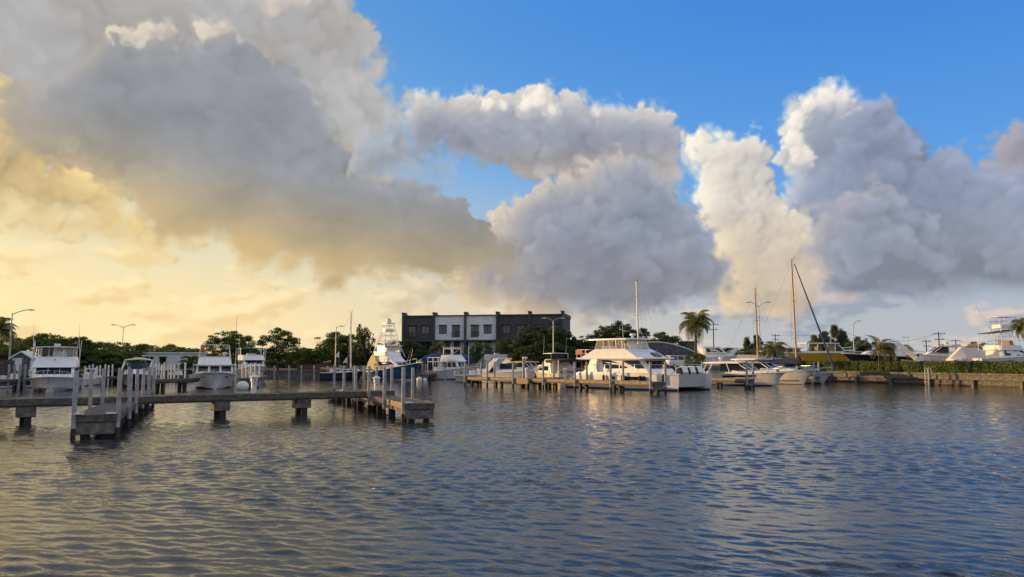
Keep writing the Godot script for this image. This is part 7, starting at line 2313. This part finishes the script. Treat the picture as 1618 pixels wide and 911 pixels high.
func parked_vehicle(called: String, label: String, category: String, where: Vector3, turn: float, body: Material, van: bool, group := "") -> void:
	var o := thing(called, label, category, where, turn, group)
	var long := 4.8 if van else 4.5
	var b := block(o, "body", body, [[-long * 0.5, long * 0.5, 0.88, 0.35, 0.15], [-long * 0.5, long * 0.5, 0.92, 0.95, 0.2, 0.85]])
	var c := block(o, "cabin", body, [[-long * 0.48, long * (0.36 if van else 0.18), 0.88, 0.95, 0.15], [-long * (0.46 if van else 0.36), long * (0.22 if van else 0.02), 0.76, 1.85 if van else 1.45, 0.15]])
	for side in ["port", "starboard"]:
		for u in [[0.05, 0.32], [0.36, 0.62], [0.66, 0.94]]:
			pane(o, c[0], c[1], side, u[0], u[1], 0.3, 0.88, M.window_dark)
	pane(o, c[0], c[1], "front", 0.06, 0.94, 0.15, 0.9, M.window_dark, "windscreen")
	pane(o, c[0], c[1], "back", 0.1, 0.9, 0.3, 0.88, M.window_dark, "rear_window")
	for x in [-long * 0.31, long * 0.31]:
		for s in [-1.0, 1.0]:
			var w := Shape.new()
			w.tube(Vector3(x, 0.34, 0.78 * s), Vector3(x, 0.34, 0.96 * s), 0.34, 0.34, 16)
			var tyre := part("wheel", w, M.rubber, o)
			var h := Shape.new()
			h.tube(Vector3(x, 0.34, 0.95 * s), Vector3(x, 0.34, 0.975 * s), 0.2, 0.2, 12)
			part("rim", h, M.engine_grey, tyre)

func build_town() -> void:
	townhouses()
	lamp_post("lamp post with one rising arm at the far left", at(15.5, 86, LAND), 6.95, [[1.75, 0.52]])
	lamp_post("twin-armed lamp post among the trees on the left", at(193, 130, LAND), 7.4, [[-1.35, 0.45], [1.35, 0.45]])
	lamp_post("slim lamp post with a short crooked arm behind the right finger pier", at(530.5, 128, LAND), 7.2, [[0.6, 0.35]])
	lamp_post("twin-armed lamp post before the dark right bay of the townhouses", at(874.5, 107, LAND), 7.3, [[-0.95, 0.42], [0.95, 0.42]])
	lamp_post("tall twin-armed lamp post behind the bare tan mast", at(1201, 118, LAND), 10.0, [[-1.2, 0.75], [1.2, 0.75]])
	lamp_post("lamp post with a short arm behind the navy yacht ashore", at(1349.5, 128, LAND), 7.6, [[0.7, 0.8]])
	# left bank
	plain_house("hut", "little white hut with a green gable near the left edge", at(43, 87, LAND), 0.15, Vector3(1.9, 2.0, 2.4), M.siding_white, M.siding_white, [], 0.62, true)
	var gb: Node3D = get_node("hut")
	var g := Shape.new()
	g.prism(PackedVector2Array([Vector2(-0.95, 2.02), Vector2(0.95, 2.02), Vector2(0, 2.58)]), Transform3D(Basis(), Vector3(0, 0, 1.22)), 0.06)
	part("gable_board", g, M.green_trim, gb, 20.0)
	plain_house("site_cabin", "long white cabin with two dark windows behind the left docks", at(278, 132, LAND), 0.02, Vector3(9.2, 2.9, 3.0), M.siding_white, M.siding_white, [[-3.7, 0.9, 1.0, 1.3], [-1.5, 0.9, 1.0, 1.3], [3.2, 0.9, 0.85, 1.2]])
	plain_house("shipping_container", "maroon container behind the fence at the left edge", at(2, 92, LAND), 0.1, Vector3(3.2, 2.2, 2.4), M.maroon, M.maroon, [])
	board_fence("grey board fence at the left edge", at(-30, 84, LAND), at(33, 86, LAND), 1.75, M.fence_grey)
	for q in [[60, 86, "first"], [105, 100, "second"], [146, 106, "third"]]:
		var bx := thing("dock_box", "white dock box on the left bank, %s from the left edge" % q[2], "storage box", at(q[0], q[1], LAND), 0.1, "dock boxes")
		block(bx, "box_body", M.plastic_white, [[-0.7, 0.7, 0.35, 0.0, 0.05], [-0.7, 0.7, 0.38, 0.55, 0.05]])
		block(bx, "box_lid", M.plastic_white, [[-0.74, 0.74, 0.42, 0.56, 0.06], [-0.7, 0.7, 0.36, 0.70, 0.1]])
	# far quay
	mesh_fence("dark rail fence along the far quay behind the pale posts", at(425, 131, LAND), at(556, 131, LAND), 1.25)
	var bank := Shape.new()
	bank.loft([PackedVector3Array([at(470, 133.5, LAND - 0.2), at(470, 135, LAND + 0.9), at(470, 137, LAND - 0.2)]), PackedVector3Array([at(505, 133.5, LAND - 0.2), at(505, 135, LAND + 1.1), at(505, 137, LAND - 0.2)]), PackedVector3Array([at(556, 133.5, LAND - 0.2), at(556, 135, LAND + 0.8), at(556, 137, LAND - 0.2)])])
	var sp := part("earth_bank", bank, M.maroon, self)
	tag(sp, "low reddish earth bank behind the far rail fence", "earth bank")
	for q in [[536, 126, "white triangular banner left of the small sloop's mast", 3.3], [549, 128, "smaller white banner beside the small sloop's mast", 2.4]]:
		var fl := thing("feather_banner", q[2], "banner", at(q[0], q[1], LAND), 0.2, "white banners on the far quay")
		var s := Shape.new()
		s.tube(Vector3.ZERO, Vector3(0, q[3], 0), 0.03, 0.02, 6)
		part("pole", s, M.galvanised, fl)
		var c := Shape.new()
		c.prism(PackedVector2Array([Vector2(0.02, q[3] - 1.1), Vector2(0.02, q[3] - 0.02), Vector2(-0.35, q[3] - 0.45), Vector2(-0.75, q[3] - 1.15), Vector2(-0.35, q[3] - 1.0)]), Transform3D(Basis(Vector3.UP, 0.3), Vector3.ZERO), 0.015)
		part("cloth", c, M.plastic_white, fl, 20.0)
	var kay := thing("kayak", "yellow kayak on the quay left of the small dark sloop", "kayak", at(523, 127.4, LAND + 0.3), 0.05)
	var ks := Shape.new()
	var kr := []
	for k in 9:
		var t := k / 8.0
		var w := 0.36 * sin(PI * clampf(t, 0.03, 0.97))
		kr.append(PackedVector3Array([Vector3(-1.7 + 3.4 * t, 0.05 * absf(t - 0.5), -w), Vector3(-1.7 + 3.4 * t, 0.32, -w * 0.7), Vector3(-1.7 + 3.4 * t, 0.32, w * 0.7), Vector3(-1.7 + 3.4 * t, 0.05 * absf(t - 0.5), w)]))
	ks.loft(kr)
	part("shell", ks, M.hull_yellow, kay, 40.0)
	# canopies before the townhouses
	var k := 0
	for q in [[686, 130, 3.6], [706, 129, 3.8], [727, 130, 4.0]]:
		var t := thing("canopy_tent", "blue canopy roof before the pale townhouse bays, %s from the left" % NTH[k], "canopy", at(q[0], q[1], LAND), -0.1, "blue canopies before the townhouses")
		var s := Shape.new()
		var h := q[2] * 0.5 as float
		var rim := PackedVector3Array([Vector3(-h, 2.15, -1.6), Vector3(h, 2.15, -1.6), Vector3(h, 2.15, 1.6), Vector3(-h, 2.15, 1.6)])
		var skirt := PackedVector3Array([Vector3(-h, 1.5, -1.6), Vector3(h, 1.5, -1.6), Vector3(h, 1.5, 1.6), Vector3(-h, 1.5, 1.6)])
		var top := PackedVector3Array([Vector3(-h * 0.3, 2.95, -0.3), Vector3(h * 0.3, 2.95, -0.3), Vector3(h * 0.3, 2.95, 0.3), Vector3(-h * 0.3, 2.95, 0.3)])
		s.loft([skirt, rim, top], true, false)
		s.quad(top[0], top[1], top[2], top[3], Vector3.ZERO)
		part("fabric", s, M.canvas_blue, t, 10.0)
		for x in [-h + 0.05, h - 0.05]:
			for z in [-1.55, 1.55]:
				var p := Shape.new()
				p.tube(Vector3(x, 0, z), Vector3(x, 2.15, z), 0.04, 0.04, 6)
				part("leg", p, M.galvanised, t)
		k += 1
	var wp := thing("flag_pole", "thin white pole beside the blue canopies", "pole", at(740.5, 126, LAND))
	var ws := Shape.new(); ws.lathe([[0.06, 0.0], [0.04, 4.0]], Vector3.ZERO, 8)
	part("shaft", ws, M.rail_white, wp)
	# trailer with its blue wave emblem, boarding stairs
	var tr := thing("box_trailer", "white box trailer with a blue wave emblem behind the sunlit dock", "trailer", at(785, 127.5, LAND), -0.12)
	block(tr, "box", M.plastic_white, [[-1.9, 1.9, 1.1, 0.55, 0.08], [-1.9, 1.9, 1.1, 2.75, 0.08]])
	swoosh(tr, [Vector2(-1.0, 1.55), Vector2(-0.7, 1.95), Vector2(-0.2, 2.15), Vector2(0.3, 2.05), Vector2(0.7, 1.8)], 0.11, 1.105, "wave_emblem", M.canvas_blue)
	swoosh(tr, [Vector2(-0.8, 1.35), Vector2(-0.3, 1.72), Vector2(0.2, 1.75), Vector2(0.6, 1.55)], 0.07, 1.105, "wave_emblem", M.canvas_navy)
	swoosh(tr, [Vector2(1.2, 1.75), Vector2(1.35, 2.1), Vector2(1.4, 2.35)], 0.16, 1.105, "fin_emblem", M.canvas_blue)
	for x in [-0.5, 0.4]:
		for s in [-1.0, 1.0]:
			var w := Shape.new()
			w.tube(Vector3(x, 0.36, 0.85 * s), Vector3(x, 0.36, 1.08 * s), 0.36, 0.36, 14)
			part("wheel", w, M.rubber, tr)
	block(tr, "roof_unit", M.engine_grey, [[-0.4, 0.5, 0.4, 2.75, 0.08], [-0.4, 0.5, 0.35, 2.98, 0.08]])
	var st := thing("boarding_stairs", "rolling boarding stairs left of the white box trailer", "stairs", at(762, 126, LAND), 0.5)
	for n in 7:
		var s := Shape.new()
		s.box(Vector3(-0.9 + 0.28 * n, 0.25 + 0.25 * n, 0), Vector3(0.32, 0.05, 0.8), Basis(), 0.01)
		part("tread", s, M.galvanised, st, 20.0)
	for e in [-0.42, 0.42]:
		var s := Shape.new()
		s.path([Vector3(-1.1, 0.05, e), Vector3(0.95, 1.9, e), Vector3(0.95, 0.0, e)], 0.05, 6)
		s.path([Vector3(-1.0, 0.05, e), Vector3(-1.0, 1.0, e), Vector3(0.9, 2.75, e), Vector3(0.95, 1.9, e)], 0.035, 6)
		part("side_rail", s, M.rail_white, st)
	# behind the catamaran
	var sh := thing("boat_shed", "dark shed with a curved roof edge behind the catamaran's bow", "shed", at(1049, 124, LAND), 0.0)
	var out := PackedVector2Array([Vector2(-4.4, 0.0), Vector2(-4.4, 4.4)])
	for n in 11:
		var t := n / 10.0
		out.append(Vector2(-4.2 + 8.4 * t, 4.4 - 1.4 * t * t + 0.35 * sin(PI * t)))
	out.append(Vector2(4.2, 0.0))
	var ss := Shape.new(); ss.prism(out, Transform3D(), 6.0)
	part("wall", ss, M.siding_grey, sh, 20.0)
	var ed := Shape.new()
	var eps := []
	for n in 11:
		var t := n / 10.0
		eps.append(Vector3(-4.2 + 8.4 * t, 4.45 - 1.4 * t * t + 0.35 * sin(PI * t), 3.05))
	ed.path(eps, 0.09, 6)
	part("roof_edge", ed, M.siding_white, sh, 50.0)
	for n in 6:
		var s := Shape.new()
		s.box(Vector3(-3.2 + n * 1.3, 2.2, 3.03), Vector3(0.06, 3.2 - 0.2 * n, 0.05))
		part("seam", s, M.fence_grey, sh, 20.0)
	var gs := Shape.new(); gs.box(Vector3(1.9, 1.15, 3.06), Vector3(4.0, 0.9, 0.10), Basis(Vector3.BACK, 0.06), 0.02)
	part("green_tarp", gs, M.green_trim, sh, 20.0)
	plain_house("flat_roofed_store", "small dark flat-roofed building between the trees and the coconut palm", at(1086, 140, LAND), 0.05, Vector3(2.6, 5.0, 3.0), M.siding_grey, M.roof_grey, [])
	parked_vehicle("minivan", "white minivan parked behind the catamaran's bow", "van", at(1078, 112, LAND + 0.6), 0.1, M.plastic_white, true)
	plain_house("long_store", "long low grey building behind the masts", at(1182, 172, LAND), 0.03, Vector3(17.0, 3.2, 6.0), M.siding_grey, M.roof_grey, [[-5.0, 1.0, 1.4, 1.2], [-1.0, 1.0, 1.4, 1.2], [3.0, 1.0, 1.4, 1.2]])
	var ten := thing("boat_tent", "tan and white tent cover between the sedan cruiser and the masts", "tent", at(1187, 112, LAND + 0.3), -0.5)
	var tsh := Shape.new()
	tsh.loft([PackedVector3Array([Vector3(-2.0, 0.6, -1.2), Vector3(-2.0, 1.5, -1.1), Vector3(-2.0, 2.3, 0), Vector3(-2.0, 1.5, 1.1), Vector3(-2.0, 0.6, 1.2)]), PackedVector3Array([Vector3(1.6, 0.6, -1.2), Vector3(1.6, 1.5, -1.1), Vector3(1.6, 2.2, 0), Vector3(1.6, 1.5, 1.1), Vector3(1.6, 0.6, 1.2)])])
	part("cover", tsh, M.canvas_tan, ten, 20.0)
	for x in [-1.8, 1.4]:
		var s := Shape.new()
		s.box(Vector3(x, 0.2, 0), Vector3(0.12, 1.0, 2.2))
		part("trestle", s, M.bark, ten, 20.0)
	# poles and wires on the right
	var spots := [[1128, 150, 9.0, false], [1226, 172, 7.6, false], [1331, 165, 8.2, false], [1413, 168, 6.2, false], [1464, 150, 5.8, false], [1484.5, 132, 6.6, true], [1511, 170, 6.4, false], [1578, 175, 6.6, false]]
	k = 0
	for q in spots:
		utility_pole("wooden utility pole on the right horizon, %s from the coconut palm" % NTH[k], at(q[0], q[1], LAND), q[2], 0.15 * sin(k * 2.0), q[3])
		k += 1
	k = 0
	for q in [[1, 2], [2, 3], [3, 5], [5, 6], [6, 7]]:
		var a: Array = spots[q[0]]; var b: Array = spots[q[1]]
		power_line("thin power lines on the right horizon, %s span from the coconut palm" % NTH[k], at(a[0], a[1], LAND + a[2] - 0.2), at(b[0], b[1], LAND + b[2] - 0.2), 0.5)
		k += 1
	power_line("thin power lines leaving the right edge of the view", at(1578, 175, LAND + 7.2), at(1700, 160, LAND + 8.0), 0.4)
	lamp_post("far lamp post left of the transformer pole", at(1436, 150, LAND), 6.3, [[-0.5, 0.1]], 0.08)
	k = 0
	for q in [[1452, 175, 6.0, 2.4], [1477, 185, 8.0, 2.2], [1426, 190, 5.0, 2.6], [1560, 190, 9.0, 2.6], [1610, 185, 7.0, 2.8]]:
		plain_house("distant_house", "low pale house far behind the boatyard, %s of five" % NTH[k], at(q[0], q[1], LAND), 0.1 * k, Vector3(q[2], q[3], 5.0), M.siding_white if k % 2 == 0 else M.siding_grey, M.roof_grey, [[-1.2, 0.8, 1.1, 1.0], [1.2, 0.8, 1.1, 1.0]], 0.8)
		k += 1
	k = 0
	for q in [[1441, 132], [1456, 128], [1503, 120], [1428, 140]]:
		parked_vehicle("parked_car", "small parked car beyond the hedge, %s counted from the nearest to the ladder" % NTH[k], "car", at(q[0], q[1], LAND + 0.75), 0.2 + 0.3 * k, [M.plastic_white, M.engine_grey, M.plastic_white, M.hull_navy][k], false, "cars parked beyond the hedge")
		k += 1
